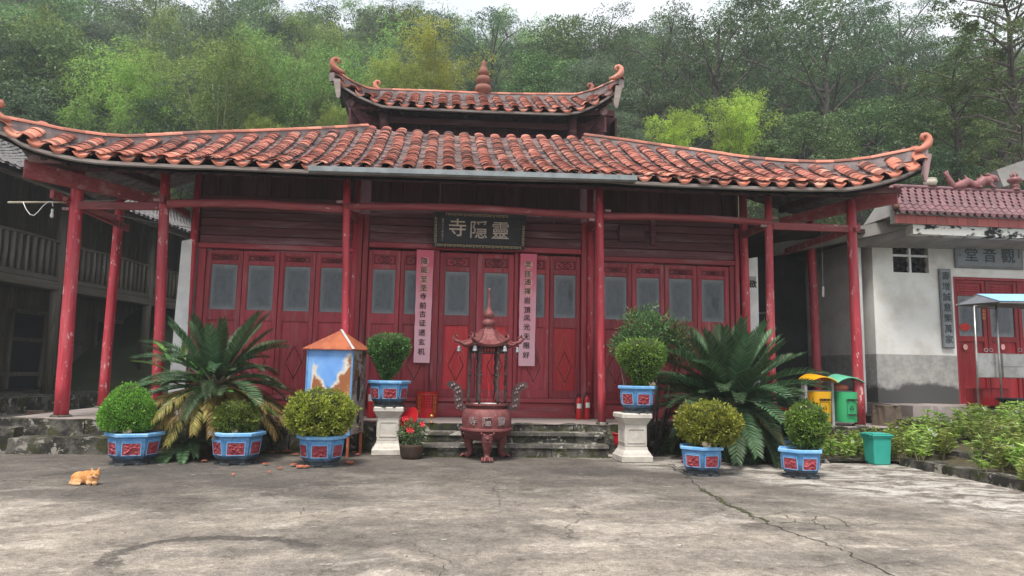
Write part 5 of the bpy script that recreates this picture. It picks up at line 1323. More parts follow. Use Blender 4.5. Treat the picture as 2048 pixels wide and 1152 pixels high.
# ------------------------------------------------------------------ broken tiles on the yard
shards = [(532, 931, .13), (560, 940, .06), (575, 905, .15), (590, 912, .10), (588, 933, .10), (600, 937, .12), (612, 937, .10), (708, 907, .06), (715, 912, .07), (700, 928, .12), (540, 948, .05), (650, 921, .05), (410, 925, .09), (465, 953, .04), (545, 908, .07), (620, 925, .05)]
for i, (x, y, s_) in enumerate(shards):
    p = atz(x, y, YZ); k = random.randint(4, 6); poly = [(math.cos(2 * PI * j / k + .3 * i) * s_ * random.uniform(.35, .6), math.sin(2 * PI * j / k + .3 * i) * s_ * random.uniform(.35, .6)) for j in range(k)]
    bow = lambda x_: .02 * (1 - (x_ / s_) ** 2)
    vs = [(a, c, .002 + bow(a)) for a, c in poly] + [(a, c, .014 + bow(a)) for a, c in poly]
    b = MB(); b.add(vs, [tuple(range(k))[::-1], tuple(range(k, 2 * k))] + [(j, (j + 1) % k, k + (j + 1) % k, k + j) for j in range(k)])
    o = b.build('tile_shard', m_shard, None, loc=p); o.rotation_euler = (random.uniform(-.1, .1), random.uniform(-.1, .1), random.uniform(0, 3)); tag(o, ('large' if s_ > .11 else 'small' if s_ < .07 else 'middling') + ' orange tile shard ' + ('left of the small round shrub pot' if x < 440 else 'under the front of the small round shrub pot' if x < 500 else 'right of the olive shrub pot' if x > 690 else 'behind the olive shrub pot' if y < 916 else 'between the small round and the olive shrub pots' if x < 595 else 'at the foot of the olive shrub pot'), 'tile shard', 'broken tile shards on the yard')

# ------------------------------------------------------------------ the cat
p = atz(167, 971, YZ)
def fur():
    n = N('ginger_fur'); a = n.noise(n.map(n.co, (3, 1, 1), rot=(0, 0, .4)), 16, 4, .6, .6); b = n.noise(n.co, 90, 3, .7); z = n.axis(n.raw, 2)
    c = n.mix(n.ss(a, .40, .62), (.60, .30, .12), (.50, .19, .055)); c = n.mix(n.ss(z, .0, .07, .7, 0), c, (.68, .46, .28)); c = n.mix(n.ss(b, .45, .7, 0, .35), c, (.70, .45, .25))
    return n.bsdf(c, .95, n.bump(b, .8, .006), spec=.1)
m_fur = fur()
cat = empty('cat', (p.x, p.y + .07, YZ), 0, 'ginger cat crouched with tucked paws on the open yard', 'cat')
fuse('body', [('e', (-.075, .01, .062), (.085, .062, .062)), ('e', (-.005, .0, .068), (.085, .058, .066)), ('e', (.05, -.01, .062), (.06, .056, .060)), ('e', (-.10, .0, .035), (.055, .06, .036)),
    ('e', (.085, -.035, .098), (.045, .042, .041)), ('e', (.088, -.072, .086), (.021, .018, .015)), ('e', (.07, -.03, .06), (.045, .045, .05)),
    ('t', [(.055, -.03, .125), (.047, -.035, .158), (.045, -.036, .166)], [.020, .007, .002]), ('t', [(.108, -.034, .125), (.119, -.036, .160), (.121, -.037, .168)], [.020, .007, .002]),
    ('t', [(.03, -.04, .03), (.055, -.085, .014)], [.026, .019]), ('t', [(.09, -.035, .03), (.105, -.082, .014)], [.026, .019]), ('t', [(-.13, .02, .03), (-.145, -.03, .016), (-.09, -.065, .013), (-.03, -.07, .012)], [.02, .017, .014, .010]), ('e', (-.07, -.045, .03), (.045, .025, .03))], m_fur, .0055, cat, 3)
b = MB()
for sx_ in (-1, 1): b.lathe([(.0005, -.005), (.008, 0), (.0005, .005)], 10, (.088 + sx_ * .019, -.073, .107), None, 0, .5)
b.build('eye', plain('cat_eye', (.25, .2, .03), (.02, .02, .01), 90, .2, 0), cat)
b = MB(); b.lathe([(.0005, -.003), (.005, 0), (.0005, .004)], 8, (.089, -.0905, .092)); b.tube([(.077, -.089, .079), (.089, -.091, .084), (.101, -.089, .079)], .0015, 4); b.build('nose', m_stump, cat)
b = MB()
for sx_ in (-1, 1):
    for k in range(3): b.tube([(.089 + sx_ * .012, -.089, .085), (.089 + sx_ * .05, -.088, .084 + .008 * (k - 1))], .0006, 3)
b.build('whisker', m_cord, cat)
# ------------------------------------------------------------------ sago palms
def frond(name, L, bend, m, seed, pairs=84, dens=1.0, droop=0, v=.35):
    """arching feather frond: rachis in the x-z plane, narrow leaflets in a V, each leaflet two bent segments"""
    rg = np.random.default_rng(seed); V, F = [], []
    def pt(t): 
        n = 24; x = z = 0; k = max(1, int(t * n)); 
        for i in range(k): a = -bend * ((i + .5) / n) ** 1.3 * 1.0; x += math.cos(a) * L / n; z += math.sin(a) * L / n
        return Vector((x * (t * n / k if k else 1), 0, z * (t * n / k if k else 1))), -bend * t ** 1.3
    for i in range(pairs):
        t = .12 + .88 * i / pairs; p, a = pt(t); T_ = Vector((math.cos(a), 0, math.sin(a))); U = Vector((-math.sin(a), 0, math.cos(a)))
        ll = L * .17 * (math.sin(min(1, (t - .02) * 1.9) * PI / 2)) * (1 - max(0, t - .6) ** 1.6 * 2.2) * rg.uniform(.85, 1.1)
        if ll < .02: ll = .02
        for s in (-1, 1):
            if rg.random() > dens: continue
            fwd = .55 + .5 * t; d = (T_ * fwd + Vector((0, s, 0)) * (1.05 - .35 * t) + U * (v + rg.uniform(-.08, .08))).normalized()
            d2 = (d + Vector((0, 0, -droop - .25 * rg.random()))).normalized(); w = .0082 * (1 + .3 * rg.random())
            b = len(V); q = p + d * ll * .55; e = q + d2 * ll * .45
            for P_, ww in ((p, w * .6), (q, w)): V += [tuple(P_ - T_ * ww), tuple(P_ + T_ * ww)]
            V.append(tuple(e)); F += [(b, b + 1, b + 3, b + 2), (b + 2, b + 3, b + 4)]
    b0 = len(V); prev = None
    for i in range(13):
        p, a = pt(max(.001, i / 12)); r = .009 * (1 - .75 * i / 12)
        V += [(p.x, -r, p.z), (p.x, r, p.z), (p.x, 0, p.z + r * 1.2)]
        if i: 
            k = b0 + 3 * i; F += [(k - 3, k - 2, k + 1, k), (k - 2, k - 1, k + 2, k + 1), (k - 1, k - 3, k, k + 2)]
    me = bpy.data.meshes.new(name); me.from_pydata(V, [], F); me.materials.append(m); me.update(); return me
FR = [frond('frond', 1.12, .55, m_cycad, 1), frond('frond', 1.22, .9, m_cycad, 2), frond('frond', 1.0, 1.25, m_cycad, 3, droop=.1), frond('frond', 1.15, .3, m_cycad, 4)]
FN = [frond('young_frond', .62, .5, m_cycad_new, 5, 44), frond('young_frond', .5, .9, m_cycad_new, 6, 40)]
FD = [frond('dry_frond', .95, .75, m_cycad_dry, 7, 50, .85, .5, -.1), frond('dry_frond', .9, 1.0, m_cycad_dry, 8, 44, .7, .6, -.2)]
def place_frond(root, me, c, az, el, s, roll=0, nm=None):
    M = Matrix.Translation(c) @ Matrix.Rotation(az, 4, 'Z') @ Matrix.Rotation(-el, 4, 'Y') @ Matrix.Rotation(roll, 4, 'X') @ Matrix.Scale(s, 4)
    return link(nm or me.name.split('.')[0], me, root, M)
def cycad(base, c, lab, n, sc_, seed, elmin, elmax, dry, young, young_at):
    rg = random.Random(seed); root = empty('sago_palm', base, 0, lab, 'palm', None); c = Vector(c)
    b = MB(); z = 0; b.lathe([(.16, -.02), (.18, .1), (.17, c.z * .5), (.19, c.z * .9), (.12, c.z + .08), (.02, c.z + .12)], 18); b.build('trunk', m_cycad_trunk, root)
    for k in range(n):
        t = (k + .5) / n; el = elmin + (elmax - elmin) * t ** 1.15 + rg.uniform(-.09, .09); az = k * 2.39996 + rg.uniform(-.15, .15)
        me = FR[3] if el > .95 else FR[rg.choice((0, 1, 1, 2))] if el > .1 else FR[rg.choice((1, 2, 2))]
        place_frond(root, me, c + Vector((.09 * math.cos(az), .09 * math.sin(az), -.12 + .18 * t)), az, el, sc_ * rg.uniform(.86, 1.1), rg.uniform(-.25, .25))
    for k in range(dry):
        az = k * 2.39996 + 1.1
        if dry > 20 and math.sin(az) > .55: continue
        place_frond(root, FD[k % 2], c + Vector((.14 * math.cos(az), .14 * math.sin(az), -.08)), az, rg.uniform(-.50, -.05), sc_ * (1.22 if dry > 20 else 1) * rg.uniform(.85, 1.1), rg.uniform(-.4, .4))
    for (dx, dy, dz, az, el, s) in young: place_frond(root, FN[rg.randint(0, 1)], c + Vector((dx, dy, dz)), az, el, s)
    return root
cy = at(1460, 800, -1.75)
R1 = cycad((cy.x, -1.75, YZ), (0, 0, cy.z - YZ - .05), 'broad dark green sago palm arching over the right planters', 160, 1.06, 5, -.95, 1.25, 7,
      [(.0, -.1, .15, -1.2, 1.25, .9), (.05, -.1, .15, -2.0, 1.3, .8), (-.05, -.05, .15, -.4, 1.35, .8)], 0)
d = FD[0]
place_frond(R1, d, Vector((.12, -.25, .70)), -1.25, -.25, .85, .2); 
cy = at(432, 765, -1.75)
R2 = cycad((cy.x, -1.75, YZ), (0, 0, cy.z - YZ + .02), 'shaggy sago palm with yellowed lower fronds behind the left planters', 66, .86, 9, -.05, 1.2, 60,
      [(.1, -.3, -.2, -1.0, .35, 1), (.15, -.3, -.25, -.5, .2, 1.1), (-.3, -.25, -.1, -2.2, .5, 1), (.3, -.2, -.35, -.2, .25, 1.2), (-.5, -.2, .1, -2.9, .5, .8), (-.55, -.1, .2, 2.6, .9, .8), (-.4, -.1, .2, 1.9, 1.1, .8)], 0)
# ground offsets at the left palm's foot and right palm's foot
for (x, y, n, s, lab) in ((366, 915, 16, .72, 'low sago palm offset spreading on the yard between two left pots'), (548, 893, 13, .6, 'bright young sago palm offset left of the olive ball shrub'), (1535, 925, 14, .62, 'dark sago palm offset low between the two right pots')):
    p = atz(x, y, YZ); r = empty('sago_palm_offset', (p.x, p.y + .1, YZ), 0, lab, 'palm')
    b = MB(); b.lathe([(.07, 0), (.08, .12), (.04, .18), (.01, .2)], 10); b.build('trunk', m_cycad_trunk, r)
    for k in range(n): place_frond(r, FR[k % 3] if x != 545 else FN[k % 2], Vector((0, 0, .16)), k * 2.4 + .4, random.uniform(.0, .55), s * (1 if x != 545 else 1.7), 0, 'frond')
# glossy shrub behind the right pedestal, small sapling leaves in the left palm
p = at(1290, 850, -1.35); root = empty('camellia_shrub', (p.x, -1.42, YZ), 0, 'tall glossy leaved shrub standing between the steps and the right sago palm', 'shrub')
zc = at(1290, 668, -1.42).z - YZ; bush(root, (0, 0, zc), .42, .3, .42, 2600, .062, m_leaf_mid, 51, 14, 0)
bush(root, (-.28, 0, zc - .18), .26, .22, .26, 1100, .06, m_leaf_mid, 52, 5, 0)
bush(root, (.42, .05, zc - .12), .34, .28, .34, 1700, .062, m_leaf_mid, 53, 6, 0)
p = at(400, 790, -2.1); root = empty('climbing_sapling', (p.x, -2.15, YZ), 0, 'light green compound leaved sapling climbing through the left sago palm', 'sapling')
b = MB(); zt_ = at(400, 735, -2.15).z - YZ; b.tube([(0, 0, 0), (.03, 0, zt_ * .5), (0, .0, zt_)], .006, 5); b.build('stem', m_stem, root)
P_, D_ = [], []
for k in range(11):
    z = zt_ * (.45 + .055 * k); a = k * 2.2
    for j in range(9): 
        q = .03 + .022 * (j // 2); P_.append((q * math.cos(a), q * math.sin(a) * .7 - .03, z + .01 * j)); D_.append((math.cos(a + (1.2 if j % 2 else -1.2)), math.sin(a + (1.2 if j % 2 else -1.2)) - .3, -.1))
link('leaf', leaves('leaf', np.array(P_), np.array(D_), .05, .032, leaf_mat('sapling_leaf', [(.14, .30, .05), (.2, .4, .08), (.28, .48, .12)], .4, .45, .4)), root)['kind'] = 'stuff'

# ------------------------------------------------------------------ twin litter bin
p0, p1 = atz(1612, 848, 0), atz(1715, 850, 0); Yb = -1.0
a0, a1 = at(1609, 800, Yb), at(1715, 800, Yb); xc = (a0.x + a1.x) / 2; hw = (a1.x - a0.x) / 2
tb = empty('twin_litter_bin', (xc, Yb, 0), 0, 'twin litter bin with yellow and green drums under curved hoods', 'litter bin')
zz = lambda y: at(1665, y, Yb).z
for k, x in enumerate((-hw, 0.0, hw)):
    b = MB(); b.bbox(x - .022, x + .022, -.06, .06, -.02, zz(760), .004); b.build('post', m_grey, tb)
for s, mb, mh, nm in ((-1, m_yellow, m_yellow, 'yellow'), (1, m_green, m_greenlight, 'green')):
    cx = s * hw / 2; w = hw / 2 - .045
    b = MB(); n = 14
    z0, z1 = zz(843), zz(783)
    prof = []
    for t, sc_ in ((0, .88), (.06, .9), (1, 1.0), (1.0, .95), (.9, .93)):
        ring = []
        for i in range(16):
            an = PI * (i / 15) ; ring.append((cx - math.cos(an) * w * sc_, -.04 - math.sin(an) ** .7 * .15 * sc_, z0 + (z1 - z0) * t))
        ring += [(cx + w * sc_, .14, z0 + (z1 - z0) * t), (cx - w * sc_, .14, z0 + (z1 - z0) * t)]
        prof.append(ring)
    m = 18
    for q in prof: b.v += q
    for j in range(4):
        for i in range(m): b.f.append((j * m + i, j * m + (i + 1) % m, (j + 1) * m + (i + 1) % m, (j + 1) * m + i))
    b.f.append(tuple(range(m))[::-1]); bd = b.build('drum', mb, tb); autosmooth(bd, 40)
    if s < 0 or True: bd['label'] = nm + ' drum'
    b = MB(); ztop, zlow = zz(750), zz(764)
    def hood(u, v, dz=0):
        x = cx + s * 0 - hw / 2 - .0 + hw * u; return Vector((x, -.22 + .42 * v, zlow + (ztop - zlow) * (math.sin(u * PI) ** .8) * (1 - .25 * (1 - v)) + .02 * v + dz))
    b.grid(lambda u, v: hood(u, v), 14, 4); b.grid(lambda u, v: hood(1 - u, v, -.012), 14, 4)
    for v in (0, 1):
        o = len(b.v); 
        for i in range(15): b.v += [tuple(hood(i / 14, v)), tuple(hood(i / 14, v, -.012))]
        for i in range(14): b.f.append((o + 2 * i, o + 2 * i + 1, o + 2 * i + 3, o + 2 * i + 2))
    b.build('hood', mh, tb)['label'] = nm + ' curved hood'
    yt = -.04 - .153
    M0 = Matrix.Translation((cx + .02, yt - .003, 0))
    txt = "美化我们家园" if s < 0 else "保护环境卫生"
    for i, ch in enumerate(txt): glyphs(bd, [(ch, cx - .062 + i * .031, zz(799), .034, yt + .004 - .003)], m_ink, 'character', .02)
    b = MB(); t = .004; X0, X1, Z0, Z1 = cx - .075, cx + .085, zz(831), zz(804); yy = yt - .001
    for q in ((X0, X1, Z0, Z0 + t), (X0, X1, Z1 - t, Z1), (X0, X0 + t, Z0, Z1), (X1 - t, X1, Z0, Z1)): b.box(q[0], q[1], yy - .002, yy, q[2], q[3])
    b.box(X0 + .012, X1 - .012, yy - .002, yy, Z0 + .012, Z0 + .035); b.build('printed_frame', m_ink, bd)
    b = MB(); c = Vector(((X0 + X1) / 2, yy, (Z0 + Z1) / 2 + .022))
    tri = [c + Vector((.042 * math.cos(a), 0, .042 * math.sin(a))) for a in (PI / 2, PI / 2 + 2 * PI / 3, PI / 2 + 4 * PI / 3)]
    for i in range(3):
        p_, q_ = tri[i], tri[(i + 1) % 3]; b.beam(p_.lerp(q_, .14), p_.lerp(q_, .72), .009, .003, (0, 1, 0)); h = p_.lerp(q_, .72); dd = (q_ - p_).normalized(); nn_ = Vector((-dd.z, 0, dd.x)); b.add([h + nn_ * .012 + Vector((0, -.002, 0)), h - nn_ * .012 + Vector((0, -.002, 0)), h + dd * .016 + Vector((0, -.002, 0))], [(0, 1, 2)])
    b.build('recycling_mark', m_ink, bd)
    b = MB(); b.beam((cx - w, .0, z1 + .01), (cx + w, .0, z1 + .01), .16, .012); b.build('ash_tray_bar', m_grey, tb)
b = MB(); b.lathe([(.02, 0), (.10, .02), (.13, .06), (.10, .1), (.03, .12)], 12, (hw / 2 - .05, .02, zz(783))); o = b.build('rubbish', m_shard, tb, smooth=True)
b = MB(); n_ = 14
def dome(u, v): a = PI * v; return Vector((hw / 2 - math.cos(a) * .17, .1 + .0 * u - .1 * math.sin(a) * (u), zz(783) + math.sin(a) * .17 * (1 - .3 * u)))
# basins stored behind the bins
for i, (x, y, Y, r, h, m, lab) in enumerate(((1575, 833, -.35, .16, .20, m_redplastic, 'small red plastic basin behind the sago palm and the yellow bin'), (1605, 826, .1, .22, .26, m_redplastic, 'wide red plastic basin behind the yellow bin'), (1648, 826, -.1, .20, .44, m_redplastic, 'tall red plastic tub behind the two litter bins'))):
    p = at(x, y, Y); p.z = 0; q = empty('plastic_basin', p, 0, lab, 'basin'); b = MB(); b.lathe([(r * .7, 0), (r * .96, h), (r * 1.05, h + .005), (r * 1.05, h + .02), (r * .95, h + .02), (r * .68, .02)], 24); b.build('bowl', m, q, smooth=False)
    b = MB(); b.tube([(math.cos(a) * r * 1.03, math.sin(a) * r * 1.03, h + .015) for a in np.linspace(0, 2 * PI, 25)], .012, 6); b.build('rim', m, q, smooth=True)

# ------------------------------------------------------------------ teal wheelie bin, stump
p = atz(1768, 931, YZ); s_ = (p.y + DIST) / FPX; W_ = 46 * s_; H = 66 * s_
wb = empty('lidded_bin', (p.x, p.y + W_ * .45, YZ), .05, 'small teal plastic bin with a flat lid at the edge of the garden', 'bin')
b = MB(); bw = W_ * .40; tw = W_ * .46
vs = []
for (h, t) in ((0, bw), (H * .86, tw)): vs += [(-t, -t * .9, h), (t, -t * .9, h), (t, t * .9, h), (-t, t * .9, h)]
bm = MB(); bm.add(vs, [(0, 3, 2, 1), (4, 5, 6, 7), (0, 1, 5, 4), (1, 2, 6, 5), (2, 3, 7, 6), (3, 0, 4, 7)]); o = bm.build('bin_body', m_teal, wb)
md = o.modifiers.new('b', 'BEVEL'); md.width = .02; md.segments = 3
b = MB(); b.bbox(-tw * 1.12, tw * 1.12, -tw * 1.0, tw * 1.05, H * .84, H * .885, .01); b.build('bin_rim', m_teal, wb)
b = MB(); b.bbox(-tw * 1.15, tw * 1.15, -tw * 1.08, tw * 1.08, H * .89, H * .95, .02); b.bbox(-tw * .9, tw * .9, -tw * .8, tw * .8, H * .95, H * .985, .015); b.tube([(-tw * 1.3, tw * .6, H * .95), (-tw * 1.3, -tw * .4, H * .97)], .012, 6); b.tube([(-tw * 1.3, -tw * .4, H * .97), (-tw * 1.1, -tw * .4, H * .94)], .012, 6); b.build('lid', m_teal, wb)
p = at(1768, 850, -.75); st = empty('tree_stump', (p.x, -.85, -.02), 0, 'weathered grey tree stump on the stone ledge behind the teal bin', 'stump')
b = MB()
def stp(u, v): a = 2 * PI * u; r = .20 + .02 * math.sin(5 * a) + .012 * math.sin(11 * a + 2 * v) + .03 * (1 - v) ** 3; return Vector((math.cos(a) * r, math.sin(a) * r, .34 * v))
b.grid(lambda u, v: stp(1 - u, v), 44, 6); b.build('stump_side', m_stump, st, smooth=True)
b = MB(); b.grid(lambda u, v: Vector((math.cos(2 * PI * u) * .2 * v, math.sin(2 * PI * u) * .2 * v, .338 + .004 * math.sin(v * 40))), 32, 8); b.build('cut_top', m_stump, st)

# ------------------------------------------------------------------ garden terraces on the right
terr = empty('garden_terrace', (0, 0, 0)); tag(terr, kind='structure')
ZS = (-.31, -.20, -.07, .04); XO = (0, .52, 1.10, 1.75)
def edge_x(y, k): return 6.26 + XO[k] + .05 * math.sin(y * 1.3) + (.10 * k) * max(0, min(1, (y + 4.6) / 2.5)) * 1.6
def bedz(x, y):
    if x < 6.3: return -.40
    d = x - 6.3 - .12 * max(0, min(1, (y + 4.6) / 2.5)) * (x - 6.3)
    return float(np.interp(d, [0, .15, .45, .65, 1.0, 1.25, 1.7, 1.95, 3.5, 6], [-.38, -.34, -.32, -.23, -.20, -.10, -.08, .0, .07, .1]))
b = MB()
def soil(u, v):
    x, y = 4.85 + 8 * u, -9 + 8.0 * v
    if x < 6.3 and y < -2.25: x = 6.3
    return Vector((x, y, bedz(x, y) + .02 * mnoise.noise(Vector((x * 4, y * 4, 0)))))
b.grid(soil, 90, 60); b.build('garden_soil', m_soil, terr, smooth=True)
for r in range(4):
    y = -1.4 - (1.05 if r == 0 else 0)
    while y > -9:
        L = random.uniform(.4, .85); xx = edge_x(y - L / 2, r)
        b = MB(); rough_block(b, xx, xx + .27, y - L + .015, y, YZ - .02, ZS[r], .09, .022); o = b.build('terrace_stone', m_stone, terr); autosmooth(o, 50); y -= L
for x0, L in ((4.95, .62), (5.6, .66)):
    b = MB(); rough_block(b, x0, x0 + L, -2.25 + .12 * (x0 - 4.9), -2.05 + .12 * (x0 - 4.9), YZ - .02, -.37, .09, .02); o = b.build('terrace_stone', m_stone, terr); autosmooth(o, 50)
# flags in front of the side building, and the ledge under the bins
for (x0, x1, y0, y1, z) in ((7.22, 9.3, -1.4, .55, .12), (9.3, 14, -1.7, .55, .18), (7.9, 14, -.5, 2.0, .30), (7.22, 7.9, -.4, 4, .05)):
    b = MB(); rough_block(b, x0, x1, y0, y1, YZ - .02, z, .2, .012); o = b.build('paving_slab', m_stone if z < .29 else m_platform, terr); autosmooth(o, 50)
# balsam plants: one stem with whorls of lance leaves; four forms, many plants
def balsam_proto(seed, h):
    rg = np.random.default_rng(seed); P, D, L = [], [], []; nst = 3; stems = []
    for s in range(nst):
        ax, ay = rg.normal(0, .22, 2); hh = h * rg.uniform(.7, 1.05); stems.append((ax, ay, hh))
        for k in range(7):
            t = .35 + .65 * k / 6; c = np.array([ax * hh * t, ay * hh * t, hh * t]); m_ = 4 if k < 6 else 9
            for j in range(m_):
                a = rg.uniform(0, 6.28); P.append(c); D.append([math.cos(a), math.sin(a), rg.uniform(-.15, .5)]); L.append((.125 - .03 * t) * rg.uniform(.8, 1.15))
    L = np.array(L); me = leaves('leaf', np.array(P), np.array(D), L, L * .24, m_balsam, None, .3)
    root = empty('balsam_plant', (0, 0, 0)); lf = link('leaves', me, root)
    b = MB()
    for ax, ay, hh in stems: b.tube([(0, 0, -.03), (ax * hh * .5, ay * hh * .5, hh * .5), (ax * hh, ay * hh, hh)], [.008, .006, .003], 5)
    b.build('stem', m_stem, root)
    if seed % 2:
        b = MB(); c = Vector((stems[0][0] * h * .8 + .03, stems[0][1] * h * .8 - .04, h * .75))
        for j in range(5): t = j * 2 * PI / 5; b.add([c, c + Vector((.022 * math.cos(t - .5), -.004, .022 * math.sin(t - .5))), c + Vector((.032 * math.cos(t), 0, .032 * math.sin(t))), c + Vector((.022 * math.cos(t + .5), -.004, .022 * math.sin(t + .5)))], [(0, 1, 2, 3)])
        b.build('flower', m_petal_w, root)
    return root
GB = 'balsam plants in the terraced garden'; LB = ('leafy green balsam plant growing on the garden terrace', 'leafy balsam plant with a white bloom on the garden terrace')
protos = [balsam_proto(61, .42), balsam_proto(62, .36), balsam_proto(63, .50), balsam_proto(64, .30), balsam_proto(65, .38)]
rg = random.Random(5); used = set(); cnt = 0
spots = []
for i in range(6000):
    if len(spots) >= 295: break
    x, y = rg.uniform(4.95, 10.6), rg.uniform(-5.6, -1.45)
    if x < 6.3 and y < -2.1: continue
    if abs(x - wb.location.x) < .28 and y < wb.location.y + .25: continue
    if x - 6.26 > 0 and y < -3.4 and x < 7.9 and rg.random() > .45: continue
    if x > 6.3 and mnoise.noise(Vector((x * 1.0, y * .9, 4))) < -.30: continue
    if 5.0 < x < 6.0 and y > -1.6: continue
    if any((x - a) ** 2 + (y - c) ** 2 < .17 ** 2 for a, c in spots): continue
    spots.append((x, y))
for x, y in spots:
    k = rg.randrange(5); pr = protos[k]
    if k not in used: r = pr; used.add(k)
    else: r = copy_tree(pr)
    r.location = (x, y, bedz(x, y) - .02); r.rotation_euler.z = rg.uniform(0, 6.28); s = rg.uniform(.8, 1.2); r.scale = (s, s, s)
    qx = 1024 + ((Vector((x, y + DIST, 0))).dot(Vector((rt.x, rt.y, 0)).normalized())) / ((Vector((x, y + DIST, 0))).dot(Vector((fw.x, fw.y, 0)).normalized())) * FPX
    where = ('in the bed before the twin litter bin' if x < 6.1 and y > -2.3 else 'behind the small teal bin' if x < 6.7 and y > -2.6 else 'on the lowest ledge by the yard edge' if x < 7.0 else
             'on the upper ledge below the steel cart' if qx > 1900 and x > 8.2 else 'on the upper ledge below the white wall' if x > 8.0 else 'on the middle ledge at the right edge' if qx > 1900 else 'on the middle ledge right of the teal bin')
    sz_ = 'tall' if s > 1.25 else 'low' if s < 1.0 else 'leafy'
    tag(r, sz_ + ' balsam plant ' + ('with a white bloom ' if k in (0, 2, 4) else '') + where, 'plant', GB)

# ------------------------------------------------------------------ side hall on the right
SY = .55
wl_ = at(1743, 480, SY).x; xr = 13.6
sh = empty('side_hall', (0, 0, 0), 0, 'white plastered side hall with red doors and a purple tiled canopy', 'building')
dl, dr_ = at(1908, 600, SY).x, at(2110, 600, SY).x; dtop = at(1908, 553, SY).z
vx0, vx1, vz1, vz0 = at(1785, 500, SY).x, at(1856, 500, SY).x, at(1785, 476, SY).z, at(1785, 544, SY).z
b = MB(); z1 = 3.62
for (x0, x1, z0, zq) in ((wl_, vx0, .28, z1), (vx0, vx1, .28, vz0), (vx0, vx1, vz1, z1), (vx1, dl, .28, z1), (dl, dr_, dtop, z1), (dr_, xr, .28, z1)): b.box(x0, x1, SY, SY + .2, z0, zq)
b.box(wl_, wl_ + .2, SY + .2, 3.0, .0, z1); b.build('wall', m_limewall, sh)
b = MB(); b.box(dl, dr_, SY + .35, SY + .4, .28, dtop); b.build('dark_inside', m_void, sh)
m_ventdark = plain('dark_vent_block', (.05, .048, .045), (.03, .03, .03), 9, .9, .3)  # even dark grey for the pierced blocks
# quatrefoil vent blocks
mw, mh = (vx1 - vx0) / 2, (vz1 - vz0) / 2
vw = empty('vent_window', (0, 0, 0)); vw.parent = sh
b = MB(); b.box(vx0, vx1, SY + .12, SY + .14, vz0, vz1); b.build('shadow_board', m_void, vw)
b = MB(); b.box(vx0 + mw - .02, vx0 + mw + .02, SY + .02, SY + .1, vz0, vz1); b.box(vx0, vx0 + mw - .021, SY + .02, SY + .1, vz0 + mh - .02, vz0 + mh + .02); b.box(vx0 + mw + .021, vx1, SY + .02, SY + .1, vz0 + mh - .02, vz0 + mh + .02); b.build('vent_cross', m_white, vw)
for i in (0, 1):
    for j in (0, 1):
        c = Vector((vx0 + mw * (i + .5), SY + .06, vz0 + mh * (j + .5))); b = MB(); rr = min(mw, mh) * .24
        for k in range(4):
            a = k * PI / 2; q = c + Vector((math.cos(a) * rr, 0, math.sin(a) * rr)); b.tube([q + Vector((math.cos(t) * rr * .9, 0, math.sin(t) * rr * .9)) for t in np.linspace(0, 2 * PI, 13)], .014, 5)
        for a in (PI / 4, 3 * PI / 4): b.tube([c + Vector((math.cos(a) * rr * 1.2, 0, math.sin(a) * rr * 1.2)), c + Vector((math.cos(a) * mh * .66, 0, math.sin(a) * mh * .66))], .014, 5); b.tube([c - Vector((math.cos(a) * rr * 1.2, 0, math.sin(a) * rr * 1.2)), c - Vector((math.cos(a) * mh * .66, 0, math.sin(a) * mh * .66))], .014, 5)
        b.build('vent_block', m_ventdark, vw)
# doors
xm = at(1982, 700, SY).x; zr = at(1950, 588, SY).z; zp = at(1950, 672, SY).z
b = MB(); b.bbox(dl, dl + .05, SY + .02, SY + .12, .28, dtop); b.bbox(dr_ - .05, dr_, SY + .02, SY + .12, .28, dtop); b.bbox(dl + .05, dr_ - .05, SY + .02, SY + .12, dtop - .05, dtop); b.build('door_frame', m_frame, sh)
lw = (xm - dl - .05)
m_sd = wood('side_door_red', (.30, .012, .018), (.22, .03, .03), (.03, .008, .01), 2, .5, .5, None, .1)
for k in range(3):
    x0 = dl + .052 + k * (lw + .012); x1 = x0 + lw
    if x1 > dr_ - .03: x1 = dr_ - .052
    if x1 - x0 < .2: continue
    b = MB(); y0, y1 = SY + .06, SY + .11; e = .075
    b.bbox(x0, x0 + e, y0, y1, .30, dtop - .052); b.bbox(x1 - e, x1, y0, y1, .30, dtop - .052)
    for z0, zq in ((.30, .42), (zp - .10, zp), (zr - .03, zr + .03), (dtop - .11, dtop - .052)): b.box(x0 + e, x1 - e, y0 + .003, y1, z0, zq)
    d = b.build('door_leaf', m_sd, sh)
    b = MB(); b.bbox(x0 + e - .01, x1 - e + .01, y0 + .025, y1 - .01, .42, zp - .10); b.build('lower_panel', m_sd, d)
    b = MB(); b.bbox(x0 + e - .01, x1 - e + .01, y0 + .025, y1 - .01, zr + .03, dtop - .11); 
    for q in range(3): b.bbox(x0 + e + .05, x1 - e - .05, y0 + .015, y0 + .03, zr + .05 + q * .045, zr + .065 + q * .045)
    b.build('upper_panel', m_sd, d)
    b = MB(); b.box(x0 + e, x1 - e, y0 + .03, y0 + .036, zp, zr - .03); b.build('pane', m_glass, d)
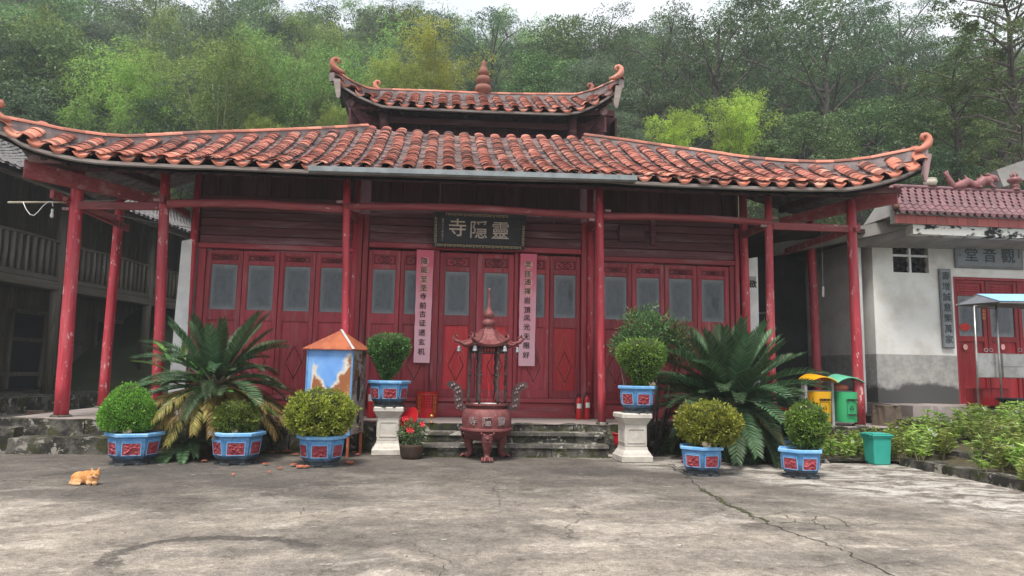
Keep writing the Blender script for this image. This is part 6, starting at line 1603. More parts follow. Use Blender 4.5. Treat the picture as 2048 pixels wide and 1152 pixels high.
# stickers on the doors
def sticker(x, y, w, h, m, lab, star=0):
    p = at(x, y, SY + .08 if star else SY + .05); b = MB(); n = 16; pts = []
    for i in range(n): a = 2 * PI * i / n; r = 1 + (star * (i % 2)); pts.append((math.cos(a) * w / 2 * r, math.sin(a) * h / 2 * r))
    b.prism(pts, -.002, .002); o = b.build('paper_cutting', m, None, loc=p - Vector((0, .0, 0))); tag(o, lab, 'paper cutting'); return o
sticker(1930, 654, .20, .13, plain('red_paper_cut', (.5, .02, .02), (.55, .12, .06), 9, .7, 0), 'red cut paper ornament pasted on the left pane of the side door', .22)
sticker(1931, 694, .09, .11, m_paperlight, 'pale pink tag pasted under the left pane of the side door')
sticker(2006, 694, .08, .11, m_paperlight, 'pale pink tag on the middle leaf of the side door')
# lintel slab, tiled fascia, canopy tiles
CY = -.35
lx0, lx1 = at(1826, 455, CY).x, at(2120, 460, CY).x; lz1, lz0 = at(1840, 449, CY).z, at(1840, 468, CY).z
b = MB(); b.box(lx0, xr, CY, CY + .2, lz0, lz1); b.build('lintel', m_lintel, sh)
b = MB(); ws = at(1743, 478, SY); b.add([(lx0, CY + .2, lz0), (xr, CY + .2, lz0), (xr, SY - .001, lz0), (ws.x - .3, SY - .001, lz0 - .1), (lx0, CY + .2, lz1), (xr, CY + .2, lz1), (xr, SY - .001, lz1), (ws.x - .3, SY - .001, lz1)], [(0, 3, 2, 1), (4, 5, 6, 7), (0, 1, 5, 4), (1, 2, 6, 5), (2, 3, 7, 6), (3, 0, 4, 7)]); b.build('soffit_slab', m_concrete, sh)
q0, q1 = at(1640, 484, 1.1), at(1822, 447, -.2); b = MB(); b.beam((q0.x - .8, 1.6, q0.z - .12), (q1.x, -.12, q1.z + .02), .16, .22); b.build('raking_beam', m_concrete, sh)
fz1, fz0 = at(1800, 417, CY - .05).z, at(1800, 446, CY - .05).z; fx0 = at(1791, 430, CY - .05).x
b = MB(); b.box(fx0, xr, CY - .03, CY + .1, fz0 + .004, fz1); b.build('fascia_backing', m_concrete, sh)
x = fx0; tw_ = (at(2040, 440, CY).x - fx0) / 12.4
while x < xr: 
    b = MB(); b.bbox(x + .002, min(x + tw_, xr) - .002, CY - .045, CY - .031, fz0, fz1, .002); b.build('fascia_tile', m_redtile, sh); x += tw_
# S tiles in rows: pieces in view are separate, the rest share one part
ez, rz = at(1800, 424, CY - .1).z, at(1800, 377, CY + .32).z; Yl, Yh = CY - .12, CY + .30
tsp = (at(2040, 425, CY).x - at(1795, 425, CY).x) / 16.6
def stile(a=.0):
    V, F = [], []; n = 8
    for j, (y, z) in enumerate(((0, .0), (1, 0))):
        for q in (0, 1):
            for i in range(n + 1): u = i / n; V.append((u * tsp * 1.06, y * .17, .018 * math.cos(u * 2 * PI) - .012 * q))
    m = n + 1
    for i in range(n): F += [(i, i + 1, 2 * m + i + 1, 2 * m + i), (i + 1, i, m + i, m + i + 1), (m + i + 1, m + i, 3 * m + i, 3 * m + i + 1)]
    return V, F
ME_S = mesh_of('canopy_tile', *stile(), m_pinktile); rows = 7
sl = Vector((0, Yh - Yl, rz - ez)); L = sl.length; sl.normalize(); nn = Vector((0, -sl.z, sl.y)); nn = Vector((1, 0, 0)).cross(sl)
X0 = at(1797, 425, Yl).x; cols = 26
for r in range(rows):
    for c in range(cols):
        off = max(0, (r - 2)) * .035
        p = Vector((X0 + c * tsp + off, Yl, ez)) + sl * (L / rows * r) + nn * (.03 + random.uniform(-.002, .003))
        M = Matrix(((1, sl.x, nn.x, p.x), (0, sl.y, nn.y, p.y), (0, sl.z, nn.z, p.z), (0, 0, 0, 1))) @ Euler((-.10, random.uniform(-.02, .02), random.uniform(-.01, .01))).to_matrix().to_4x4()
        link('canopy_tile', ME_S, sh, M)
V, F = [], []
for y in (-.012, .0): V += [(tsp * .05, y, .0), (tsp * .25, y, .0), (tsp * .95, y, .0), (tsp * .8, y, -.045), (tsp * .5, y, -.072), (tsp * .2, y, -.045)]
F = [(0, 2, 3, 4, 5)[::1], (6, 11, 10, 9, 8), (0, 5, 11, 6), (5, 4, 10, 11), (4, 3, 9, 10), (3, 2, 8, 9)]
ME_SD = mesh_of('eave_end_tile', V, F, m_pinktile_dark)
for c in range(cols): link('eave_end_tile', ME_SD, sh, Matrix.Translation((X0 + c * tsp, Yl - .012, ez + .035)))
b = MB(); b.add([(X0, Yl + .02, ez - .03), (xr, Yl + .02, ez - .03), (xr, Yh, rz - .01), (X0 + .12, Yh, rz - .01), (X0, CY + .9, ez - .03), (xr, CY + .9, ez - .03), ], [(0, 1, 2, 3), (3, 2, 5, 4), (0, 3, 4), (0, 4, 5, 1)]); b.build('canopy_core', m_concrete, sh)
b = MB(); b.tube([(X0 + .12, Yh, rz + .03), (xr, Yh, rz + .03)], .045, 8); b.build('canopy_ridge', m_pinktile, sh, smooth=True)
b = MB(); b.tube([(X0 - .01, Yl + .03, ez + .06), (X0 + .05, (Yl + Yh) / 2, (ez + rz) / 2 + .06), (X0 + .13, Yh, rz + .05), (X0 + .10, Yh, rz + .16)], [.06, .06, .07, .02], 8); b.build('canopy_hip', m_ridge, sh, smooth=True)
# pot and dragon and flame finial on the canopy ridge
p = at(1861, 375, Yh); q = empty('enamel_basin', (p.x, Yh, rz + .07), 0, 'chipped white basin standing on the purple tiled canopy', 'basin'); b = MB(); b.lathe([(.07, 0), (.10, .02), (.115, .08), (.10, .115), (.11, .125), (.10, .13), (.09, .12), (.09, .04)], 20); b.build('bowl', plain('cream_enamel', (.62, .58, .48), (.5, .46, .38), 6, .5, .1, c3=(.06, .05, .04), t3=.68), q, smooth=True)
dz = lambda x, y: at(x, y, Yh)
pts = [dz(1895, 352), dz(1900, 362), dz(1906, 374), dz(1922, 371), dz(1934, 364), dz(1946, 371), dz(1958, 369), dz(1966, 362), dz(1975, 362), dz(1982, 366)]
dg = empty('ridge_dragon', (0, 0, 0), 0, 'glazed crawling dragon along the ridge of the purple tiled canopy', 'statue')
prs = [('t', pts, [.035, .05, .07, .08, .08, .08, .085, .09, .085, .07])]
for i in range(1, 9):
    p = pts[i]; prs.append(('t', [p + Vector((0, 0, .04)), p + Vector((-.04, 0, .13))], [.035, .008]))
hd = dz(1984, 357); prs += [('e', hd, (.11, .07, .07)), ('e', hd + Vector((.06, 0, -.04)), (.08, .05, .035)), ('t', [hd + Vector((-.02, -.02, .03)), hd + Vector((-.10, -.02, .07)), hd + Vector((-.15, -.02, .06))], [.032, .024, .008]), ('t', [hd + Vector((.03, .02, .03)), hd + Vector((-.04, .02, .08))], [.02, .008]), ('t', [hd + Vector((-.05, 0, -.02)), hd + Vector((-.12, -.01, .01))], [.035, .01]), ('e', hd + Vector((.09, 0, .015)), (.03, .03, .022))]
for x in (1950, 1978):
    p = dz(x, 372); prs.append(('t', [p + Vector((0, -.03, .03)), p + Vector((.04, -.06, -.03)), p + Vector((.09, -.06, -.035))], [.035, .028, .018]))
for k in range(3): prs.append(('t', [pts[0] + Vector((0, 0, -.02)), pts[0] + Vector((-.08 + .045 * k, 0, .07 + .02 * k))], [.035, .01]))
fuse('dragon_body', prs, m_dragon, .010, dg, 1)
p = at(2030, 376, Yh); q = empty('flame_finial', (p.x, Yh, rz + .05), 0, 'brown glazed flaming jewel finial on the canopy ridge', 'finial')
b = MB(); b.lathe([(.07, 0), (.08, .03), (.05, .05), (.075, .08), (.075, .10), (.05, .115), (.05, .13), (.10, .16), (.12, .20), (.10, .24), (.05, .26), (.02, .27)], 18); b.build('jewel', m_dragon, q, smooth=True)
for k in range(5): b = MB(); a = k * 1.26; b.tube([(.03 * math.cos(a), .03 * math.sin(a), .24), (.06 * math.cos(a), .06 * math.sin(a), .30), (.03 * math.cos(a), .03 * math.sin(a), .36)], [.022, .016, .003], 6); b.build('flame', m_dragon, q, smooth=True)
b = MB(); a_, c_ = at(1990, 360, 3.0), at(2110, 318, 3.0); b.beam(a_, c_, .3, .42); 
o = b.build('roof_slab', m_concrete, None); tag(o, 'sloping bare concrete roof slab behind the dragon ridge', 'roof slab')
# plaques: 堂音觀 over the door, seven characters down the wall
def plaque(q, name, lab, fr_=.03):
    a, c, d, e = [at(x, y, SY - .03) for x, y in q]; o = (a + c + d + e) / 4; w = (c.x - a.x + e.x - d.x) / 2; h = (a.z - d.z + c.z - e.z) / 2
    r = empty(name, (o.x, SY - .035, o.z), 0, lab, 'sign'); b = MB(); b.bbox(-w / 2, w / 2, -.02, .03, -h / 2, h / 2, .006); b.build('board', m_slate, r)
    b = MB(); b.box(-w / 2 + fr_, w / 2 - fr_, -.026, -.0205, -h / 2 + fr_, h / 2 - fr_); b.build('panel', m_slate2, r); return r, w, h
r, w, h = plaque(((1909, 488), (2044, 489), (1909, 536), (2044, 539)), 'hall_name_board', 'grey slate name board over the side hall door', .045)
glyphs(r, [("堂", -.27 * w, 0, .29, -.027), ("音", .0, 0, .29, -.027), ("觀", .27 * w, 0, .29, -.027)], m_darkink, 'character', .012)
for sx_ in (-1, 1): glyphs(r, [(ch, sx_ * .435 * w, .13 - .035 * i, .03, -.027) for i, ch in enumerate("二〇一二年" if sx_ < 0 else "觀音菩薩堂")], m_darkink, 'small_character', .004)
r, w, h = plaque(((1879, 538), (1903, 538), (1883, 696), (1905, 697)), 'couplet_board', 'tall narrow slate board with seven carved characters on the white wall', .018)
glyphs(r, [(ch, 0, h * (.40 - .133 * i), .165, -.027) for i, ch in enumerate("壽增誠意樂萬家")], m_darkink, 'character', .01)

# ------------------------------------------------------------------ food cart with blue awning
KY = -.75
ct = empty('steel_food_cart', (0, 0, 0), 0, 'stainless steel cart with posts and a blue awning before the side hall', 'cart')
def P3(x, y, Y=KY): return at(x, y, Y)
for x0, y0, x1, y1, Y in ((1948, 612, 1958, 815, KY), (1992, 608, 2003, 795, KY - .05), (2130, 612, 2134, 800, KY), (2130, 612, 2134, 800, KY + .6)):
    a, c = P3(x0, y0, Y), P3(x1, y1, Y); c2 = a + (c - a) * ((.13 - a.z) / (c.z - a.z)); b = MB(); b.tube([a, c2], .016, 10); b.build('post', m_steel, ct, smooth=True)
a, c = P3(1954, 706), P3(2140, 706); zb_ = P3(1954, 755).z
b = MB(); b.bbox(a.x, P3(2001, 706).x, KY + .0, KY + .02, zb_, a.z); b.build('side_guard', m_steel, ct)
b = MB(); b.bbox(P3(2004, 706).x, c.x, KY - .02, KY + .55, zb_, a.z, .01); b.build('counter', m_steel, ct)
b = MB(); b.bbox(P3(2004, 706).x, c.x, KY - .03, KY - .021, (zb_ + a.z) / 2 - .01, (zb_ + a.z) / 2 + .005, .003); b.build('drawer_lip', m_steel, ct)
# awning
e0, e1 = P3(1954, 589, KY + .1), P3(2160, 590, KY + .1); f0 = P3(1998, 602, KY - .35); f1 = P3(2160, 604, KY - .35)
b = MB(); b.add([e0, e1, f1, f0, e0 + Vector((0, 0, .012)), e1 + Vector((0, 0, .012)), f1 + Vector((0, 0, .012)), f0 + Vector((0, 0, .012))], [(0, 1, 2, 3), (7, 6, 5, 4), (3, 2, 6, 7), (0, 3, 7, 4), (0, 4, 5, 1)]); b.build('awning', m_tarp, ct)
g0 = P3(1912, 610, KY + .35)
b = MB(); b.add([e0 - Vector((0, 0, .01)), f0 - Vector((0, 0, .01)), f1 - Vector((0, 0, .05)), f1 - Vector((0, -.4, .12)), g0], [(0, 4, 1), (1, 4, 3, 2)]); b.build('awning_skirt', m_tarpunder, ct)
b = MB(); b.tube([g0, e0], .01, 6); b.tube([g0, P3(1995, 618, KY)], .012, 6); b.tube([P3(1948, 612), P3(2140, 606)], .012, 6); b.tube([f0 - Vector((0, 0, .03)), f1 - Vector((0, 0, .03))], .01, 6); b.build('awning_frame', m_steel, ct)
b = MB()
for k in range(3):
    for dx in (-.012, .012): c_ = P3(1968, 622 + k * 7, KY - .02) + Vector((dx, 0, 0)); b.tube([c_ + Vector((.014 * math.cos(t), 0, .02 * math.sin(t))) for t in np.linspace(0, 2 * PI, 9)], .004, 4)
b.build('woven_ornament', m_goldmetal, ct)
for x in (1972, 1982, 2040):
    b = MB(); c_ = P3(x, 700, KY + .05); b.tube([c_ + Vector((.035 * math.cos(t), 0, .028 * math.sin(t))) for t in np.linspace(0, 2 * PI, 13)], .006, 5); b.build('ring_handle', m_steel, ct)
a, c = P3(1962, 776, KY + .15), P3(2003, 812, KY + .15); q = empty('red_cabinet', (0, 0, 0), 0, 'small red cupboard under the food cart', 'cabinet')
for k, (xx, xy) in enumerate(((a.x, (a.x + c.x) / 2), ((a.x + c.x) / 2, c.x + .15))): b = MB(); b.bbox(xx + .003, xy - .003, KY + .13, KY + .15, .32, a.z - .01, .006); b.build('cabinet_door', m_sd, q)
b = MB(); b.bbox(a.x - .01, c.x + .16, KY + .151, KY + .5, .3, a.z, .01); b.build('cabinet_box', m_sd, q)
p = P3(2035, 802, KY - .2); q = empty('cooking_wok', (p.x, KY - .25, p.z - .02), 0, 'black iron wok on a low stove under the food cart', 'wok'); b = MB(); b.lathe([(.08, -.1), (.2, -.06), (.30, .02), (.34, .06), (.33, .065), (.25, .02), (.05, -.05)], 28); b.build('pan', m_black, q, smooth=True); b = MB(); b.lathe([(.2, -.5), (.22, -.12)], 16); b.build('stove', m_foot, q)

# ------------------------------------------------------------------ shaded wall of the passage behind the right veranda
pw = empty('passage_wall', (0, 0, 0), 0, 'grey rendered wall of the shaded passage between the two halls', 'wall')
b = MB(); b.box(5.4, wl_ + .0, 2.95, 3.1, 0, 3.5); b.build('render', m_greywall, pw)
b = MB(); b.beam((5.5, 2.9, 2.0), (7.2, 2.9, 2.12), .05, .04); b.build('conduit', m_concrete, pw)
b = MB(); b.box(5.3, wl_ + .3, .3, 3.2, 3.38, 3.46); b.build('passage_ceiling', m_soffit, pw)
b = MB(); b.box(wl_ - .26, wl_ - .16, SY + .1, SY + .2, 0, 3.3); b.build('white_pilaster', m_white, pw)
a, c = at(1652, 672, 2.9), at(1706, 724, 2.9)
lv = empty('louvre_vent', (0, 0, 0)); lv.parent = pw
b = MB(); b.box(a.x, c.x, 2.88, 2.94, c.z, a.z); b.build('vent_box', m_void, lv)
for k in range(11):
    z = c.z + (a.z - c.z) * (k + .5) / 11; b = MB(); b.add([(a.x, 2.84, z - .02), (c.x, 2.84, z - .02), (c.x, 2.875, z + .02), (a.x, 2.875, z + .02), (a.x, 2.84, z - .026), (c.x, 2.84, z - .026), (c.x, 2.875, z + .014), (a.x, 2.875, z + .014)], [(0, 1, 2, 3), (4, 7, 6, 5), (0, 4, 5, 1)]); b.build('slat', m_foot, lv)
b = MB(); b.box(a.x, c.x + .02, 2.78, 2.9, c.z - .06, c.z - .03); b.build('vent_sill', m_concrete, lv)

# ------------------------------------------------------------------ old timber wing on the left
Rt = Vector((rt.x, rt.y, 0)).normalized(); Fw = Vector((Rt.y * -1, Rt.x, 0)) if False else Vector((-Rt.y, Rt.x, 0))
def camp(cx, cd): return Vector((0, -DIST, 0)) + Rt * cx + Fw * cd
O = camp(-12.2, 16.6); u = (Rt * ((1100 - 1024) / FPX) + Fw).normalized(); ang = math.atan2(u.y, u.x)
wg = empty('old_timber_wing', (O.x, O.y, 0), ang, 'dark two storey plank building with a baluster balcony behind the left veranda', 'building')
# local axes: x runs away along the balcony, -y is the yard side, z up
ZB = 3.0; ZR = ZB + .95
b = MB(); b.bbox(-9, 16, -.02, .16, ZB - .34, ZB - .12, .02); b.build('balcony_beam', m_barerail, wg)
b = MB(); b.bbox(-9, 16, .0, 3.2, ZB - .11, ZB - .04, .01); b.build('balcony_floor', m_barerail, wg)
b = MB(); b.tube([(x, .06 + .01 * math.sin(x * 2), ZR + .02 * math.sin(x * 1.7)) for x in np.linspace(-9, 16, 40)], .05, 8); b.build('handrail', m_barerail, wg, smooth=True)
b = MB(); b.bbox(-9, 16, .02, .12, ZB - .06, ZB + .03, .01); b.build('bottom_rail', m_barerail, wg)
x = -2.5; rg2 = random.Random(3); bal = []
for v in range(4):
    b = MB(); b.tube([(.01 * rg2.uniform(-1, 1), 0, ZB + .03), (.012 * rg2.uniform(-1, 1), 0, ZB + .45), (.01 * rg2.uniform(-1, 1), 0, ZR - .02)], [.052, .058, .048], 8); bal.append(b.mesh('baluster', m_baluster, True))
while x < 15.5: 
    link('baluster', bal[rg2.randrange(4)], wg, Matrix.Translation((x, .06, 0)) @ Matrix.Rotation(rg2.uniform(0, 6), 4, 'Z') @ Matrix.Diagonal((rg2.uniform(.8, 1.15),) * 2 + (1, 1))); x += rg2.uniform(.21, .25)
for x in (-2.1, 1.95, 6.2, 10.5, 15):
    b = MB(); b.tube([(x, .1, -.1), (x, .1, 5.6)], .13, 12); b.build('wing_post', m_bareplank, wg, smooth=True)
x = -8
while x < 16:
    w = rg2.uniform(.26, .42); b = MB(); yo = rg2.uniform(-.015, .015); b.bbox(x, x + w - .008, 2.3 + yo, 2.35 + yo, -.1, ZB - .12, .006); b.build('lower_plank', m_bareplank, wg)
    b = MB(); b.bbox(x, x + w - .008, 1.7 + yo, 1.75 + yo, ZB, 6.3, .006); b.build('upper_plank', m_bareplank, wg); x += w
for x0, x1 in ((-1.5, -.4), (3.2, 4.4), (6.9, 8.2), (10.8, 12)):
    b = MB(); b.box(x0, x1, 2.22, 2.26, .0, 2.15); d = b.build('door_opening', m_void if x0 > 3 else m_bareplank, wg)
    b = MB(); b.bbox(x0 - .1, x0, 2.16, 2.27, 0, 2.25); b.bbox(x1, x1 + .1, 2.16, 2.27, 0, 2.25); b.bbox(x0 - .1, x1 + .1, 2.15, 2.27, 2.16, 2.28); b.build('door_casing', m_bareplank, d)
for z in (.35, 1.35):
    b = MB(); b.bbox(-8, 16, 2.2, 2.27, z, z + .12, .01); b.build('girt', m_bareplank, wg)
b = MB(); b.box(-9, 16, -.9, 3.2, -.6, -.06); b.build('plinth', m_stone, wg)
b = MB(); b.box(-9, 16, 3.2, 3.3, -.1, 6.3); b.build('rear_partition', m_void, wg)
# sagging clay roof of the wing
EZ, RZ = 5.15, 7.6
def wr(u_, v): return Vector((-9 + 25 * u_, -1.0 + 4.6 * v, EZ + (RZ - EZ) * v - .15 * math.sin(v * PI) + .06 * mnoise.noise(Vector((u_ * 9, v * 3, 0)))))
b = MB(); b.grid(lambda a, c: wr(a, c) - Vector((0, 0, .12)), 40, 6); b.grid(lambda a, c: wr(1 - a, c) - Vector((0, 0, .17)), 40, 6); b.build('roof_boards', m_soffit, wg)
tV, tF, nv_ = [], [], 0; x = -8.9
while x < 15.9:
    for r in range(32):
        p = wr((x + 9) / 25, r / 32); 
        for kind, (V, F) in ((0, COVER_S), (1, PAN)):
            M = Matrix.Translation(p + Vector((.12 * kind + random.uniform(-.02, .02), 0, .0 if kind else .02))) @ Euler((.49 - .07, random.uniform(-.08, .08), random.uniform(-.08, .08))).to_matrix().to_4x4() @ Matrix.Diagonal((.75, .85, .75, 1))
            A = np.array(M); tV.append(np.asarray(V) @ A[:3, :3].T + A[:3, 3]); tF += [tuple(i + nv_ for i in f) for f in F]; nv_ += len(V)
    x += .24
me = bpy.data.meshes.new('old_roof_tiles'); me.from_pydata(np.concatenate(tV).tolist(), [], tF); me.materials.append(m_oldtile); o = link('old_roof_tiles', me, wg); o['kind'] = 'stuff'
b = MB(); b.bbox(-9, 16, -.95, -.88, EZ - .22, EZ - .12, .01); b.build('eave_board', m_barerail, wg)
x = -8.8
while x < 16: b = MB(); b.beam((x, -.9, EZ - .2), (x, 2.4, EZ + 1.4), .07, .09); b.build('rafter', m_bareplank, wg); x += .6
# towel over the balcony, dangling extinguisher on the plinth walk
# pole with cord and bulb
a, c = at(16, 405, -.95), at(232, 401, -.80); b = MB(); b.tube([a, a.lerp(c, .5) - Vector((0, 0, .01)), c], [.016, .014, .010], 8); o = b.build('bamboo_pole', m_bamboopole, None, smooth=True); tag(o, 'dry bamboo pole running left from the corner column', 'pole')
cd = empty('lamp_cord', (0, 0, 0), 0, 'white cord looped over the bamboo pole with a hanging bulb', 'lamp')
b = MB(); b.tube([at(x, y, -.98) for x, y in ((46, 404), (52, 418), (60, 429), (68, 431), (76, 424), (86, 412), (97, 403), (104, 403), (106, 413))], .006, 6); b.build('cord', m_cord, cd, smooth=True)
p = at(105, 418, -.98); b = MB(); b.lathe([(.014, 0), (.018, -.02), (.018, -.045), (.012, -.05), (.016, -.06), (.024, -.09), (.024, -.115), (.012, -.13), (.001, -.133)], 14, p); b.build('bulb', m_cord, cd, smooth=True)
cd = empty('hanging_lamp', (0, 0, 0), 0, 'energy saving bulb hanging on a wire in the right veranda', 'lamp')
a = at(1645, 500, -.3); p = at(1646, 575, -.3); b = MB(); b.tube([(a.x, -.3, 3.6), p + Vector((0, 0, .02))], .004, 5); b.build('cord', m_bell, cd)
b = MB(); b.lathe([(.008, .02), (.016, .01), (.02, -.02), (.018, -.04)], 12, p); b.build('socket', m_cream, cd, smooth=True)
b = MB()
for k in range(4): a_ = k * PI / 2 + .5; b.tube([(p.x + .012 * math.cos(a_), p.y + .012 * math.sin(a_), p.z - .04), (p.x + .012 * math.cos(a_), p.y + .012 * math.sin(a_), p.z - .16)], .007, 6)
b.build('bulb', m_cord, cd, smooth=True)
b = MB(); b.tube([at(x, y, .0) for x, y in ((160, 424), (240, 432), (330, 448), (400, 458))], .006, 5); o = b.build('slack_cable', m_bell, None, smooth=True); tag(o, 'thin grey cable sagging across the left veranda', 'cable')
pe = O + u * 3.2 + Vector((u.y, -u.x, 0)) * .55 * 0; 
q = atz(97, 783, -.05); extinguisher(97, 745, 783, q.y, 'red fire extinguisher standing at the plank wall of the old wing', -.05)
for i, (x, y) in enumerate(((52, 832), (66, 835))):
    p = atz(x, y, -.15); b = MB(); rough_block(b, 0, .26, 0, .14, 0, .07, .08, .006); o = b.build('loose_brick', m_brickpot, None, loc=Vector((p.x, p.y, -.13 + .0 * i))); o.rotation_euler.z = .3 - i * .7; tag(o, ('loose brick lying on the platform corner, the one farther left', 'loose brick lying on the platform corner, the one nearer the column')[i], 'brick')

# ------------------------------------------------------------------ marks in the yard floor
def strip(pts, w, z, m, nm, seed=0, wob=.35):
    P = [atz(x, y, YZ) for x, y in pts]; Q = []
    for i in range(len(P) - 1):
        k = max(2, int((P[i + 1] - P[i]).length / .035))
        for j in range(k): Q.append(P[i].lerp(P[i + 1], j / k))
    Q.append(P[-1]); b = MB(); n = len(Q)
    for i, p in enumerate(Q):
        d = (Q[min(i + 1, n - 1)] - Q[max(i - 1, 0)]).normalized(); s = Vector((-d.y, d.x, 0)); t = i / n
        off = mnoise.noise(Vector((i * .10, seed, 0))) * .08 + mnoise.noise(Vector((i * .37, seed, 3))) * .045 + random.uniform(-.012, .012); ww = (w if not callable(w) else w(t)) * (.6 + .9 * abs(mnoise.noise(Vector((i * .3, seed, 7)))) + wob * random.random())
        b.v += [tuple(p + s * (off + ww / 2) + Vector((0, 0, z))), tuple(p + s * (off - ww / 2) + Vector((0, 0, z)))]
    for i in range(n - 1): b.f.append((2 * i + 1, 2 * i + 3, 2 * i + 2, 2 * i))
    o = b.build(nm, m); tag(o, kind='structure'); return o
m_crack = plain('crack_fill', (.03, .028, .022), (.05, .045, .035), 20, 1, .6)
m_mosscrack = plain('mossy_crack', (.05, .05, .02), (.09, .10, .025), 25, 1, .8, c3=(.03, .028, .02), t3=.5)
m_damp = plain('damp_gravel', (.085, .075, .068), (.13, .115, .10), 40, .95, .8, c3=(.20, .18, .16), t3=.6)
strip([(1335, 928), (1370, 950), (1400, 975), (1440, 1000), (1490, 1022), (1540, 1050), (1600, 1072), (1660, 1090), (1700, 1112), (1750, 1132), (1800, 1160)], .012, .004, m_crack, 'yard_crack', 1)
strip([(1400, 977), (1440, 1001), (1490, 1024), (1530, 1044)], .030, .006, m_mosscrack, 'mossy_yard_crack', 2)
for i, pts in enumerate((((1500, 1032), (1560, 1026), (1620, 1024), (1680, 1040)), ((1530, 1048), (1590, 1044), (1640, 1050), (1700, 1052), (1760, 1046), (1820, 1050)), ((1560, 1028), (1590, 1046)), ((1610, 1025), (1640, 1050), (1660, 1060)), ((1680, 1040), (1700, 1055)), ((1560, 1054), (1640, 1062), (1740, 1064)), ((985, 962), (998, 990), (1000, 1010), (975, 1020), (930, 1022)), ((820, 1085), (860, 1105), (885, 1135), (890, 1160)), ((0, 1005), (60, 985), (110, 975)), ((600, 1030), (608, 1015), (640, 1008)), ((1540, 1136), (1700, 1132)))):
    strip(pts, .007 if i < 6 else .004, .0045, m_crack if i > 2 else m_mosscrack, 'yard_crack', 10 + i)
# loose leaves and grit
P_ = []; 
for k in range(420):
    x, y = random.uniform(-5.5, 8), random.uniform(-8.5, -2.0); P_.append((x, y, YZ + .004))
P_ = np.array(P_); D_ = RNG.normal(size=(len(P_), 3)) * np.array([1, 1, .12]); sz = RNG.uniform(.008, .028, len(P_))
o = link('leaf_litter', leaves('leaf_litter', P_, D_, sz, sz * .6, plain('dry_leaf_bits', (.28, .2, .11), (.16, .12, .08), 9, .9, 0), np.tile([0, 0, 1.0], (len(P_), 1)) + RNG.normal(size=(len(P_), 3)) * .1)); tag(o, 'small dry leaf bits scattered over the concrete yard', 'leaf litter', kind='stuff')
# moss along the foot of the steps
P_, D_ = [], []
for k in range(5000):
    x = random.uniform(-6.6, 5.2); y = (-1.78 if -.5 < x < 2.5 else -1.29) - abs(random.gauss(0, .035)); 
    if mnoise.noise(Vector((x * 1.6, 3, 0))) > -.05: P_.append((x, y, YZ)); D_.append((random.gauss(0, .4), random.gauss(0, .4) - .1, 1))
o = link('moss', leaves('moss', np.array(P_), np.array(D_), .02, .010, leaf_mat('moss_green', [(.05, .06, .015), (.09, .10, .02), (.14, .15, .03)], .1))); tag(o, 'green moss growing along the foot of the platform and steps', 'moss', kind='stuff')
# ------------------------------------------------------------------ wooded hillside
def hz(x, y):
    s = .60 - .05 * max(0, min(1, (x - 4) / 22)); return YZ + s * max(0, y - 10.5) * (1 - .0012 * max(0, y - 10.5)) + (.9 * mnoise.noise(Vector((x * .06, y * .06, 0))) if y > 13 else 0)
b = MB(); b.grid(lambda u, v: (lambda x, y: Vector((x, y, hz(x, y))))(-70 + 150 * u, 10 + 75 * v), 60, 40); tag(b.build('wooded_hill', m_ground, smooth=True), kind='structure')
b = MB(); b.box(-90, 100, -35, 95, YZ - 1.2, YZ - .9); tag(b.build('terrain', m_ground), kind='structure')

def crown_clumps(seed, clumps, R0, n, L, Wr, m, flat=.6, droop=0.0, name='crown', spray=.5):
    """crown = clumps at branch ends > small puffs > leaves; leaves lie mostly face up so tops catch the light and hollows stay dark"""
    rg = np.random.default_rng(seed); P, D, A = [], [], []
    for (c, r) in clumps:
        k = max(6, int(16 * r * r)) if droop < .28 else max(6, int(14 * r * r))
        v = rg.normal(size=(k, 3)); v /= np.linalg.norm(v, axis=1, keepdims=True); q = .45 + .55 * rg.random(k) ** .5
        pc = v * q[:, None] * r * np.array([1, 1, flat]) + np.array(c); pr = r * rg.uniform(.22, .42, k)
        per = max(8, int(n / (len(clumps) * k)))
        for j in range(k):
            w = rg.normal(size=(per, 3)); w /= np.linalg.norm(w, axis=1, keepdims=True); w[:, 2] = np.where(w[:, 2] < -.2, -w[:, 2], w[:, 2])
            rad = pr[j] * (.75 + .35 * rg.random(per)); sq = np.array([1.15, 1.15, .55]) if droop < .28 else np.array([.8, .8, 1.25])
            p = w * rad[:, None] * sq
            P.append(p + pc[j]); d = w * 1.0 + rg.normal(size=(per, 3)) * spray * .7; d[:, 2] -= droop + .25; D.append(d); A.append(w + np.array([0, 0, .8]) + rg.normal(size=(per, 3)) * .35)
    P = np.concatenate(P); D = np.concatenate(D); A = np.concatenate(A); k = len(P)
    U = np.cross(D, A); 
    return leaves(name, P, D, L * .8 * (.6 + .8 * rg.random(k)), L * .8 * Wr * 1.1, m, A)
def limb_mesh(name, segs, m):
    b = MB()
    for pts, r in segs: b.tube(pts, r, 7, cap=False)
    return b.mesh(name, m, True)
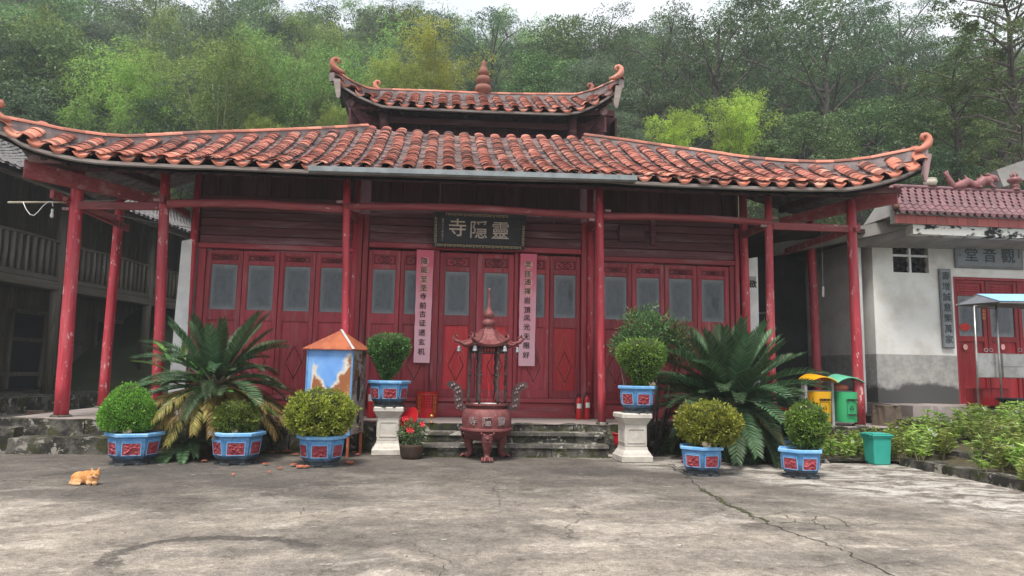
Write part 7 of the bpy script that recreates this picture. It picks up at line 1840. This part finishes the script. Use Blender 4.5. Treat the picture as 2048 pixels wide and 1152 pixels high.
def tree_proto(kind, seed):
    rg = random.Random(seed); segs = []; clumps = []
    if kind == 'broad':       # dense, many lobes
        H = 8.5; segs.append(([(0, 0, -.5), (.1, 0, H * .4), (.0, .1, H * .75)], [.20, .15, .06]))
        for k in range(17):
            a = k * 2.4; z = H * (.28 + .68 * k / 17); r = 2.5 * math.sin(PI * min(1, .25 + .62 * k / 17)) * rg.uniform(.75, 1.1); e = (r * math.cos(a), r * math.sin(a), z + .4)
            segs.append(([(0, 0, z - .8), (e[0] * .5, e[1] * .5, z - .1), e], [.07, .045, .015])); clumps.append((e, rg.uniform(.9, 1.35)))
        clumps.append(((0, 0, H), 1.2)); return segs, clumps, 15000, .20, .42, .62, .15
    if kind == 'layer':       # open, horizontal sprays on long dark limbs
        H = 11; segs.append(([(0, 0, -.5), (.3, 0, H * .35), (.1, .2, H * .7), (.3, .1, H)], [.26, .2, .12, .04]))
        for k in range(20):
            a = k * 2.4 + rg.uniform(-.3, .3); z = H * (.32 + .62 * k / 20); r = rg.uniform(1.8, 3.8) * (1.1 - .5 * k / 20); e = Vector((r * math.cos(a), r * math.sin(a), z + rg.uniform(.6, 1.5)))
            mid = Vector((e.x * .5, e.y * .5, z + .15)); segs.append(([(.2, .1, z - .9), mid, e], [.085, .05, .018])); clumps.append((tuple(e), rg.uniform(.8, 1.35)))
            for j in range(2): q = mid.lerp(e, .6) + Vector((rg.uniform(-1, 1), rg.uniform(-1, 1), rg.uniform(.1, .7))); segs.append(([mid.lerp(e, .3), q], [.035, .012])); clumps.append((tuple(q), rg.uniform(.5, .9)))
        return segs, clumps, 15000, .17, .38, .34, .1
    if kind == 'bamboo':      # plume: culms fanning out, fine drooping leaves
        for k in range(9):
            a = k * 2.4; sp = rg.uniform(.5, 2.0); H = rg.uniform(6.0, 9.0); pts = [(0.1 * math.cos(a), .1 * math.sin(a), -.3), (sp * .25 * math.cos(a), sp * .25 * math.sin(a), H * .5), (sp * .7 * math.cos(a), sp * .7 * math.sin(a), H * .85), (sp * 1.35 * math.cos(a), sp * 1.35 * math.sin(a), H * .93)]
            segs.append((pts, [.05, .04, .025, .008]))
            for j in range(8): t = .30 + .7 * j / 7; i = min(2, int(t * 3)); p = Vector(pts[i]).lerp(Vector(pts[i + 1]), t * 3 - i) + Vector((rg.uniform(-.5, .5), rg.uniform(-.5, .5), 0)); clumps.append((tuple(p), rg.uniform(.55, .95)))
        return segs, clumps, 13000, .22, .20, .8, .40
    if kind == 'plume':       # single soft dome
        for k in range(30):
            a = k * 2.4; t = (k + .5) / 30; r = 2.3 * math.sqrt(max(0, 1 - (t * 1.05 - .12) ** 2)) * .8; z = .6 + 4.6 * t; clumps.append(((r * math.cos(a) * (1 - .35 * t), r * math.sin(a) * (1 - .35 * t), z), rg.uniform(.7, 1.0)))
            if k % 3 == 0: segs.append(([(0, 0, -.3), (.3 * math.cos(a), .3 * math.sin(a), z * .6), (r * math.cos(a) * .6, r * math.sin(a) * .6, z)], [.05, .035, .01]))
        return segs, clumps, 16000, .17, .20, .8, .32
    if kind == 'near':        # big leaved tree close by on the right
        H = 8; segs.append(([(0, 0, -.5), (-.2, 0, H * .4), (.1, 0, H * .8)], [.22, .17, .07]))
        for k in range(30):
            a = k * 2.4; z = H * (.22 + .78 * k / 30); r = rg.uniform(1.2, 3.0); e = (r * math.cos(a), r * math.sin(a), z + rg.uniform(-.1, .6)); segs.append(([(0, 0, z - .7), (e[0] * .5, e[1] * .5, z), e], [.07, .04, .012])); clumps.append((e, rg.uniform(.5, .95)))
        return segs, clumps, 12000, .20, .34, .55, .22
m_leaf_plume = leaf_mat('feathery_leaves', [(.14, .22, .05), (.22, .33, .07), (.33, .45, .10), (.46, .56, .16)], .45, .5, .3, .5, .5)
PROT = {}
KINDS_ = {'broad': ('broadleaf_tree', m_leaf_mid, m_bark, 2), 'broad_dark': ('broadleaf_tree', m_leaf_dark, m_bark, 2), 'broad_grey': ('pale_leaf_tree', m_leaf_grey, m_bark, 1), 'layer': ('spreading_tree', m_leaf_dark, m_bark, 2), 'layer_mid': ('spreading_tree', m_leaf_mid, m_bark, 1), 'bamboo': ('bamboo_clump', m_leaf_bamboo, m_culm, 2), 'bamboo_yellow': ('bamboo_clump', m_leaf_yellow, m_culm, 1), 'plume': ('feathery_bamboo', m_leaf_plume, m_culm, 1), 'near': ('large_leaf_tree', m_leaf_mid, m_bark, 1)}
for key, (nm, ml, mt, nvar) in KINDS_.items():
    for v in range(nvar):
        base = key.split('_')[0]; segs, cl, n, L, Wr, fl, dr_p = tree_proto(base, 100 + v * 7 + len(key))
        PROT[(key, v)] = (nm, crown_clumps(200 + v * 5 + len(key), cl, 1, n, L, Wr, ml, fl, dr_p), limb_mesh('trunk', segs, mt))
VN = {k: v[3] for k, v in KINDS_.items()}
DESC = {'broad': 'dense green broadleaf tree', 'broad_dark': 'dark green broadleaf tree', 'broad_grey': 'pale leafy tree', 'layer': 'tall dark spreading tree', 'layer_mid': 'open limbed green tree', 'bamboo': 'soft green bamboo clump', 'bamboo_yellow': 'yellow green bamboo clump', 'plume': 'rounded feathery bamboo', 'near': 'large leaved tree'}
def plant(key, x, y, s, lab=None, rz=None, sz=1.0, z=None):
    nm, cm, tm = PROT[(key, random.randrange(VN[key]))]
    if not lab:
        q = to_px(x, y); sec = ('over the left roof corner' if q < 250 else 'over the left ridge' if q < 520 else 'left of the upper roof horn' if q < 700 else 'behind the left half of the upper roof' if q < 966 else 'behind the right half of the upper roof' if q < 1240 else 'over the right ridge near the upper roof' if q < 1500 else 'over the right roof corner' if q < 1800 else 'over the side hall')
        lab_ = DESC[key] + (' low ' if y < 22 else ' halfway up the slope ' if y < 38 else ' near the skyline ') + sec
    r = empty(nm, (x, y, hz(x, y) if z is None else z), random.uniform(0, 6.28) if rz is None else rz, lab or lab_, 'tree' if 'bamboo' not in nm else 'bamboo', None if lab else DESC[key] + ', several on the hillside')
    r.scale = (s, s, s * sz); link('crown', cm, r); link('trunk', tm, r); return r
NAMED = []
def to_px(x, y):
    d = Vector((x, y, 0)) - Vector((0, -DIST, 0)); c = d.dot(Vector((rt.x, rt.y, 0)).normalized()); f = d.dot(Vector((fw.x, fw.y, 0)).normalized()); return 1024 + c / f * FPX
def plant_px(key, px, ytop, Y, wpx, lab=None, hn=None, sz=1.0):
    """plant so the crown top shows at this photo height from a tree standing at depth Y"""
    H0 = {'broad': 9.3, 'layer': 12.3, 'bamboo': 9.2, 'plume': 6.0, 'near': 8.6}[key.split('_')[0]]; W0 = {'broad': 6.4, 'layer': 8.0, 'bamboo': 5.6, 'plume': 5.4, 'near': 6.2}[key.split('_')[0]]
    NAMED.append((px, wpx, Y)); p = at(px, ytop, Y); w = wpx * (Y + DIST) / FPX; s = w / W0; top = p.z; g = hz(p.x, Y); s2 = s
    zbase = max(top - H0 * s * sz, g - 3); h = (top - zbase)
    r = plant(key, p.x, Y, s, lab, None, h / (H0 * s), zbase); return r
# named trees of the front rank
plant_px('plume', 262, 82, 19, 300, 'big yellow green feathery bamboo dome above the left roof corner')
plant_px('broad_dark', 60, 168, 20, 300, 'dark leafy tree at the left edge above the roof corner')
plant_px('broad', 110, 60, 23, 300, 'green tree behind the left roof corner, under the sky')
plant_px('bamboo', 200, 20, 26, 300, 'tall bamboo above the feathery bamboo dome on the left')
plant_px('broad_dark', 345, 190, 19, 190, 'bushy dark tree right of the feathery bamboo dome')
plant_px('bamboo', 455, 55, 17, 290, 'tall grey green bamboo left of the upper roof')
plant_px('bamboo', 570, 70, 19, 230, 'bamboo clump close to the left horn of the upper roof')
plant_px('plume', 532, 226, 9.5, 125, 'small light green bamboo tuft peeping over the left ridge')
plant_px('plume', 672, 205, 9.8, 100, 'rounded light green bamboo under the left upper eave')
plant_px('bamboo_yellow', 865, 48, 20, 230, 'bright bamboo clump above the upper roof, left of the gourd')
plant_px('plume', 800, 95, 15, 230, 'light feathery bamboo directly behind the upper roof')
plant_px('bamboo', 720, 30, 24, 260, 'bamboo clump high behind the left horn')
plant_px('broad', 1090, 110, 15, 220, 'green leafy tree right of the gourd finial')
plant_px('broad_grey', 1185, 118, 13, 180, 'pale leafy tree behind the right horn of the upper roof')
plant_px('broad_grey', 1240, 225, 10, 120, 'small pale tree below the right horn of the upper roof')
plant_px('bamboo_yellow', 1470, 172, 12, 190, 'bright yellow green bamboo right of the upper roof')
plant_px('bamboo_yellow', 1345, 208, 12, 150, 'smaller yellow green bamboo nearer the upper roof')
plant_px('layer', 1425, 8, 17, 340, 'tall dark tree with a forked trunk above the yellow bamboo')
plant_px('layer', 1640, 0, 18, 380, 'tall spreading tree with slanting limbs above the right roof')
plant_px('layer_mid', 1330, 30, 24, 300, 'open crowned tree high on the slope right of centre')
plant_px('broad', 1600, 232, 10.5, 240, 'round leafy tree above the right ridge')
plant_px('broad', 1745, 200, 10.8, 240, 'leafy tree behind the right roof scroll')
plant_px('broad_dark', 1880, 290, 8.5, 200, 'dark leafy tree behind the dragon ridge')
plant_px('near', 2010, -60, 6.5, 330, 'large leaved tree at the right edge beside the side hall')
plant_px('near', 1900, 110, 9, 230, 'leafy tree between the right roof scroll and the right edge')
plant_px('near', 2040, 215, 4.5, 200, 'glossy leaved tree low behind the dragon ridge at the right edge')
for px_, yt_, Y_, w_ in ((1560, -30, 27, 330), (1700, -20, 30, 330), (1790, 30, 25, 300), (1490, -10, 33, 300), (1880, 60, 22, 260), (980, 5, 36, 280), (1130, 40, 30, 240), (1960, 120, 15, 240)):
    plant_px(random.choice(['layer', 'layer_mid', 'broad']), px_, yt_, Y_, w_)
plant_px('near', 1985, 30, 10.5, 300, 'leafy tree overhanging the side hall roof from behind')
# the mass behind, row on row
rgf = random.Random(77); cntt = 0
for row in range(13):
    Y = 13 + row * 3.6; dep = Y + DIST; half = dep * .80
    x = -half - 2
    while x < half + 3:
        xx = x + Y * .10 + rgf.uniform(-1, 1); yy = Y + rgf.uniform(-1.3, 1.3)
        if yy < 19 and xx < -7: x += 3; continue
        q = to_px(xx, yy)
        if any(abs(q - a) < w_ * .42 and yy < Yn + 1.5 for a, w_, Yn in NAMED): x += 2.5; continue
        if row >= 8 and (315 < q < 440 or 1160 < q < 1235): x += 2.5; continue
        if row >= 8 and q > 1440 and rgf.random() < .35: x += 3; continue
        right = xx > dep * .22
        if right: key = rgf.choice(['layer', 'broad', 'broad', 'layer_mid', 'broad_dark', 'broad_grey'])
        else: key = rgf.choice(['bamboo', 'bamboo', 'broad', 'broad_dark', 'plume', 'bamboo', 'broad_grey', 'layer'])
        if row < 2 and key in ('layer', 'bamboo', 'layer_mid'): key = 'broad_dark'
        s = rgf.uniform(.8, 1.15) * (1 + .012 * row)
        if key == 'plume': s *= 1.2
        random.seed(cntt); plant(key, xx, yy, s, None, None, rgf.uniform(.85, 1.15)); cntt += 1
        x += (3.2 + row * .2) * rgf.uniform(.85, 1.2)
print('forest trees', cntt)

# ------------------------------------------------------------------ damp air over the hillside
b = MB(); b.box(-100, 110, -40, 100, YZ - 2.2, 52)
hm = bpy.data.materials.new('damp_air'); hm.use_nodes = True; t_ = hm.node_tree; t_.nodes.clear()
pv = t_.nodes.new('ShaderNodeVolumePrincipled'); pv.inputs['Color'].default_value = (.90, .95, 1, 1); pv.inputs['Density'].default_value = .0015; pv.inputs['Anisotropy'].default_value = .2
ou = t_.nodes.new('ShaderNodeOutputMaterial'); t_.links.new(pv.outputs[0], ou.inputs['Volume'])
tag(b.build('haze', hm), 'thin bluish haze hanging over the courtyard and hillside', 'haze', kind='stuff')
